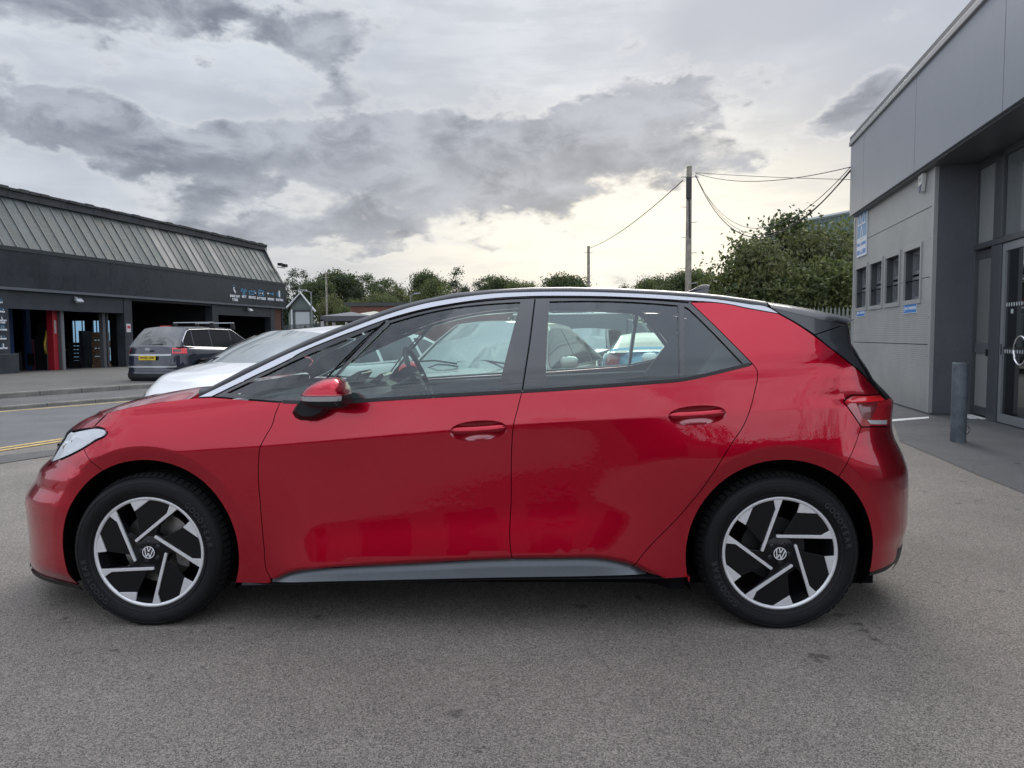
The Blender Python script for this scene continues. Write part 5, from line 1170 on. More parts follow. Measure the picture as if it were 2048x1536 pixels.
for k, (xa, xb, ya, yb) in enumerate(((1712, 1735, 531, 614), (1739.8, 1765.5, 522, 614), (1771, 1800, 510, 612), (1808.5, 1843, 497, 606))):
    ua, zb1 = onwall(xa, (ya+yb)/2, WV); ub, _ = onwall(xb, (ya+yb)/2, WV); _, z1 = onwall((xa+xb)/2, ya, WV); _, z0 = onwall((xa+xb)/2, yb, WV); wins.append((ub, ua, z0, z1))
wz0 = np.mean([w[2] for w in wins]); wz1 = np.mean([w[3] for w in wins]); wins = [(a, b, wz0, wz1) for a, b, _, _ in wins]
# wall panels with recessed joints, cut round the windows
for i in range(4):
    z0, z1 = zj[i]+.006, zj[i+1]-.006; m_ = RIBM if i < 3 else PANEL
    cuts = sorted(wins); cur = uC+.10
    segs = []
    if z1 > wz0 and z0 < wz1:
        for a, b, c0, c1 in cuts:
            segs.append((cur, a, z0, z1))
            if z0 < c0: segs.append((a, b, z0, c0))
            if z1 > c1: segs.append((a, b, c1, z1))
            cur = b
        segs.append((cur, uF+.12, z0, z1))
    else: segs = [(cur, uF+.12, z0, z1)]
    g = M()
    for a, b, c0, c1 in segs:
        if b-a > .004 and c1-c0 > .004: g.box(WV, WV+.05, a, b, c0, c1)
    rb.add('wall_panel', g, m_)
g = M()
for z in zj[1:4]: g.box(WV+.012, WV+.05, uC+.1, uF+.1, z-.006, z+.006)
rb.add('panel_joint', g, BLK_MATT); rb.box('wall', WV+.20, WV+.4, uC+.05, uF+.1, 0, ztop+.3, RET)
# corner trims, base and soffit
rb.box('corner_trim', WV-.012, WV+.05, uC, uC+.10, 0, 4.2, PANEL, bevel=.004); rb.box('corner_trim', WV-.01, WV+.05, uF, uF+.12, 0, 4.4, PANEL); rb.box('base_trim', WV-.014, WV+.05, uC, uF+.1, .0, .035, TRIM)
for zz in np.arange(.3, 4.0, .62):
    for u_ in (uC+.13, uF-.05): rb.add('rivet', M().lathe([(0, -.006), (.012, -.003), (.014, .0)], 8).shift((0, 0, 0)) if False else M().box(WV-.006, WV, u_-.01, u_+.01, zz-.01, zz+.01), TRIM)
RD = .62                                                       # depth of the entrance recess
rb.box('return_panel', WV+.05, WV+RD, uC-.0, uC+.05, .0, 4.6, RET); rb.box('return_base', WV+.04, WV+RD, uC-.012, uC, 0, .035, TRIM)
for zz in (.4, 1.0, 1.55, 2.1, 2.7, 3.3): rb.box('rivet', WV+.36+.03*math.sin(zz*5), WV+.38+.03*math.sin(zz*5), uC-.006, uC, zz-.01, zz+.01, TRIM)
WGL = mat('blind_window_glass', (.13, .14, .145), .15, 0, .6)
for k, (a, b, z0, z1) in enumerate(wins):
    w = bpy.data.objects.new('window', None); link(w, rb.o)
    for nm, bx in (('frame', (WV-.022, WV+.012, a-.02, b+.02, z1-.035, z1+.04)), ('frame', (WV-.022, WV+.012, a-.02, b+.02, z0-.04, z0+.035)), ('frame', (WV-.022, WV+.012, a-.02, a+.035, z0+.036, z1-.036)), ('frame', (WV-.022, WV+.012, b-.035, b+.02, z0+.036, z1-.036)), ('reveal', (WV+.013, WV+.16, b-.040, b-.036, z0, z1)), ('reveal', (WV+.013, WV+.16, a+.036, a+.040, z0, z1)), ('reveal', (WV+.013, WV+.16, a, b, z0+.030, z0+.034)), ('reveal', (WV+.013, WV+.16, a, b, z1-.034, z1-.030))):
        rb.box(nm, *bx, PANEL if nm == 'frame' else TRIM, w)
    zm = z0+(z1-z0)*.50
    for z_a, z_b in ((z0+.04, zm-.02), (zm+.02, z1-.04)):
        rb.box('sash', WV+.12, WV+.16, a+.04, b-.04, z_a, z_a+.06, FRL, w); rb.box('sash', WV+.12, WV+.16, a+.04, b-.04, z_b-.06, z_b, FRL, w); rb.box('sash', WV+.12, WV+.16, a+.04, a+.10, z_a+.061, z_b-.061, FRL, w); rb.box('sash', WV+.12, WV+.16, b-.10, b-.04, z_a+.061, z_b-.061, FRL, w); rb.box('pane', WV+.14, WV+.15, a+.10, b-.10, z_a+.06, z_b-.06, WGL, w)
# fascia: a deep box that projects over the wall and runs on over the entrance
FV = WV-.16; fz0 = onwall(1703, 430, FV)[1]; uFE = onwall(1699.5, 400, FV)[0]; fz1 = onwall(1703, 292, FV)[1]
us = [uFE, onwall(1727, 330, FV)[0], onwall(1830, 270, FV)[0], onwall(2007, 160, FV)[0]]; us += [us[-1]-(us[2]-us[3])*k for k in range(1, 4)]
for a, b in zip(us[:-1], us[1:]): rb.box('fascia_panel', FV, FV+.06, b+.006, a-.006, fz0, fz1, FAS2)
rb.box('fascia_core', FV+.02, FV+.3, us[-1], uFE-.01, fz0+.01, fz1-.01, TRIM); rb.box('fascia_cap', FV-.04, FV+.5, us[-1], uFE+.03, fz1+.003, fz1+.10, PANEL, bevel=.01); rb.box('fascia_cap', FV-.02, FV+.5, us[-1], uFE+.02, fz1+.103, fz1+.20, TRIM)
rb.box('soffit', FV+.05, WV+3, us[-1], uFE-.02, fz0-.03, fz0-.003, TRIM); rb.box('fascia_end', FV+.06, WV+.6, uFE-.02, uFE, fz0, fz1, FAS2); rb.box('flat_roof', WV+.3, WV+12, us[-1]-2, uFE, fz1-.3, fz1-.2, LEAD)
rb.box('far_wall', WV+.1, WV+12, uF, uF+.1, 0, fz1-.3, PANEL)
# glazed entrance
GV = WV+RD; SHG = glass_mat('showroom_glass', (.10, .11, .115), 1.5, .07); FROST = mat('frosted_panel', (.26, .275, .27), .35, 0, .5, .3)
def gu(px, py): return onwall(px, py, GV)
zt_ = gu(1970, 492)[1]; gT = fz0
uA0 = uC+.0; u1 = gu(1945, 700)[0]; u2 = gu(1983, 700)[0]; u3 = gu(2003, 700)[0]; u4 = u3-2.2
ent = Frame('entrance_glazing', 'grey aluminium framed glazing and doors under the showroom fascia', 'glazing', GV, u3, 0)
for nm, bx, m_ in (('mullion', (GV-.05, GV+.07, u1, uA0-.02, 0, gT), FRM), ('mullion', (GV-.05, GV+.07, u3, u2, 0, zt_-.045), FRM), ('mullion', (GV-.05, GV+.07, u3+.02, u2-.04, zt_+.05, gT), FRM), ('transom', (GV-.06, GV+.07, u4, u1, zt_-.04, zt_+.045), FRM), ('transom', (GV-.05, GV+.07, u4, u1, gT-.12, gT-.035), FRM)): ent.box(nm, *bx, m_, bevel=.006)
ent.box('pane', GV, GV+.012, u2-.03, u1, zt_+.05, gT-.13, FROST); ent.box('pane', GV, GV+.012, u4, u3+.01, zt_+.05, gT-.13, mat('sky_glass', (.16, .18, .18), .06, 0, .8, 1.0, .02, 1.9))
ent.box('mullion', GV-.05, GV+.07, u4-.1, u4, 0, gT, FRM)
# the inward-open leaf
zr_ = gu(1960, 690)[1]
dl = Frame('entrance_door', 'narrow grey framed door leaf with grey lower panel, standing slightly open', 'door', GV+.12, u1, .03)
a, b = u2+.03, u1-.01; V = GV+.0
for nm, bx, m_ in (('stile', (V, V+.04, a, a+.055, .05, zt_-.06), FRM), ('stile', (V, V+.04, b-.075, b, .05, zt_-.06), FRM), ('rail', (V, V+.04, a+.056, b-.076, .05, .17), FRM), ('rail', (V, V+.04, a+.056, b-.076, zt_-.18, zt_-.06), FRM), ('rail', (V-.004, V+.044, a+.056, b-.076, zr_-.12, zr_+.03), RET), ('panel', (V+.015, V+.025, a+.056, b-.076, .17, zr_-.12), mat('door_panel_grey', (.24, .245, .24), .4)), ('pane', (V+.015, V+.025, a+.056, b-.076, zr_+.03, zt_-.18), mat('door_pane', (.16, .165, .155), .2, 0, .6, .5)), ('handle', (V-.05, V-.03, a+.01, a+.05, zr_-.16, zr_-.06), BLK_PLASTIC)): dl.box(nm, *bx, m_)
th_ = Frame('door_threshold', 'white door threshold strip below the narrow door', 'threshold', GV, (u1+u2)/2, 0); th_.box('strip', GV-.10, GV-.02, u2, u1-.1, .008, .022, WHT); th_.box('strip', GV-.22, GV-.14, u2+.05, u1-.15, .009, .018, WHT)
# the sliding glass door at the right edge
sd_ = Frame('glass_door', 'pale framed glass door with frosted dots and a handrail at the right edge', 'door', GV, u3-.5, .0)
zm_ = gu(2030, 703)[1]; a, b = u4+.05, u3
for nm, bx, m_ in (('stile', (GV-.03, GV+.03, b-.10, b-.005, .02, zt_-.05), FRL), ('stile', (GV-.03, GV+.03, a, a+.1, .02, zt_-.05), FRL), ('rail', (GV-.03, GV+.03, a+.101, b-.101, .02, .14), FRL), ('rail', (GV-.03, GV+.03, a+.101, b-.101, zt_-.16, zt_-.05), FRL), ('rail', (GV-.012, GV+.02, a+.101, b-.101, zm_-.04, zm_+.06), BLK_PLASTIC), ('pane', (GV-.003, GV+.005, a+.1, b-.10, .14, zt_-.16), SHG)): sd_.box(nm, *bx, m_)
DOT = mat('frosted_dot', (.42, .45, .46), .6)
for row, zz in ((0, gu(2030, 608)[1]), (1, gu(2030, 703)[1])):
    for k in range(8):
        u_ = b-.16-k*.075; g = M(); n = 14; c = [(GV-.016-(.0 if row == 0 else .002), u_+.022*math.cos(2*PI*i/n), zz+.030*math.sin(2*PI*i/n)) for i in range(n)]; g.add(c, [tuple(range(n))]); sd_.add('frosted_dot', g, DOT)
sd_.box('lock', GV-.036, GV-.03, b-.08, b-.055, zm_-.05, zm_+.10, BLK_PLASTIC); sd_.box('sticker', GV-.008, GV-.004, b-.34, b-.27, gu(2035, 626)[1], gu(2035, 617)[1], DOT)
ur_ = gu(2058, 703)[0]; ring_ = [(GV-.10, ur_+.19*math.cos(a_), zm_+.02+.19*math.sin(a_)) for a_ in np.linspace(0, 2*PI, 30)]; hd = Frame('door_ring_handle', 'large round bright ring handle on the glass door', 'handle', GV-.1, u3-.46, zm_)
hd.add('ring', M().tube(ring_, .016, 8, cap=False), CHROME, smooth=True)
# building interior beyond the glass
rb.box('interior_floor', GV+.1, GV+8, u4-4, uA0, .0, .012, mat('inner_floor', (.10, .10, .10), .3)); rb.box('interior_back', GV+7, GV+7.1, u4-4, uA0+3, 0, 4.5, mat('inner_wall', (.12, .12, .12), .8)); rb.box('inner_side_wall', GV+.08, GV+7, uA0+.06, uA0+.12, 0, 4.5, mat('inner_wall', (.12, .12, .12), .8))
# signs
BLU = mat('sign_board_blue', (.02, .20, .55), .35); BLU2 = mat('test_sign_blue', (.05, .22, .45), .35, var=.3, vscale=3)
for (xa, xb, ya, yb, lab, sz) in ((1714, 1731, 618.5, 633, 'small blue parking sign under the window farthest from the entrance', .075), (1808.5, 1835, 607, 626.5, 'small blue parking sign under the window nearest the entrance', .075)):
    ua, z1 = onwall(xb, ya, WV); ub, z0 = onwall(xa, yb, WV); um = (ua+ub)/2; z1 = onwall((xa+xb)/2, ya, WV)[1]; z0 = onwall((xa+xb)/2, yb, WV)[1]
    s_ = Frame('parking_sign', lab, 'sign', WV, um, z0); s_.box('board', WV-.012, WV-.002, ua, ub, z0, z1, SIGNW); s_.box('face', WV-.0145, WV-.0121, ua+.012, ub-.012, z0+.012, z1-.012, BLU)
    s_.text('No.2 PARKING', (z1-z0)*.42, SIGNW, WV-.016, um-.04, (z0+z1)/2, (0, -1, 0), name='lettering', bold=.002, kx=(ub-ua)/(z1-z0)*.30)
    g = M(); uw = ub-.07; zc_ = (z0+z1)/2; h = (z1-z0)
    g.lathe([(h*.14, -.001), (h*.19, -.001)], 14, (0, 0, 0)) if False else None
    for (p, q) in (((0, .3), (0, .02)), ((0, .02), (-.16, .02)), ((-.16, .02), (-.22, -.22)), ((.10, .0), (.10, -.2)), ((.10, -.2), (-.08, -.28))):
        a_ = Vector(p)*h; b_ = Vector(q)*h; d_ = (b_-a_).normalized(); n_ = Vector((-d_.y, d_.x))*.006; g.prism([(uw+t.x, zc_+t.y) for t in (a_-n_, b_-n_, b_+n_, a_+n_)], WV-.0165, WV-.0148, 'x')
    g.box(WV-.0165, WV-.0148, uw-.012, uw+.012, zc_+.34*h, zc_+.42*h); s_.add('wheelchair_symbol', g, SIGNW)
ua = onwall(1735.5, 470, WV)[0]; ub = onwall(1717.5, 470, WV)[0]; z1 = onwall(1726, 422, WV)[1]; z0 = onwall(1726, 512, WV)[1]; um = (ua+ub)/2
s_ = Frame('test_station_sign', 'tall blue and white vehicle testing sign with three white triangles, high on the grey wall', 'sign', WV, um, z0)
s_.box('board', WV-.03, WV-.004, ua, ub, z0, z1, SIGNW); s_.box('upper_face', WV-.033, WV-.0301, ua+.02, ub-.02, z0+.42*(z1-z0), z1-.02, BLU2)
s_.box('text_band', WV-.033, WV-.0301, ua+.03, ub-.03, z0+.24*(z1-z0), z0+.31*(z1-z0), BLU); s_.box('text_band', WV-.033, WV-.0301, ua+.03, ub-.03, z0+.05*(z1-z0), z0+.15*(z1-z0), BLU)
h = (ub-ua)
def tri(cu, cz, r):
    g = M(); P = [(cu+r*math.cos(a_), cz+r*1.15*math.sin(a_)) for a_ in (PI/2, PI/2+2*PI/3, PI/2+4*PI/3)]
    for i in range(3):
        a_ = Vector(P[i]); b_ = Vector(P[(i+1) % 3]); d_ = (b_-a_).normalized(); n_ = Vector((-d_.y, d_.x))*.016; a_ = a_-d_*.014; b_ = b_+d_*.014
        g.prism([(t.x, t.y) for t in (a_-n_, b_-n_, b_+n_, a_+n_)], WV-.0375+i*.0003, WV-.0335, 'x')
    s_.add('triangle', g, SIGNW)
zt2 = z0+.80*(z1-z0); tri(um-.21*h, zt2, .20*h); tri(um+.21*h, zt2, .20*h); tri(um, zt2-.40*h, .20*h)
s_.text('MOT', .11, SIGNW, WV-.036, um, z0+.275*(z1-z0), (0, -1, 0), bold=.003); s_.text('TESTING', .10, SIGNW, WV-.036, um, z0+.10*(z1-z0), (0, -1, 0), bold=.003, kx=.8)
# alarm box
u_, z_ = onwall(1850, 367, WV); al = Frame('alarm_box', 'white wedge-shaped alarm box with dark blue base under the fascia', 'alarm', WV, u_, z_)
pA = [(u_-.115, z_+.15), (u_+.115, z_+.13), (u_+.085, z_-.08), (u_+.02, z_-.16), (u_-.05, z_-.13)]
al.add('case', M().prism(pA, WV-.075, WV-.006, 'x'), mat('alarm_white', (.60, .60, .57), .4), bevel=.012); al.add('base', M().prism([(u_-.08, z_-.02), (u_+.06, z_-.04), (u_+.02, z_-.15), (u_-.045, z_-.12)], WV-.083, WV-.076, 'x'), mat('alarm_blue', (.01, .02, .12), .3)); al.add('badge', M().prism([(u_-.05, z_+.10), (u_+.06, z_+.09), (u_+.05, z_+.03), (u_-.055, z_+.03)], WV-.080, WV-.0755, 'x'), mat('badge_grey', (.35, .36, .33), .5))
# bollard
bp = gnd(1916, 884); s = FPX/((bp-CP)@CF); hB = 158/s; bo = thing('bollard', 'round grey steel bollard standing in front of the glass entrance', 'bollard', bp)
BOL = mat('galvanised_paint', (.11, .13, .15), .5, .2, var=.3, vscale=8, bump=.2, bscale=60)
g = M(); A = [2*PI*k/32 for k in range(32)]; rB = 14.2/s; rings = [(rB*1.0, .0), (rB, hB), (rB*.92, hB+.004), (rB*.90, hB-.05)]
g.grid([[(r*math.cos(a), r*math.sin(a), z) for a in A+[A[0]]] for r, z in rings]); g.build('post', BOL, bo, smooth=True, angle=40); M().add([(rB*.9*math.cos(a), rB*.9*math.sin(a), hB-.05) for a in A], [tuple(range(32))]).build('cap', BLK_PLASTIC, bo)
M().tube([(rB+.0+.035*math.sin(a), -.02, .15+.045*math.cos(a)) for a in np.linspace(0, 2*PI, 14)], .010, 6, cap=False).build('locking_ring', STEEL, bo, smooth=True)

# ================================================================== poles and wires
WOOD = mat('creosoted_wood', (.27, .24, .20), .85, var=.4, vscale=6, bump=.5, bscale=30)
def pole(px, ytop, Yd, wpx, lab, steps=True, box_=False):
    top = atY(px, ytop, Yd); r = wpx/2*Yd/FPX; h = top[2]; base = np.array([top[0], top[1], 0]); t = thing('telegraph_pole', lab, 'pole', base)
    M().tube([(0, 0, -.2), (0, 0, h*.5), (0, 0, h)], [r*1.12, r, r*.86], 14).build('pole', WOOD, t, smooth=True, angle=40)
    if steps:
        for k, z in enumerate(np.arange(h*.42, h-1.2, .62)): s_ = -1 if k % 2 else 1; M().tube([(s_*r*.8, -.02, z), (s_*(r+.20), -.02, z+.01)], .016, 5).build('step', STEEL, t)
    if box_:
        M().box(-r*1.25, r*.6, -r*1.35, -r*.5, h-1.35, h-.55, BLK_MATT) if False else M().box(-r*1.2, r*.5, -r*1.5, -r*.6, h-1.32, h-.45).build('junction_box', mat('junction_dark', (.03, .03, .03), .6), t, bevel=.02)
        M().tube([(-r-.2, 0, h-.42), (r+.28, 0, h-.42)], .02, 5).build('cross_bracket', STEEL, t)
        M().tube([(-.02, -r*1.1, h-1.3), (.02, -r*1.1, h-2.9)], .035, 6).build('cable_duct', mat('junction_dark', (.03, .03, .03), .6), t)
    else: M().tube([(-r-.2, 0, h-.5), (r+.2, 0, h-.5)], .02, 5).build('cross_bracket', STEEL, t)
    return top
pt1 = pole(1378.5, 333, 30, 12, 'tall brown wooden telegraph pole with climbing steps, nearest of the poles', True, True)
pt2 = pole(1177, 492, 56, 6.5, 'smaller wooden telegraph pole farther down the road', True)
pt3 = pole(652, 545, 70, 4.0, 'thin pale pole left of centre in front of the trees', False)
WIRE = mat('wire_black', (.02, .02, .02), .6)
def wire(p, q, sag, lab, r=.012, n=28):
    p = np.array(p); q = np.array(q); m = (p+q)/2; t = thing('overhead_wire', lab, 'wire', m, group=None)
    pts = [p+(q-p)*k/n - np.array([0, 0, sag*4*(k/n)*(1-k/n)]) - m for k in range(n+1)]; M().tube(pts, r, 5, cap=False).build('wire', WIRE, t, smooth=True)
d1 = pt1+np.array([-.25, 0, -.55]); d2 = pt1+np.array([.25, -.05, -.28]); e2 = pt2+np.array([.1, 0, -.15])
wire(d1, e2, .35, 'single wire running down from the near pole to the farther pole', .020)
cor = lambda px, py: np.array([*(fr(FV, uFE)[:2]), 0]) + np.array([0, 0, atY(px, py, float(fr(FV, uFE)[1]))[2]])
wire(d2, cor(1699, 334), .32, 'upper wire from the near pole to the fascia corner', .011); wire(d2+np.array([0, 0, .02]), atY(1760, 360, 24), .05, 'almost straight wire from the near pole passing behind the fascia', .010)
wire(d2+np.array([0, 0, -.1]), cor(1698, 340), 1.95, 'slack wire hanging lowest between the near pole and the fascia', .016); wire(d2+np.array([0, .1, -.06]), cor(1699, 334), 1.72, 'slack wire just above the lowest one', .009); wire(d2+np.array([0, 0, -.05]), cor(1698, 343), 1.86, 'thin slack wire beside the lowest one', .008)
wire(pt3, atY(470, 590, 45), .5, 'thin wire from the pale pole towards the black garage', .02)

# ================================================================== other vehicles
WGLASS = mat('windscreen_glass', (.10, .13, .122), .05, 0, .9, 1.0, .01, 2.1); SGLASS = mat('side_glass', (.012, .014, .016), .05, 0, .7, .6, .01, 1.7); TRIMB = mat('car_trim_black', (.012, .012, .013), .4); 
def paintm(name, c, rough=.35, metal=.1): return mat(name, c, rough, metal, .5, 1.0, .02, 1.6)
class Car:
    """x back, y right-hand side of the car seen from behind is +y; the body is a closed plan curve swept up a profile"""
    def __init__(s, name, label, paint, L, Wd, top, ends, zb=.20, n=3.4, wheel=(.33, 2.65, .92), group=None, cat='car'):
        s.o = thing(name, label, cat, (0, 0, 0), 0, group); s.L, s.W, s.top, s.zb, s.n, s.paint = L, Wd, top, zb, n, paint; s.ends = ends
        s.wr, s.wb, s.fo = wheel
    def zt(s, x): return float(np.interp(x, [p[0] for p in s.top], [p[1] for p in s.top]))
    def P(s, th, t, off=0.0):
        """th: 0 = nose, pi = tail; t: 0 bottom .. 1 shoulder"""
        c, sn = math.cos(th), math.sin(th); e = 2/s.n
        cx, sx = abs(c)**e*(1 if c > 0 else -1), abs(sn)**e*(1 if sn > 0 else -1)
        fr_, rr_ = s.ends                                      # profiles of nose and tail: (t, inset)
        ins = np.interp(t, [p[0] for p in fr_], [p[1] for p in fr_]) if c > 0 else np.interp(t, [p[0] for p in rr_], [p[1] for p in rr_])
        a = s.L/2 - ins; kw = float(np.interp(t, [0, .12, .45, .78, .93, 1], [.90, .97, 1, .985, .95, .90]))
        x = -a*cx; y = kw*s.W/2*sx*(1-.06*abs(cx)**3)
        z = s.zb + t*(s.zt(x)-s.zb); r = math.hypot(x, y); return (x-off*cx*.9, y+off*sx, z)
    def patch(s, name, m, t0, t1, th0, th1, off=.006, parent=None, nt=5, nh=10):
        rows = [[s.P(th0+(th1-th0)*j/nh, t0+(t1-t0)*i/nt, off) for j in range(nh+1)] for i in range(nt+1)]
        g = M().grid(rows); return g.build(name, m, parent or s.o, smooth=True)
    def body(s):
        NT_, NH = 16, 72; rows = [[s.P(2*PI*j/NH+1e-4, i/NT_) for j in range(NH+1)] for i in range(NT_+1)]
        last = rows[-1]
        for k, dz in ((.90, .022), (.72, .040), (.4, .052), (.0, .058)): rows.append([(x*(1-(1-k)*.02), y*k, s.zt(x)+dz*(1-.3*abs(x)/s.L*2)) for x, y, z in last])
        g = M().grid(rows); g.build('body', s.paint, s.o, smooth=True, angle=50)
    def cabin(s, xwb, xwt, xrt, xrb, zr, wt, wb=None, crown=.05, pill=(), roofm=None, wglass=None, rglass=None, sglass=None, bow=.12, rearbow=.08, trim=None, rise=.0):
        roofm = roofm or s.paint; wb = wb or s.W/2*.90; N = 40; xs = np.linspace(xwb, xrb, N)
        xs = np.unique(np.concatenate([xs, [xwt, xrt]]))
        K = [0, .25, .5, .75, .93, 1.0]
        def sec(x):
            z0 = s.zt(x)-.01; u = sst((x-xwb)/(xwt-xwb), -.02, 1.15) if x < xwt else (1-.0 if x < xrt else 1)
            zz = np.interp(x, [xwb, xwb+(xwt-xwb)*.5, xwt, (xwt+xrt)/2, xrt, xrt+(xrb-xrt)*.5, xrb], [z0, z0+(zr-z0)*.55, zr-.015, zr+rise, zr-.03, z0+(zr-.03-z0)*.56, z0])
            f = (zz-z0)/max(zr-z0, .01); w0, w1 = wb, wb+(wt-wb)*f; side = [(w0+(w1-w0)*k**1.15, z0+(zz-z0)*k) for k in K]; return side, zz, w1, z0
        S_ = [sec(x) for x in xs]
        def bx(x, q):                                          # bow of the screens in plan
            f = 1-q*q
            if x <= xwt: return x - bow*f*(1-.4*(x-xwb)/(xwt-xwb))
            if x >= xrt: return x + rearbow*f
            k = (x-xwt)/(xrt-xwt); return x + f*(-bow*.6*(1-k)**2+rearbow*k**2)
        def top(i0, i1, name, m, off=0, q0=1.0, zoff=0.0):
            rows = []
            for i in range(i0, i1+1):
                x = xs[i]; sd, zz, w1, z0 = S_[i]; rows.append([(bx(x, q), q*w1, zz+crown*(1-q*q)*(min(1, (zz-z0)/.25))+zoff) for q in np.linspace(-q0, q0, 15)])
            M().grid(rows).build(name, m, s.o, smooth=True)
        iw = int(np.argmin(abs(xs-xwt))); ir = int(np.argmin(abs(xs-xrt))); n = len(xs)-1
        top(0, iw, 'windscreen', wglass or WGLASS, q0=.89, zoff=.004); top(iw, ir, 'roof', roofm); top(ir, n, 'rear_window', rglass or SGLASS, q0=.90, zoff=.004); top(0, iw, 'windscreen_frame', roofm); top(ir, n, 'rear_frame', roofm)
        for sgn in (-1, 1):
            pts = []
            for i in range(0, iw+1, 2):
                x = xs[i]; sd, zz, w1, z0 = S_[i]; q = .90; pts.append((bx(x, q), sgn*q*w1, zz+crown*(1-q*q)*(min(1, (zz-z0)/.25))+.004))
            M().tube(pts, .014, 5).build('windscreen_seal', TRIMB, s.o, smooth=True)
            M().grid([[(xs[i], sgn*w, z) for w, z in S_[i][0]] for i in range(n+1)]).build('side_frame', roofm, s.o, smooth=True)
            stops = [xwb+.16]+list(pill)+[xrb-.14]
            for a, b in zip(stops[:-1], stops[1:]):
                g = M(); rows = []
                for x in np.linspace(a+.03, b-.03, 12):
                    sd = sec(x)[0]; lo, hi = .06, 1-.05/max(.06, sd[-1][1]-sd[0][1]); 
                    if hi <= lo+.05: continue
                    rows.append([(x, sgn*(np.interp(k, K, [p[0] for p in sd])+.006), np.interp(k, K, [p[1] for p in sd])) for k in np.linspace(lo, hi, 6)])
                if len(rows) > 2: M().grid(rows).build('side_window', sglass or SGLASS, s.o, smooth=True)
                if trim and len(rows) > 2:
                    pass
            if trim:
                up = []; 
                for x in np.linspace(xwb+.2, xrb-.16, 24):
                    sd = sec(x)[0]; hi = 1-.035/max(.05, sd[-1][1]-sd[0][1]); up.append((x, sgn*(np.interp(hi, K, [p[0] for p in sd])+.012), np.interp(hi, K, [p[1] for p in sd])))
                lo_ = [(x, sgn*(sec(x)[0][0][0]+.012), sec(x)[0][0][1]+.02) for x in np.linspace(xrb-.16, xwb+.2, 20)]
                M().tube(up+lo_+[up[0]], .012, 5, cap=False).build('window_trim', trim, s.o, smooth=True)
        s.sec = sec
    def wheels(s, rimm=None):
        for k, x in enumerate((-s.L/2+s.fo, -s.L/2+s.fo+s.wb)):
            for sgn in (-1, 1):
                w = bpy.data.objects.new('wheel', None); link(w, s.o); w.location = (x, sgn*(s.W/2-.10), s.wr); w.rotation_euler = (0, 0, 0 if sgn < 0 else PI); R = s.wr
                M().lathe([(R*.66, -.10), (R*.72, -.118), (R*.9, -.118), (R*.985, -.09), (R, -.04), (R, .09), (R*.8, .11)], 40).build('tyre', RUBBER, w, smooth=True, angle=40)
                M().lathe([(0, -.095), (R*.12, -.10), (R*.16, -.085)], 24).build('hub', rimm or ALLOY, w, smooth=True)
                M().lathe([(R*.60, -.10), (R*.665, -.108), (R*.665, -.06)], 36).build('rim', rimm or ALLOY, w, smooth=True); M().lathe([(0, -.055), (R*.65, -.055)], 30).build('brake_shadow', BLK_MATT, w)
                g = M()
                for q in range(7):
                    a = 2*PI*q/7; ca, sa = math.cos(a), math.sin(a); pts = [(R*.1, -.022), (R*.62, -.032), (R*.62, .032), (R*.1, .022)]
                    g.prism([(p*ca-r*sa, p*sa+r*ca) for p, r in pts], -.098, -.07)
                g.build('spokes', rimm or ALLOY, w)
                M().lathe([(.0, 0), (R*1.16, 0)], 36, (x, sgn*(s.W/2+.002-.0), s.wr+.01)).build('wheel_arch', BLK_MATT, s.o)
    def mirror(s, x, z, m):
        for sgn in (-1, 1):
            g = M(); rows = []
            for o_, k in ((0, .5), (.03, .9), (.09, 1), (.16, .9), (.19, .45)):
                rows.append([(x+.055*k*math.cos(a)-.01, sgn*(s.W/2-.02+o_), z+.068*k*math.sin(a)) for a in np.linspace(0, 2*PI, 15)])
            g.grid(rows); g.build('door_mirror', m, s.o, smooth=True)
    def wipers(s, x, z):
        for y in (-.45, .15): M().tube([(x-.03, y, z), (x+.05, y+.30, z+.03), (x+.03, y+.62, z+.012)], .010, 5).build('wiper', BLK_PLASTIC, s.o)
    def place(s, pos, heading, z=0):                           # heading: world direction the nose points to
        s.o.location = (float(pos[0]), float(pos[1]), z); s.o.rotation_euler = (0, 0, math.atan2(heading[1], heading[0])+PI)
    def plate(s, front, txt, m, z, w=.52, h=.115, tilt=0.0):
        x = (-s.L/2+.00) if front else s.L/2-.0; sg = -1 if front else 1
        x += sg*.012
        p = M().box(min(x, x+sg*.008), max(x, x+sg*.008), -w/2, w/2, z-h/2, z+h/2).build('number_plate', m, s.o)
        if txt: text('plate_lettering', txt, .098, BLK_PLASTIC, p, (x+sg*.009, 0, z), (0, 1 if not front else -1, 0), (0, 0, 1), bold=.003, kx=.92)
        return p
NOSE = [(0, .10), (.2, .02), (.45, .0), (.75, .06), (.9, .14), (1, .24)]; TAIL = [(0, .10), (.2, .02), (.5, .0), (.8, .04), (1, .12)]
WHITEP = paintm('white_paint', (.86, .86, .85), .35, 0); BEIGE = paintm('champagne_paint', (.42, .41, .36), .35, .35); NAVY = paintm('navy_paint', (.006, .009, .024), .3, .3); SKYB = paintm('pale_blue_paint', (.17, .42, .58), .35, .3); BLACKP = paintm('black_paint', (.015, .015, .017), .3, .2); SILVP = paintm('silver_paint', (.40, .42, .43), .35, .5)
YPLATE = mat('yellow_plate', (.75, .52, .02), .4); WPLATE = mat('white_plate', (.7, .7, .7), .4)

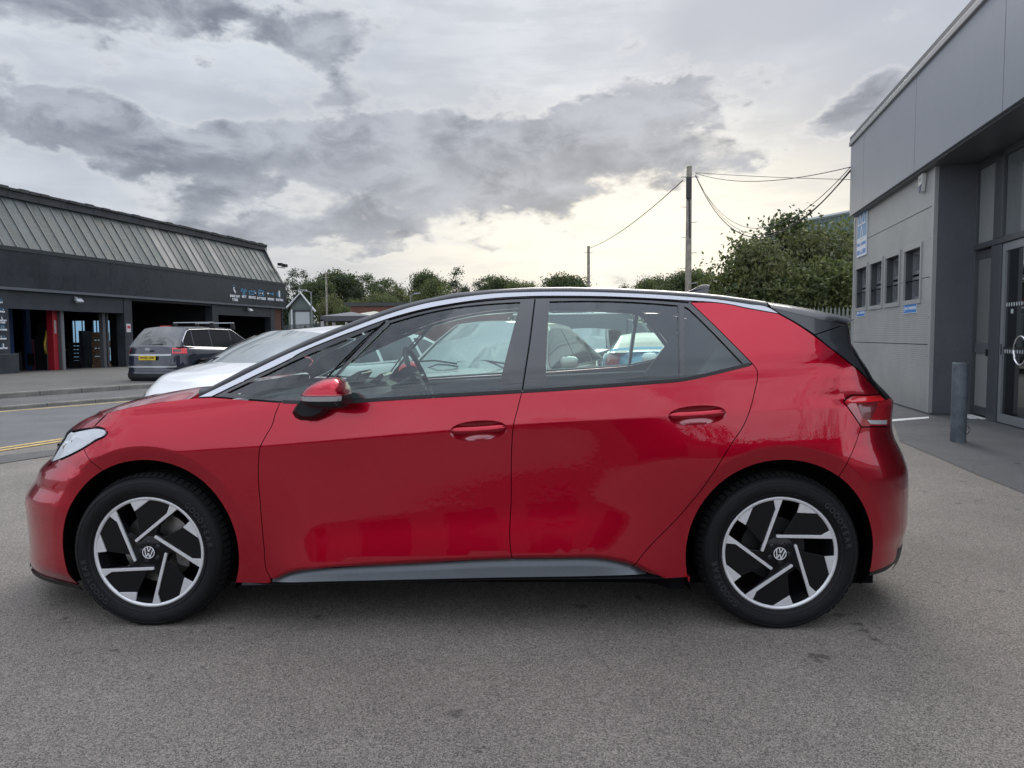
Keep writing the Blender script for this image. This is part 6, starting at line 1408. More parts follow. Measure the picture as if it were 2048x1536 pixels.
# white hatchback close behind the red car, nose to the left
w = Car('parked_hatchback', 'white hatchback behind the red car, bonnet and windscreen showing left of the roof strip', WHITEP, 4.05, 1.74, [(-2.1, .70), (-1.95, .78), (-1.6, .89), (-1.1, .975), (-.7, 1.01), (0, .98), (1.4, 1.02), (2.05, 1.0)], (NOSE, TAIL))
w.body(); w.cabin(-.95, -.30, 1.35, 1.95, 1.33, .58, .80, .05, pill=(.35, 1.10), bow=.20, rise=.06); w.wheels(); w.mirror(-.55, 1.02, WHITEP); w.wipers(-.99, 1.035)
w.patch('headlight', LAMP_CLEAR, .62, .86, .30, .62); w.patch('headlight', LAMP_CLEAR, .62, .86, -.62, -.30); w.patch('grille', TRIMB, .25, .50, -.25, .25)
# beige saloon seen through the driver's window
b = Car('parked_saloon', 'pale champagne saloon seen through the red car, windscreen towards us', BEIGE, 4.7, 1.80, [(-2.4, .68), (-2.2, .78), (-1.7, .88), (-1.1, .90), (-.8, .92), (0, .92), (1.2, .96), (1.7, 1.0), (2.2, .98), (2.4, .94)], (NOSE, TAIL))
b.body(); b.cabin(-.95, -.15, .75, 1.65, 1.43, .57, .82, .045, pill=(.28, 1.02), bow=.18, trim=None); b.wheels(); b.mirror(-.62, 1.0, BEIGE); b.wipers(-1.02, .995); b.patch('headlight', LAMP_CLEAR, .60, .84, .28, .6); b.patch('headlight', LAMP_CLEAR, .60, .84, -.6, -.28); b.patch('grille', TRIMB, .4, .75, -.22, .22); b.plate(True, '', WPLATE, .45)
# navy people carrier on the garage forecourt
nv = Car('people_carrier', 'dark navy people carrier with roof bars, parked rear towards us on the garage forecourt', NAVY, 4.77, 1.88, [(-2.4, .78), (-2.1, .90), (-1.5, 1.02), (-1.2, 1.06), (0, 1.02), (1.5, 1.07), (2.2, 1.10), (2.38, 1.08)], (NOSE, [(0, .02), (.10, -.03), (.22, -.02), (.30, .02), (.5, .03), (.75, .05), (1, .12)]), .18, 6.5, (.34, 2.85, .93))
nv.body(); nv.cabin(-1.35, -.35, 1.66, 2.12, 1.62, .66, .80, .055, pill=(-.25, .70, 1.50), bow=.25, rearbow=.02, trim=CHROME, sglass=mat('privacy_glass', (.025, .026, .028), .15, 0, .06)); nv.wheels(); nv.mirror(-.75, 1.1, NAVY)
PT = PI
for sg in (-1, 1):
    l = nv.patch('tail_light', LAMP_RED_LIT, .80, .965, PI+sg*.42, PI+sg*1.02, .012); nv.patch('tail_light_lens', mat('lamp_smoke', (.10, .05, .05), .1, 0, .6, 1.0), .85, .93, PI+sg*.46, PI+sg*.80, .02, l)
nv.patch('boot_trim', SILVP, .745, .795, PI-.38, PI+.38, .014); nv.patch('bumper_trim', SILVP, .40, .445, PI-.62, PI+.62, .016); nv.patch('lower_bumper', BLK_PLASTIC, .02, .22, PI-1.1, PI+1.1, .012); nv.patch('bumper_seam', BLK_MATT, .275, .285, PI-.9, PI+.9, .010)
nv.plate(False, 'WV62 OFN', YPLATE, .80)
M().add([(nv.L/2-.02+.05*math.cos(a)*0, .085*math.cos(a), 1.035+.036*math.sin(a)) for a in np.linspace(0, 2*PI, 20)[:-1]], [tuple(range(19))]).shift((.015, 0, 0)).build('badge', SILVP, nv.o)
M().tube([(2.16, -.30, 1.13), (2.14, 0.0, 1.15), (2.11, .25, 1.17)], .012, 5).build('rear_wiper', BLK_PLASTIC, nv.o); M().box(1.60, 1.66, -.16, .16, 1.655, 1.672).build('brake_light', LAMP_RED_LIT, nv.o)
bars = []
for x, lab in ((.45, 'nearer silver roof bar clamped across the navy people carrier'), (-.55, 'farther silver roof bar clamped across the navy people carrier')):
    r = thing('roof_bar', lab, 'roof bar'); M().box(x-.035, x+.035, -.66, .66, 1.765, 1.795).build('bar', SILVP, r, bevel=.012)
    for sg in (-1, 1): M().prism([(sg*.56, 1.60), (sg*.69, 1.58), (sg*.66, 1.765), (sg*.58, 1.765)], x-.05, x+.05, 'x').build('clamp', BLK_PLASTIC, r, bevel=.01)
    bars.append(r)
# pale blue coupe
bl = Car('parked_coupe', 'pale blue coupe with a rear spoiler, seen from behind through the red car rear window', SKYB, 4.3, 1.85, [(-2.1, .66), (-1.4, .84), (-.8, .90), (0, .90), (1.3, .96), (1.9, .98), (2.15, .95)], (NOSE, [(0, .10), (.2, .0), (.6, .02), (.85, .03), (1, .10)]), .18, 3.0, (.34, 2.55, .90))
bl.body(); bl.cabin(-.75, .05, .75, 1.85, 1.30, .52, .78, .05, pill=(.75,), bow=.2, rearbow=.10, roofm=SKYB, rglass=mat('rear_glass_dark', (.03, .035, .035), .15, 0, .12)); bl.wheels()
for sg in (-1, 1): bl.patch('tail_light', mat('lamp_coupe', (.42, .05, .04), .15, 0, .6, 1.0), .66, .97, PI+sg*.62, PI+sg*1.12, .012)
M().grid([[(1.95+.04*(y/.8)**2*-1, y, 1.02+.05*(1-(abs(y)/.8)**3)) for y in np.linspace(-.8, .8, 15)], [(2.10, y, 1.03+.055*(1-(abs(y)/.8)**3)) for y in np.linspace(-.78, .78, 15)], [(2.12, y, .99+.05*(1-(abs(y)/.8)**3)) for y in np.linspace(-.78, .78, 15)]]).build('spoiler', SKYB, bl.o, smooth=True)
# white car between, of which the mirror and windscreen edge show
wb_ = Car('white_saloon', 'white car in the row of which a door mirror shows before the pale blue coupe', WHITEP, 4.3, 1.76, [(-2.15, .70), (-1.7, .84), (-1.0, .92), (0, .92), (1.6, .98), (2.15, .96)], (NOSE, TAIL))
wb_.body(); wb_.cabin(-.85, -.05, 1.0, 1.75, 1.42, .56, .80, .045, pill=(.35,), bow=.18); wb_.wheels(); wb_.mirror(-.6, 1.0, WHITEP)
dk = Car('dark_hatchback', 'black hatchback among the parked cars, seen between the saloon and the coupe', BLACKP, 4.1, 1.74, [(-2.1, .74), (-1.7, .86), (-1.0, .96), (0, .94), (1.5, 1.0), (2.05, .98)], (NOSE, TAIL)); dk.body(); dk.cabin(-.9, -.1, 1.3, 1.9, 1.46, .57, .80, .045, pill=(.35, 1.05), bow=.18); dk.wheels(); dk.mirror(-.6, 1.02, BLACKP); dk.patch('headlight', LAMP_CLEAR, .6, .84, .3, .6); dk.patch('headlight', LAMP_CLEAR, .6, .84, -.6, -.3)
sv = Car('silver_hatchback', 'small silver hatchback parked far down the row', SILVP, 3.9, 1.70, [(-2.0, .74), (-1.7, .86), (-1.0, .96), (0, .94), (1.5, 1.0), (1.95, .98)], (NOSE, TAIL)); sv.body(); sv.cabin(-.9, -.1, 1.2, 1.8, 1.46, .56, .78, .045, pill=(.35, 1.0), bow=.18); sv.wheels()
def hd(deg): a = math.radians(deg); return (math.sin(a), math.cos(a))      # clockwise from +Y
def pl(c, px, Yd, deg, z=0): p = atY(px, 700, Yd); c.place((p[0], p[1]), hd(deg), z); return p
pl(w, 624, 8.7, 212); pl(b, 1009, 8.64, 200); p = pl(nv, 408, 21.8, 13, -.02)
for r in bars: r.location = nv.o.location; r.rotation_euler = nv.o.rotation_euler
pl(bl, 1290, 15.2, 6); pl(wb_, 1445, 9.6, 190); pl(dk, 1175, 19, 200); pl(sv, 1225, 30, 20)
# white van or caravan and trailer farther back
bx_ = thing('box_van', 'white box van standing behind the parked cars', 'van', (*atY(1150, 700, 27)[:2], 0), -.25)
M().box(-2.1, 2.0, -1.0, 1.0, .55, 2.05).build('body', mat('van_grey_green', (.16, .19, .18), .4), bx_, bevel=.05); M().box(-2.12, 2.02, -1.02, 1.02, 2.05, 2.12).build('roof', WHITEP, bx_, bevel=.02); M().prism([(2.0, .5), (2.0, 1.9), (2.5, 1.75), (2.9, 1.15), (3.3, 1.05), (3.35, .5)], -.95, .95).build('cab', mat('van_grey_green', (.16, .19, .18), .4), bx_, bevel=.05); M().prism([(2.45, 1.72), (2.86, 1.15), (2.90, 1.16), (2.5, 1.74)], -.85, .85).build('windscreen', SGLASS, bx_)
for x in (-1.4, 2.5):
    for sg in (-1, 1): M().lathe([(0, -.1), (.33, -.1), (.34, .1), (0, .1)], 20, (x, sg*.9, .34)).build('wheel', RUBBER, bx_)

# ================================================================== things behind: sheds, gazebo, fences, walls
CORR = mat('green_grey_cladding', (.115, .145, .135), .6, var=.15, vscale=1.5); ASB = mat('fibre_cement_roof', (.34, .34, .33), .8, var=.3, vscale=2); WTR = mat('white_trim', (.62, .64, .64), .5)
def shed():
    Yd = 62; pA = atY(583, 668, Yd); pB = atY(627, 668, Yd); pC = atY(566, 668, Yd)
    pk_ = atY(606, 588, Yd); ev = atY(583, 612, Yd)[2]; s = thing('gabled_shed', 'small grey-green gabled shed with a pale roller door beyond the garage', 'shed', ((pA[0]+pB[0])/2, Yd, 0))
    hw = (pB[0]-pA[0])/2; zp = pk_[2]; D = 14; ox = -4.5
    prof = [(-hw, 0), (hw, 0), (hw, ev-.3), (0, zp), (-hw, ev)]
    M().add([(a, 0, z) for a, z in prof]+[(a+ox, D, z) for a, z in prof], [(0, 1, 2, 3, 4), (9, 8, 7, 6, 5), (0, 5, 6, 1), (1, 6, 7, 2), (0, 4, 9, 5)]).build('wall', CORR, s)
    M().add([(-hw-.25, -.3, ev-.15), (0, -.3, zp+.08), (ox, D, zp+.08), (ox-hw-.25, D, ev-.15)], [(0, 1, 2, 3)]).build('roof', ASB, s); M().add([(hw+.25, -.3, ev-.45), (0, -.3, zp+.08), (ox, D, zp+.08), (ox+hw+.25, D, ev-.45)], [(0, 1, 2, 3)]).build('roof', ASB, s)
    M().tube([(-hw-.25, -.32, ev-.15), (0, -.32, zp+.08), (hw+.3, -.32, ev-.5)], .09, 4).build('barge_board', WTR, s); M().tube([(-hw+.1, -.1, ev-.3), (-hw+.1, -.1, 0)], .07, 6).build('downpipe', WTR, s)
    M().box(-.55, .65, -.05, .02, .0, ev-.5).build('roller_door', mat('shed_door', (.42, .45, .46), .5), s)
    for k in range(9): M().box(-.55, .65, -.06, -.051, .2+k*.28, .22+k*.28).build('door_slat', mat('post_grey2', (.09, .095, .10), .4), s)
    M().box(-.7, .8, -.08, .0, ev-.5, ev-.35).build('door_head', CHAR, s)
    g = M()
    for k in range(22): x = -hw+.1+k*(2*hw-.2)/21; g.box(x-.015, x+.015, -.02, 0, .05, min(ev, zp-abs(x)*(zp-ev)/hw)-.15)
    g.build('wall_rib', CORR, s)['kind'] = 'stuff'
shed()
def gz(name, lab, pxa, pxb, pxm, ye, yp, yb, Yd, m_, m2, post=True):
    a = atY(pxa, ye, Yd); b_ = atY(pxb, ye, Yd); c = atY(pxm, yp, Yd); lo = atY(pxm, yb, Yd); hw = (b_[0]-a[0])/2; t = thing(name, lab, 'canopy', ((a[0]+b_[0])/2, Yd+hw, 0)); ze = a[2]; zp = c[2]; zl_ = lo[2]
    M().add([(-hw, -hw, ze), (hw, -hw, ze), (hw, hw, ze), (-hw, hw, ze), (0, 0, zp)], [(0, 1, 4), (1, 2, 4), (2, 3, 4), (3, 0, 4)]).build('roof', m_, t)
    g = M()
    for x0, y0, x1, y1 in ((-hw, -hw, hw, -hw), (hw, -hw, hw, hw), (hw, hw, -hw, hw), (-hw, hw, -hw, -hw)): g.add([(x0, y0, zl_), (x1, y1, zl_), (x1, y1, ze), (x0, y0, ze)], [(0, 1, 2, 3)])
    g.build('valance', m2, t)
    if post:
        for x in (-hw+.05, hw-.05):
            for y in (-hw+.05, hw-.05): M().box(x-.05, x+.05, y-.05, y+.05, 0, zl_+.05).build('leg', STEEL, t)
gz('gazebo', 'grey canopy with a low pyramid roof behind the white hatchback', 641, 742, 692, 632, 622, 642, 24, mat('canopy_grey', (.12, .125, .13), .7), mat('canopy_grey_dark', (.075, .077, .082), .7))
gz('canopy_shelter', 'pale flat-roofed shelter behind the grey canopy', 690, 790, 702, 631, 621, 634, 34, mat('shelter_cream', (.45, .43, .36), .6), mat('canopy_grey_dark', (.075, .077, .082), .7))
def railing(name, lab, p0, p1, h, pitch, m_, r=.012, thick=True):
    p0 = np.array([*p0[:2], 0.]); p1 = np.array([*p1[:2], 0.]); d = p1-p0; L = np.linalg.norm(d); t = thing(name, lab, 'fence', p0, math.atan2(d[1], d[0])); g = M(); n = int(L/pitch)
    for k in range(n+1): x = L*k/n; (g.box(x-r, x+r, -r, r, .05, h) if not thick else g.prism([(x-.034, .05), (x+.034, .05), (x+.034, h-.10), (x, h), (x-.034, h-.10)], -.006, .006))
    o = g.build('pale', m_, t); o['kind'] = 'stuff'
    for z in (.25, h-.35): M().box(0, L, .008, .03, z-.02, z+.02).build('rail', m_, t)
    for k in range(int(L/2.75)+1): M().box(k*2.75-.04, k*2.75+.04, .03, .10, 0, h-.1).build('post', m_, t)
PALE = mat('galvanised_pale', (.17, .19, .18), .6, .2, var=.2, vscale=4)
railing('palisade_fence', 'galvanised palisade fence running from behind the red car to the grey wall', atY(1395, 640, 27.5), atY(1720, 640, 26.5), 2.3, .142, PALE)
railing('railing_fence', 'dark vertical bar railing left of the canopy', atY(568, 650, 44), atY(650, 650, 40), 2.1, .16, mat('rail_green', (.07, .085, .085), .6), .018, False)
railing('railing_fence', 'dark bar fence below the grey canopy', atY(640, 650, 27), atY(760, 650, 27), 1.65, .14, TRIMB, .02, False)
railing('railing_fence', 'bar fence along the back of the car park', atY(1080, 650, 48), atY(1400, 650, 48), 2.0, .16, mat('rail_green', (.07, .085, .085), .6), .02, False)
bw = thing('brick_wall', 'long low red brick wall below the trees left of centre', 'wall', (*atY(790, 640, 58)[:2], 0)); hbw = atY(790, 612, 58)[2]; M().box(-3.5, 9, 0, .25, 0, hbw).build('wall', mat('brick_far', (.15, .065, .045), .85, var=.3, vscale=3), bw); M().box(-4, 9, -.1, .35, hbw, hbw+.3).build('coping', mat('felt_dark', (.06, .065, .062), .8, var=.3, vscale=2), bw)
gb = thing('green_building', 'green-grey corrugated building rising behind the bushes at right', 'building', (*atY(1660, 500, 48)[:2], 0)); z1 = atY(1615, 443, 48)[2]; z2 = atY(1705, 425, 48)[2]; x1 = atY(1613, 443, 48)[0]-gb.location.x; x2 = x1+12
M().add([(x1, 0, 0), (x2, 0, 0), (x2, 0, z1+(z2-z1)*4.0), (x1, 0, z1), (x1, 15, 0), (x2, 15, 0), (x2, 15, z1+(z2-z1)*4.0), (x1, 15, z1)], [(0, 1, 2, 3), (5, 4, 7, 6), (4, 0, 3, 7), (3, 2, 6, 7)]).build('wall', mat('green_corrugated', (.11, .155, .15), .5, var=.1, vscale=1), gb)
g = M()
for k in range(40): x = x1+.15+k*.3; g.box(x, x+.06, -.03, 0, 0, z1+(z2-z1)*4*(x-x1)/12-.05)
g.build('wall_rib', mat('green_corrugated2', (.09, .13, .125), .5), gb)['kind'] = 'stuff'
M().tube([(x1-.1, -.1, z1+.05), (x2, -.1, z1+(z2-z1)*4.0+.05)], .12, 4).build('roof_edge', mat('edge_pale', (.30, .34, .33), .5), gb)
# distant dealer sign behind the parked cars
ss_ = thing('dealer_sign', 'dark rectangular sign board with white lettering behind the parked cars', 'sign', (*atY(1262, 655, 40)[:2], 0)); zc_ = atY(1262, 656, 40)[2]; M().box(-.85, 1.35, 0, .08, zc_-.25, zc_+.18).build('board', mat('board_dark', (.02, .024, .024), .5), ss_); text('sign_lettering', 'RECHOOCH', .34, SIGNW, ss_, (.05, -.01, zc_-.02), (1, 0, 0), (0, 0, 1), bold=.012, kx=.55)
g = M().lathe([(.24, -.012), (.28, -.012)], 28, (.2, 0, zc_)); g.build('sign_ring', SIGNW, ss_)
for x in (-.7, 1.2): M().box(x-.04, x+.04, .08, .16, 0, zc_+.1).build('post', TRIMB, ss_)
rf_ = thing('low_building', 'low building with a long pale eaves line far behind the parked cars', 'building', (*atY(1170, 650, 70)[:2], 0)); zt1 = atY(1170, 652, 70)[2]; M().box(-9, 9, 0, 8, 0, zt1).build('wall', mat('render_dark', (.10, .10, .09), .85), rf_); M().box(-9.3, 9.3, -.4, 8, zt1, zt1+.25).build('roof', WTR, rf_)
for k in range(10): M().box(-8.4+k*1.75, -7.4+k*1.75, -.03, 0, .9, zt1-.5).build('window', SGLASS, rf_)
# street lamps
def lamp(px, y, Yd, side, lab):
    top = atY(px, y, Yd); t = thing('street_lamp', lab, 'street lamp', (top[0], top[1], 0)); h = top[2]; M().tube([(0, 0, 0), (0, 0, h*.3), (0, 0, h)], [.09, .07, .045], 8).build('post', mat('lamp_post_grey', (.22, .24, .23), .5), t); M().tube([(0, 0, h-.02), (side*.35, 0, h+.06)], .03, 5).build('arm', mat('lamp_post_grey', (.22, .24, .23), .5), t); M().prism([(side*.25, h+.02), (side*.85, h+.10), (side*.85, h+.18), (side*.30, h+.16)], -.12, .12).build('lamp_head', mat('lamp_head_grey', (.30, .32, .31), .5), t, bevel=.02)
lamp(1539.5, 499, 32, -1, 'small street lamp half hidden among the bushes at right'); lamp(622, 584, 50, -1, 'thin grey street lamp in front of the gabled shed'); lamp(821, 590, 60, 1, 'short thin lamp post above the brick wall')

# ================================================================== trees
def leafmat(name, c, tr=.25):
    m = bpy.data.materials.new(name); m.use_nodes = True; t = NT(m.node_tree); p = t.n['Principled BSDF']
    oi = t.new('ShaderNodeObjectInfo').outputs['Random']; g = t.new('ShaderNodeNewGeometry').outputs['Random Per Island']; P = t.new('ShaderNodeTexCoord').outputs['Object']
    n = t.noise(P, .9, 3, .6); k = t.m('ADD', t.m('ADD', .65, t.m('MULTIPLY', g, .95)), t.m('MULTIPLY', t.m('SUBTRACT', n, .5), 1.3)); k = t.m('MAXIMUM', k, .15)
    c1 = t.mix(t.ss(n, .35, .65), c, (c[0]*1.25+.004, c[1]*1.08, c[2]*.8)); t.put(p.inputs['Base Color'], t.mix(1.0, c1, t.comb(k, k, k), 'MULTIPLY'))
    p.inputs['Roughness'].default_value = .6; p.inputs['Specular IOR Level'].default_value = .25; t.n.active = None
    td = t.new('ShaderNodeBsdfTranslucent'); t.put(td.inputs[0], t.mix(1.0, (c[0]*1.6, c[1]*1.7, c[2]*.8), t.comb(k, k, k), 'MULTIPLY')); ad = t.new('ShaderNodeMixShader'); ad.inputs[0].default_value = tr
    out = [n_ for n_ in t.n if n_.type == 'OUTPUT_MATERIAL'][0]; t.l.new(p.outputs[0], ad.inputs[1]); t.l.new(td.outputs[0], ad.inputs[2]); t.l.new(ad.outputs[0], out.inputs[0]); return m
LM = [leafmat('leaf_dark', (.050, .070, .037)), leafmat('leaf_mid', (.078, .100, .050)), leafmat('leaf_olive', (.095, .108, .062)), leafmat('leaf_blue', (.036, .054, .040)), leafmat('leaf_bright', (.078, .102, .045))]
BARK = mat('bark', (.055, .045, .035), .9, var=.3, vscale=5)
def leaf_mesh(name, blobs, n, size, seed, m_, flat=.0, inner=.35):
    """leaf-sized faces scattered in clumps through a union of ellipsoids (cx,cy,cz,rx,ry,rz)"""
    r = np.random.default_rng(seed); B = np.array(blobs, float); wgt = (B[:, 3]*B[:, 4]*B[:, 5])**.8; wgt /= wgt.sum(); ncl = max(8, n//34)
    bi = r.choice(len(B), ncl, p=wgt); d = r.normal(size=(ncl, 3)); d /= np.linalg.norm(d, axis=1, keepdims=True); rad = (inner+(1-inner)*r.random(ncl)**.45)[:, None]; cc = B[bi, :3]+d*rad*B[bi, 3:6]
    csz = size*r.uniform(1.6, 3.9, ncl); k = n//ncl; cen = np.repeat(cc, k, 0)+r.normal(size=(ncl*k, 3))*np.repeat(csz, k)[:, None]*np.array([1, 1, .62]); N = len(cen)
    a = r.normal(size=(N, 3)); a /= np.linalg.norm(a, axis=1, keepdims=True); b_ = np.cross(a, r.normal(size=(N, 3))); b_ /= np.linalg.norm(b_, axis=1, keepdims=True); s_ = size*r.uniform(.5, 1.15, (N, 1))
    V = np.empty((N, 4, 3)); V[:, 0] = cen-a*s_; V[:, 1] = cen+b_*s_*.5; V[:, 2] = cen+a*s_; V[:, 3] = cen-b_*s_*.5; V = V.reshape(-1, 3); V[:, 2] = np.maximum(V[:, 2], .05)
    me = bpy.data.meshes.new(name); me.vertices.add(len(V)); me.vertices.foreach_set('co', V.ravel()); me.loops.add(len(V)); me.loops.foreach_set('vertex_index', np.arange(len(V))); me.polygons.add(N); me.polygons.foreach_set('loop_start', np.arange(0, len(V), 4)); me.polygons.foreach_set('loop_total', np.full(N, 4)); me.materials.append(m_); me.update(calc_edges=True); return me
def crown_blobs(seed, h, w, kind='round'):
    r = np.random.default_rng(seed); out = []
    if kind == 'round':
        for k in range(11): a = r.uniform(0, 2*PI); q = r.uniform(.1, .62)*w; z = h*r.uniform(.42, .88); sc_ = 1-.55*abs(z/h-.6); out.append((q*math.cos(a), q*math.sin(a), z, w*.34*sc_*r.uniform(.8, 1.2), w*.34*sc_, h*.125*r.uniform(.8, 1.3)))
    elif kind == 'conifer':
        for k in range(9): z = h*(.18+.80*k/8); q = w*.55*(1-.80*k/8); out.append((r.normal()*.1*w, r.normal()*.1*w, z, q, q, h*.055))
    elif kind == 'layered':
        for k in range(9): a = r.uniform(0, 2*PI); q = r.uniform(.2, .85)*w; z = h*(.45+.52*k/8); out.append((q*math.cos(a)*(1.1-k/12), q*math.sin(a), z, w*.42*(1.1-k/14), w*.42, h*.05))
    return out
PROTO = []
for i, (kind, mi, n, sz) in enumerate((('round', 0, 11000, .17), ('round', 1, 11000, .17), ('layered', 0, 8000, .16), ('conifer', 3, 9000, .16), ('round', 2, 11000, .18), ('round', 4, 10000, .17), ('layered', 3, 7500, .16))): PROTO.append(leaf_mesh('crown', crown_blobs(i+3, 10, 4.3 if kind != 'conifer' else 3.0, kind), n, sz, i+11, LM[mi]))
gt = M().tube([(0, 0, -.3), (.05, .02, 2.5), (-.05, 0, 5), (.1, .1, 7.8)], [.34, .26, .18, .05], 8)
for a, z in ((0, 3), (1.3, 3.8), (2.6, 4.4), (3.9, 3.4), (5.1, 5), (.6, 5.6)): gt.tube([(0, 0, z), (1.3*math.cos(a), 1.3*math.sin(a), z+1.3), (2.5*math.cos(a), 2.5*math.sin(a), z+3.0)], [.13, .08, .03], 6)
gt_o = M(); tm = bpy.data.meshes.new('trunk'); tm.from_pydata(gt.v, [], gt.f); tm.materials.append(BARK); tm.shade_smooth(); tm.update()
PZ = []
for me_ in PROTO:
    co = np.empty(len(me_.vertices)*3); me_.vertices.foreach_get('co', co); PZ.append(float(np.percentile(co[2::3], 99.6)))
KN = {0: 'dark round-headed tree', 1: 'mid-green broad tree', 2: 'dark open tree with layered branches', 3: 'blue-green conifer', 4: 'olive bushy tree', 5: 'light green leafy tree', 6: 'dark straggly tree with gaps'}
def tree(px, ytop, Yd, kind, wk=1.0, lab='', rz=0.0):
    p = atY(px, ytop, Yd); h = p[2]; t = thing('tree', lab or KN[kind], 'tree', (p[0], p[1], 0), rz, 'trees along the skyline'); s_ = h/PZ[kind]; wk = wk*.66
    inst('crown', PROTO[kind], t, (0, 0, 0), (0, 0, 0), (s_*wk, s_*wk, s_)); inst('trunk', tm, t, (0, 0, 0), (0, 0, 0), (s_*wk, s_*wk, s_)); return t
TR = [(570, 560, 95, 3, 1.1, 'between the garage and the first tall firs'), (594, 541, 100, 3, 1.35, 'tallest one just right of the garage roof'), (612, 545, 103, 3, 1.2, 'second tall one beside the garage roof'), (640, 560, 92, 0, 1.3, 'behind the thin pale pole'), (676, 544, 100, 0, 1.5, 'broad dome right of the pale pole'), (706, 553, 98, 6, 1.1, 'ragged, right of the broad dome'), (722, 549, 104, 2, .9, 'narrow, with horizontal branches'), (766, 557, 96, 2, 1.4, 'left of the gap of bright sky'),
      (800, 572, 80, 4, 1.3, 'low, in front of the gap of bright sky'), (735, 588, 75, 4, 1.6, 'low, above the canopy'), (660, 590, 72, 4, 1.5, 'low, behind the gabled shed'), (690, 600, 70, 5, 1.2, 'lowest and palest, above the canopy'), (775, 590, 74, 1, 1.4, 'low, above the brick wall'), (848, 543, 90, 0, .9, 'tall dark dome over the red car windscreen'), (868, 556, 84, 1, 1.2, 'beside the tall conifer'), (911, 538, 96, 3, 1.5, 'pointed, above the front of the red roof'), (893, 570, 78, 5, 1.2, 'low, above the driver door'),
      (940, 566, 92, 6, .9, 'small, right of the pointed conifer'), (976, 551, 98, 2, 1.2, 'flat-topped, above the driver door'), (1000, 556, 102, 0, 1.1, 'behind the flat-topped tree'), (1035, 562, 96, 1, 1.2, 'above the front edge of the rear door'), (1062, 566, 99, 4, 1.1, 'low, left of the lone dome'), (1132, 550, 88, 0, 1.55, 'lone dome left of the smaller pole'), (1160, 565, 92, 4, .9, 'right shoulder of the lone dome'), (1240, 571, 110, 4, .9, 'tiny, between the two poles'), (1290, 558, 90, 1, 1.1, 'left of the tall pole'), (1318, 556, 93, 0, 1.2, 'behind the left one near the tall pole'), (1350, 549, 86, 4, 1.3, 'just left of the tall pole'), (1386, 541, 82, 0, 1.6, 'big dome behind the tall pole'), (1415, 565, 78, 1, 1.0, 'between the tall pole and the bushes')]
ADJ = {0: 'dark round-headed', 1: 'mid-green broad', 2: 'dark layered', 3: 'blue-green conifer', 4: 'olive bushy', 5: 'light green', 6: 'dark straggly'}
for i, (px, y, Yd, k, wk, lab) in enumerate(TR): tree(px, y, Yd, k, wk, ADJ[k]+' tree, '+lab, rz=i*1.7)
# far wood closing the horizon
wd_ = leaf_mesh('far_wood', [(x, 128+RNG.uniform(-4, 4), 1.6, 7, 3, RNG.uniform(1.6, 3.6)) for x in np.arange(-75, 60, 6)], 40000, .32, 5, LM[1]); o = link(bpy.data.objects.new('far_wood', wd_)); o['kind'] = 'stuff'
# bushes behind the palisade fence: each a mass of its own
def bush(pts, Yd, n, size, mi, lab, seed, name='bush', cat='bush', stem=True):
    P = [(*atY(px, py, Yd+dy), r) for px, py, dy, r in pts]; c = np.mean([p[:3] for p in P], 0); t = thing(name, lab, cat, (c[0], c[1], 0), 0, None)
    bl_ = [(x-c[0], y-c[1], z, r, r*.8, r*.85) for x, y, z, r in P]
    low = [(x, y, max(.7, z*.45), r*1.0, r*.8, z*.45) for x, y, z, r1, r2, r3 in bl_ for r in (r1,)]
    me = leaf_mesh('foliage', bl_+low, n, size, seed, LM[mi]); inst('foliage', me, t)
    g = M()
    for x, y, z, r, _, _ in bl_[:5]: g.tube([(x*.3, y*.3, 0), (x*.7, y*.7, z*.5), (x, y, z)], [.10, .07, .03], 6)
    g.build('branches', BARK, t)
bush([(1575, 455, 0, .55), (1590, 448, 0, .5), (1555, 470, 0, .7), (1600, 470, 0, .6), (1545, 495, 0, .9), (1580, 490, 0, .9)], 33, 9000, .13, 0, 'tallest dark bushy tree with loose top shoots behind the fence', 21, 'tree', 'tree')
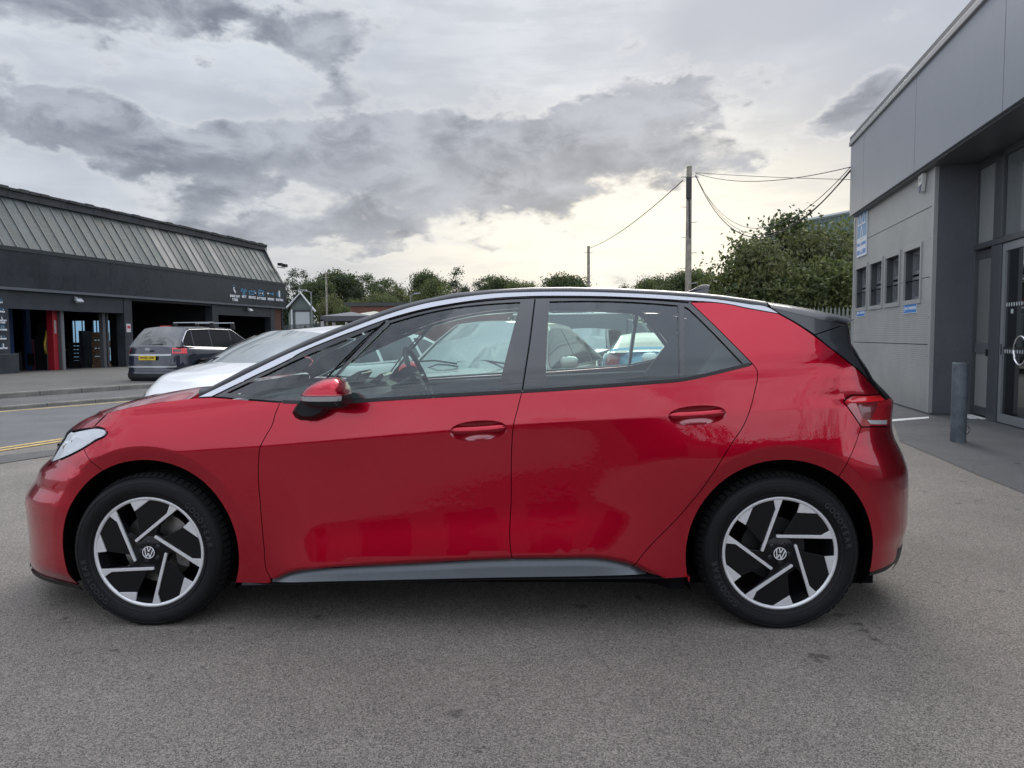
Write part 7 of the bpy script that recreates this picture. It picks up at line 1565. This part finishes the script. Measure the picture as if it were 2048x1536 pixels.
bush([(1480, 492, 0, .5), (1498, 500, 0, .6), (1475, 530, 0, .8), (1500, 530, 0, .9), (1455, 560, 0, .9), (1440, 590, 0, 1.0), (1480, 580, 0, 1.1)], 31, 10000, .125, 1, 'left bush with a sloping leafy edge above the red roof', 22)
bush([(1520, 505, 0, .8), (1540, 530, 0, 1.0), (1515, 560, 0, 1.0), (1550, 580, 0, 1.2), (1500, 600, 0, 1.1)], 30, 11000, .115, 2, 'grey-brown bush in the middle around the lamp', 23)
bush([(1590, 500, 0, .9), (1620, 490, 0, .9), (1650, 500, 0, .9), (1600, 540, 0, 1.2), (1640, 545, 0, 1.2), (1680, 520, 0, 1.0)], 31.5, 12000, .12, 2, 'olive bush below the green building', 24)
bush([(1690, 462, 0, .5), (1670, 480, 0, .6), (1700, 490, 0, .7), (1705, 520, 0, .8)], 33, 5000, .12, 4, 'light leafy bush top against the green building', 25)
bush([(1580, 580, 0, 1.0), (1620, 575, 0, 1.1), (1660, 565, 0, 1.1), (1695, 560, 0, 1.0), (1600, 610, 0, .9), (1650, 605, 0, 1.0), (1690, 600, 0, .9)], 28.8, 13000, .11, 1, 'dense dark green bush directly behind the fence pales', 26)
bush([(1430, 615, 0, .8), (1470, 615, 0, .9), (1520, 618, 0, .9), (1555, 615, 0, .9)], 29, 8000, .11, 0, 'low bush peeping over the rear of the red roof', 27)

# ================================================================== behind the photographer, seen only mirrored in paint and glass
bb = thing('showroom_row', 'long low dark building across the yard behind the viewpoint', 'building', (2, -26, 0)); M().box(-34, 36, -3, 0, 0, 2.7).build('wall', mat('render_dark', (.10, .10, .09), .85), bb); M().box(-34.2, 36.2, -3.2, .3, 2.7, 2.95).build('roof', CHAR, bb)
for k in range(14): M().box(-32+k*4.1, -29.6+k*4.1, .0, .04, .4, 2.5).build('window', SGLASS, bb)
hd_ = leaf_mesh('hedge', [(x, -30.5, 1.6, 2.6, 1.2, RNG.uniform(2.2, 3.2)) for x in np.arange(-40, 44, 3.4)], 16000, .22, 9, LM[0]); o = link(bpy.data.objects.new('hedge', hd_)); o['kind'] = 'stuff'
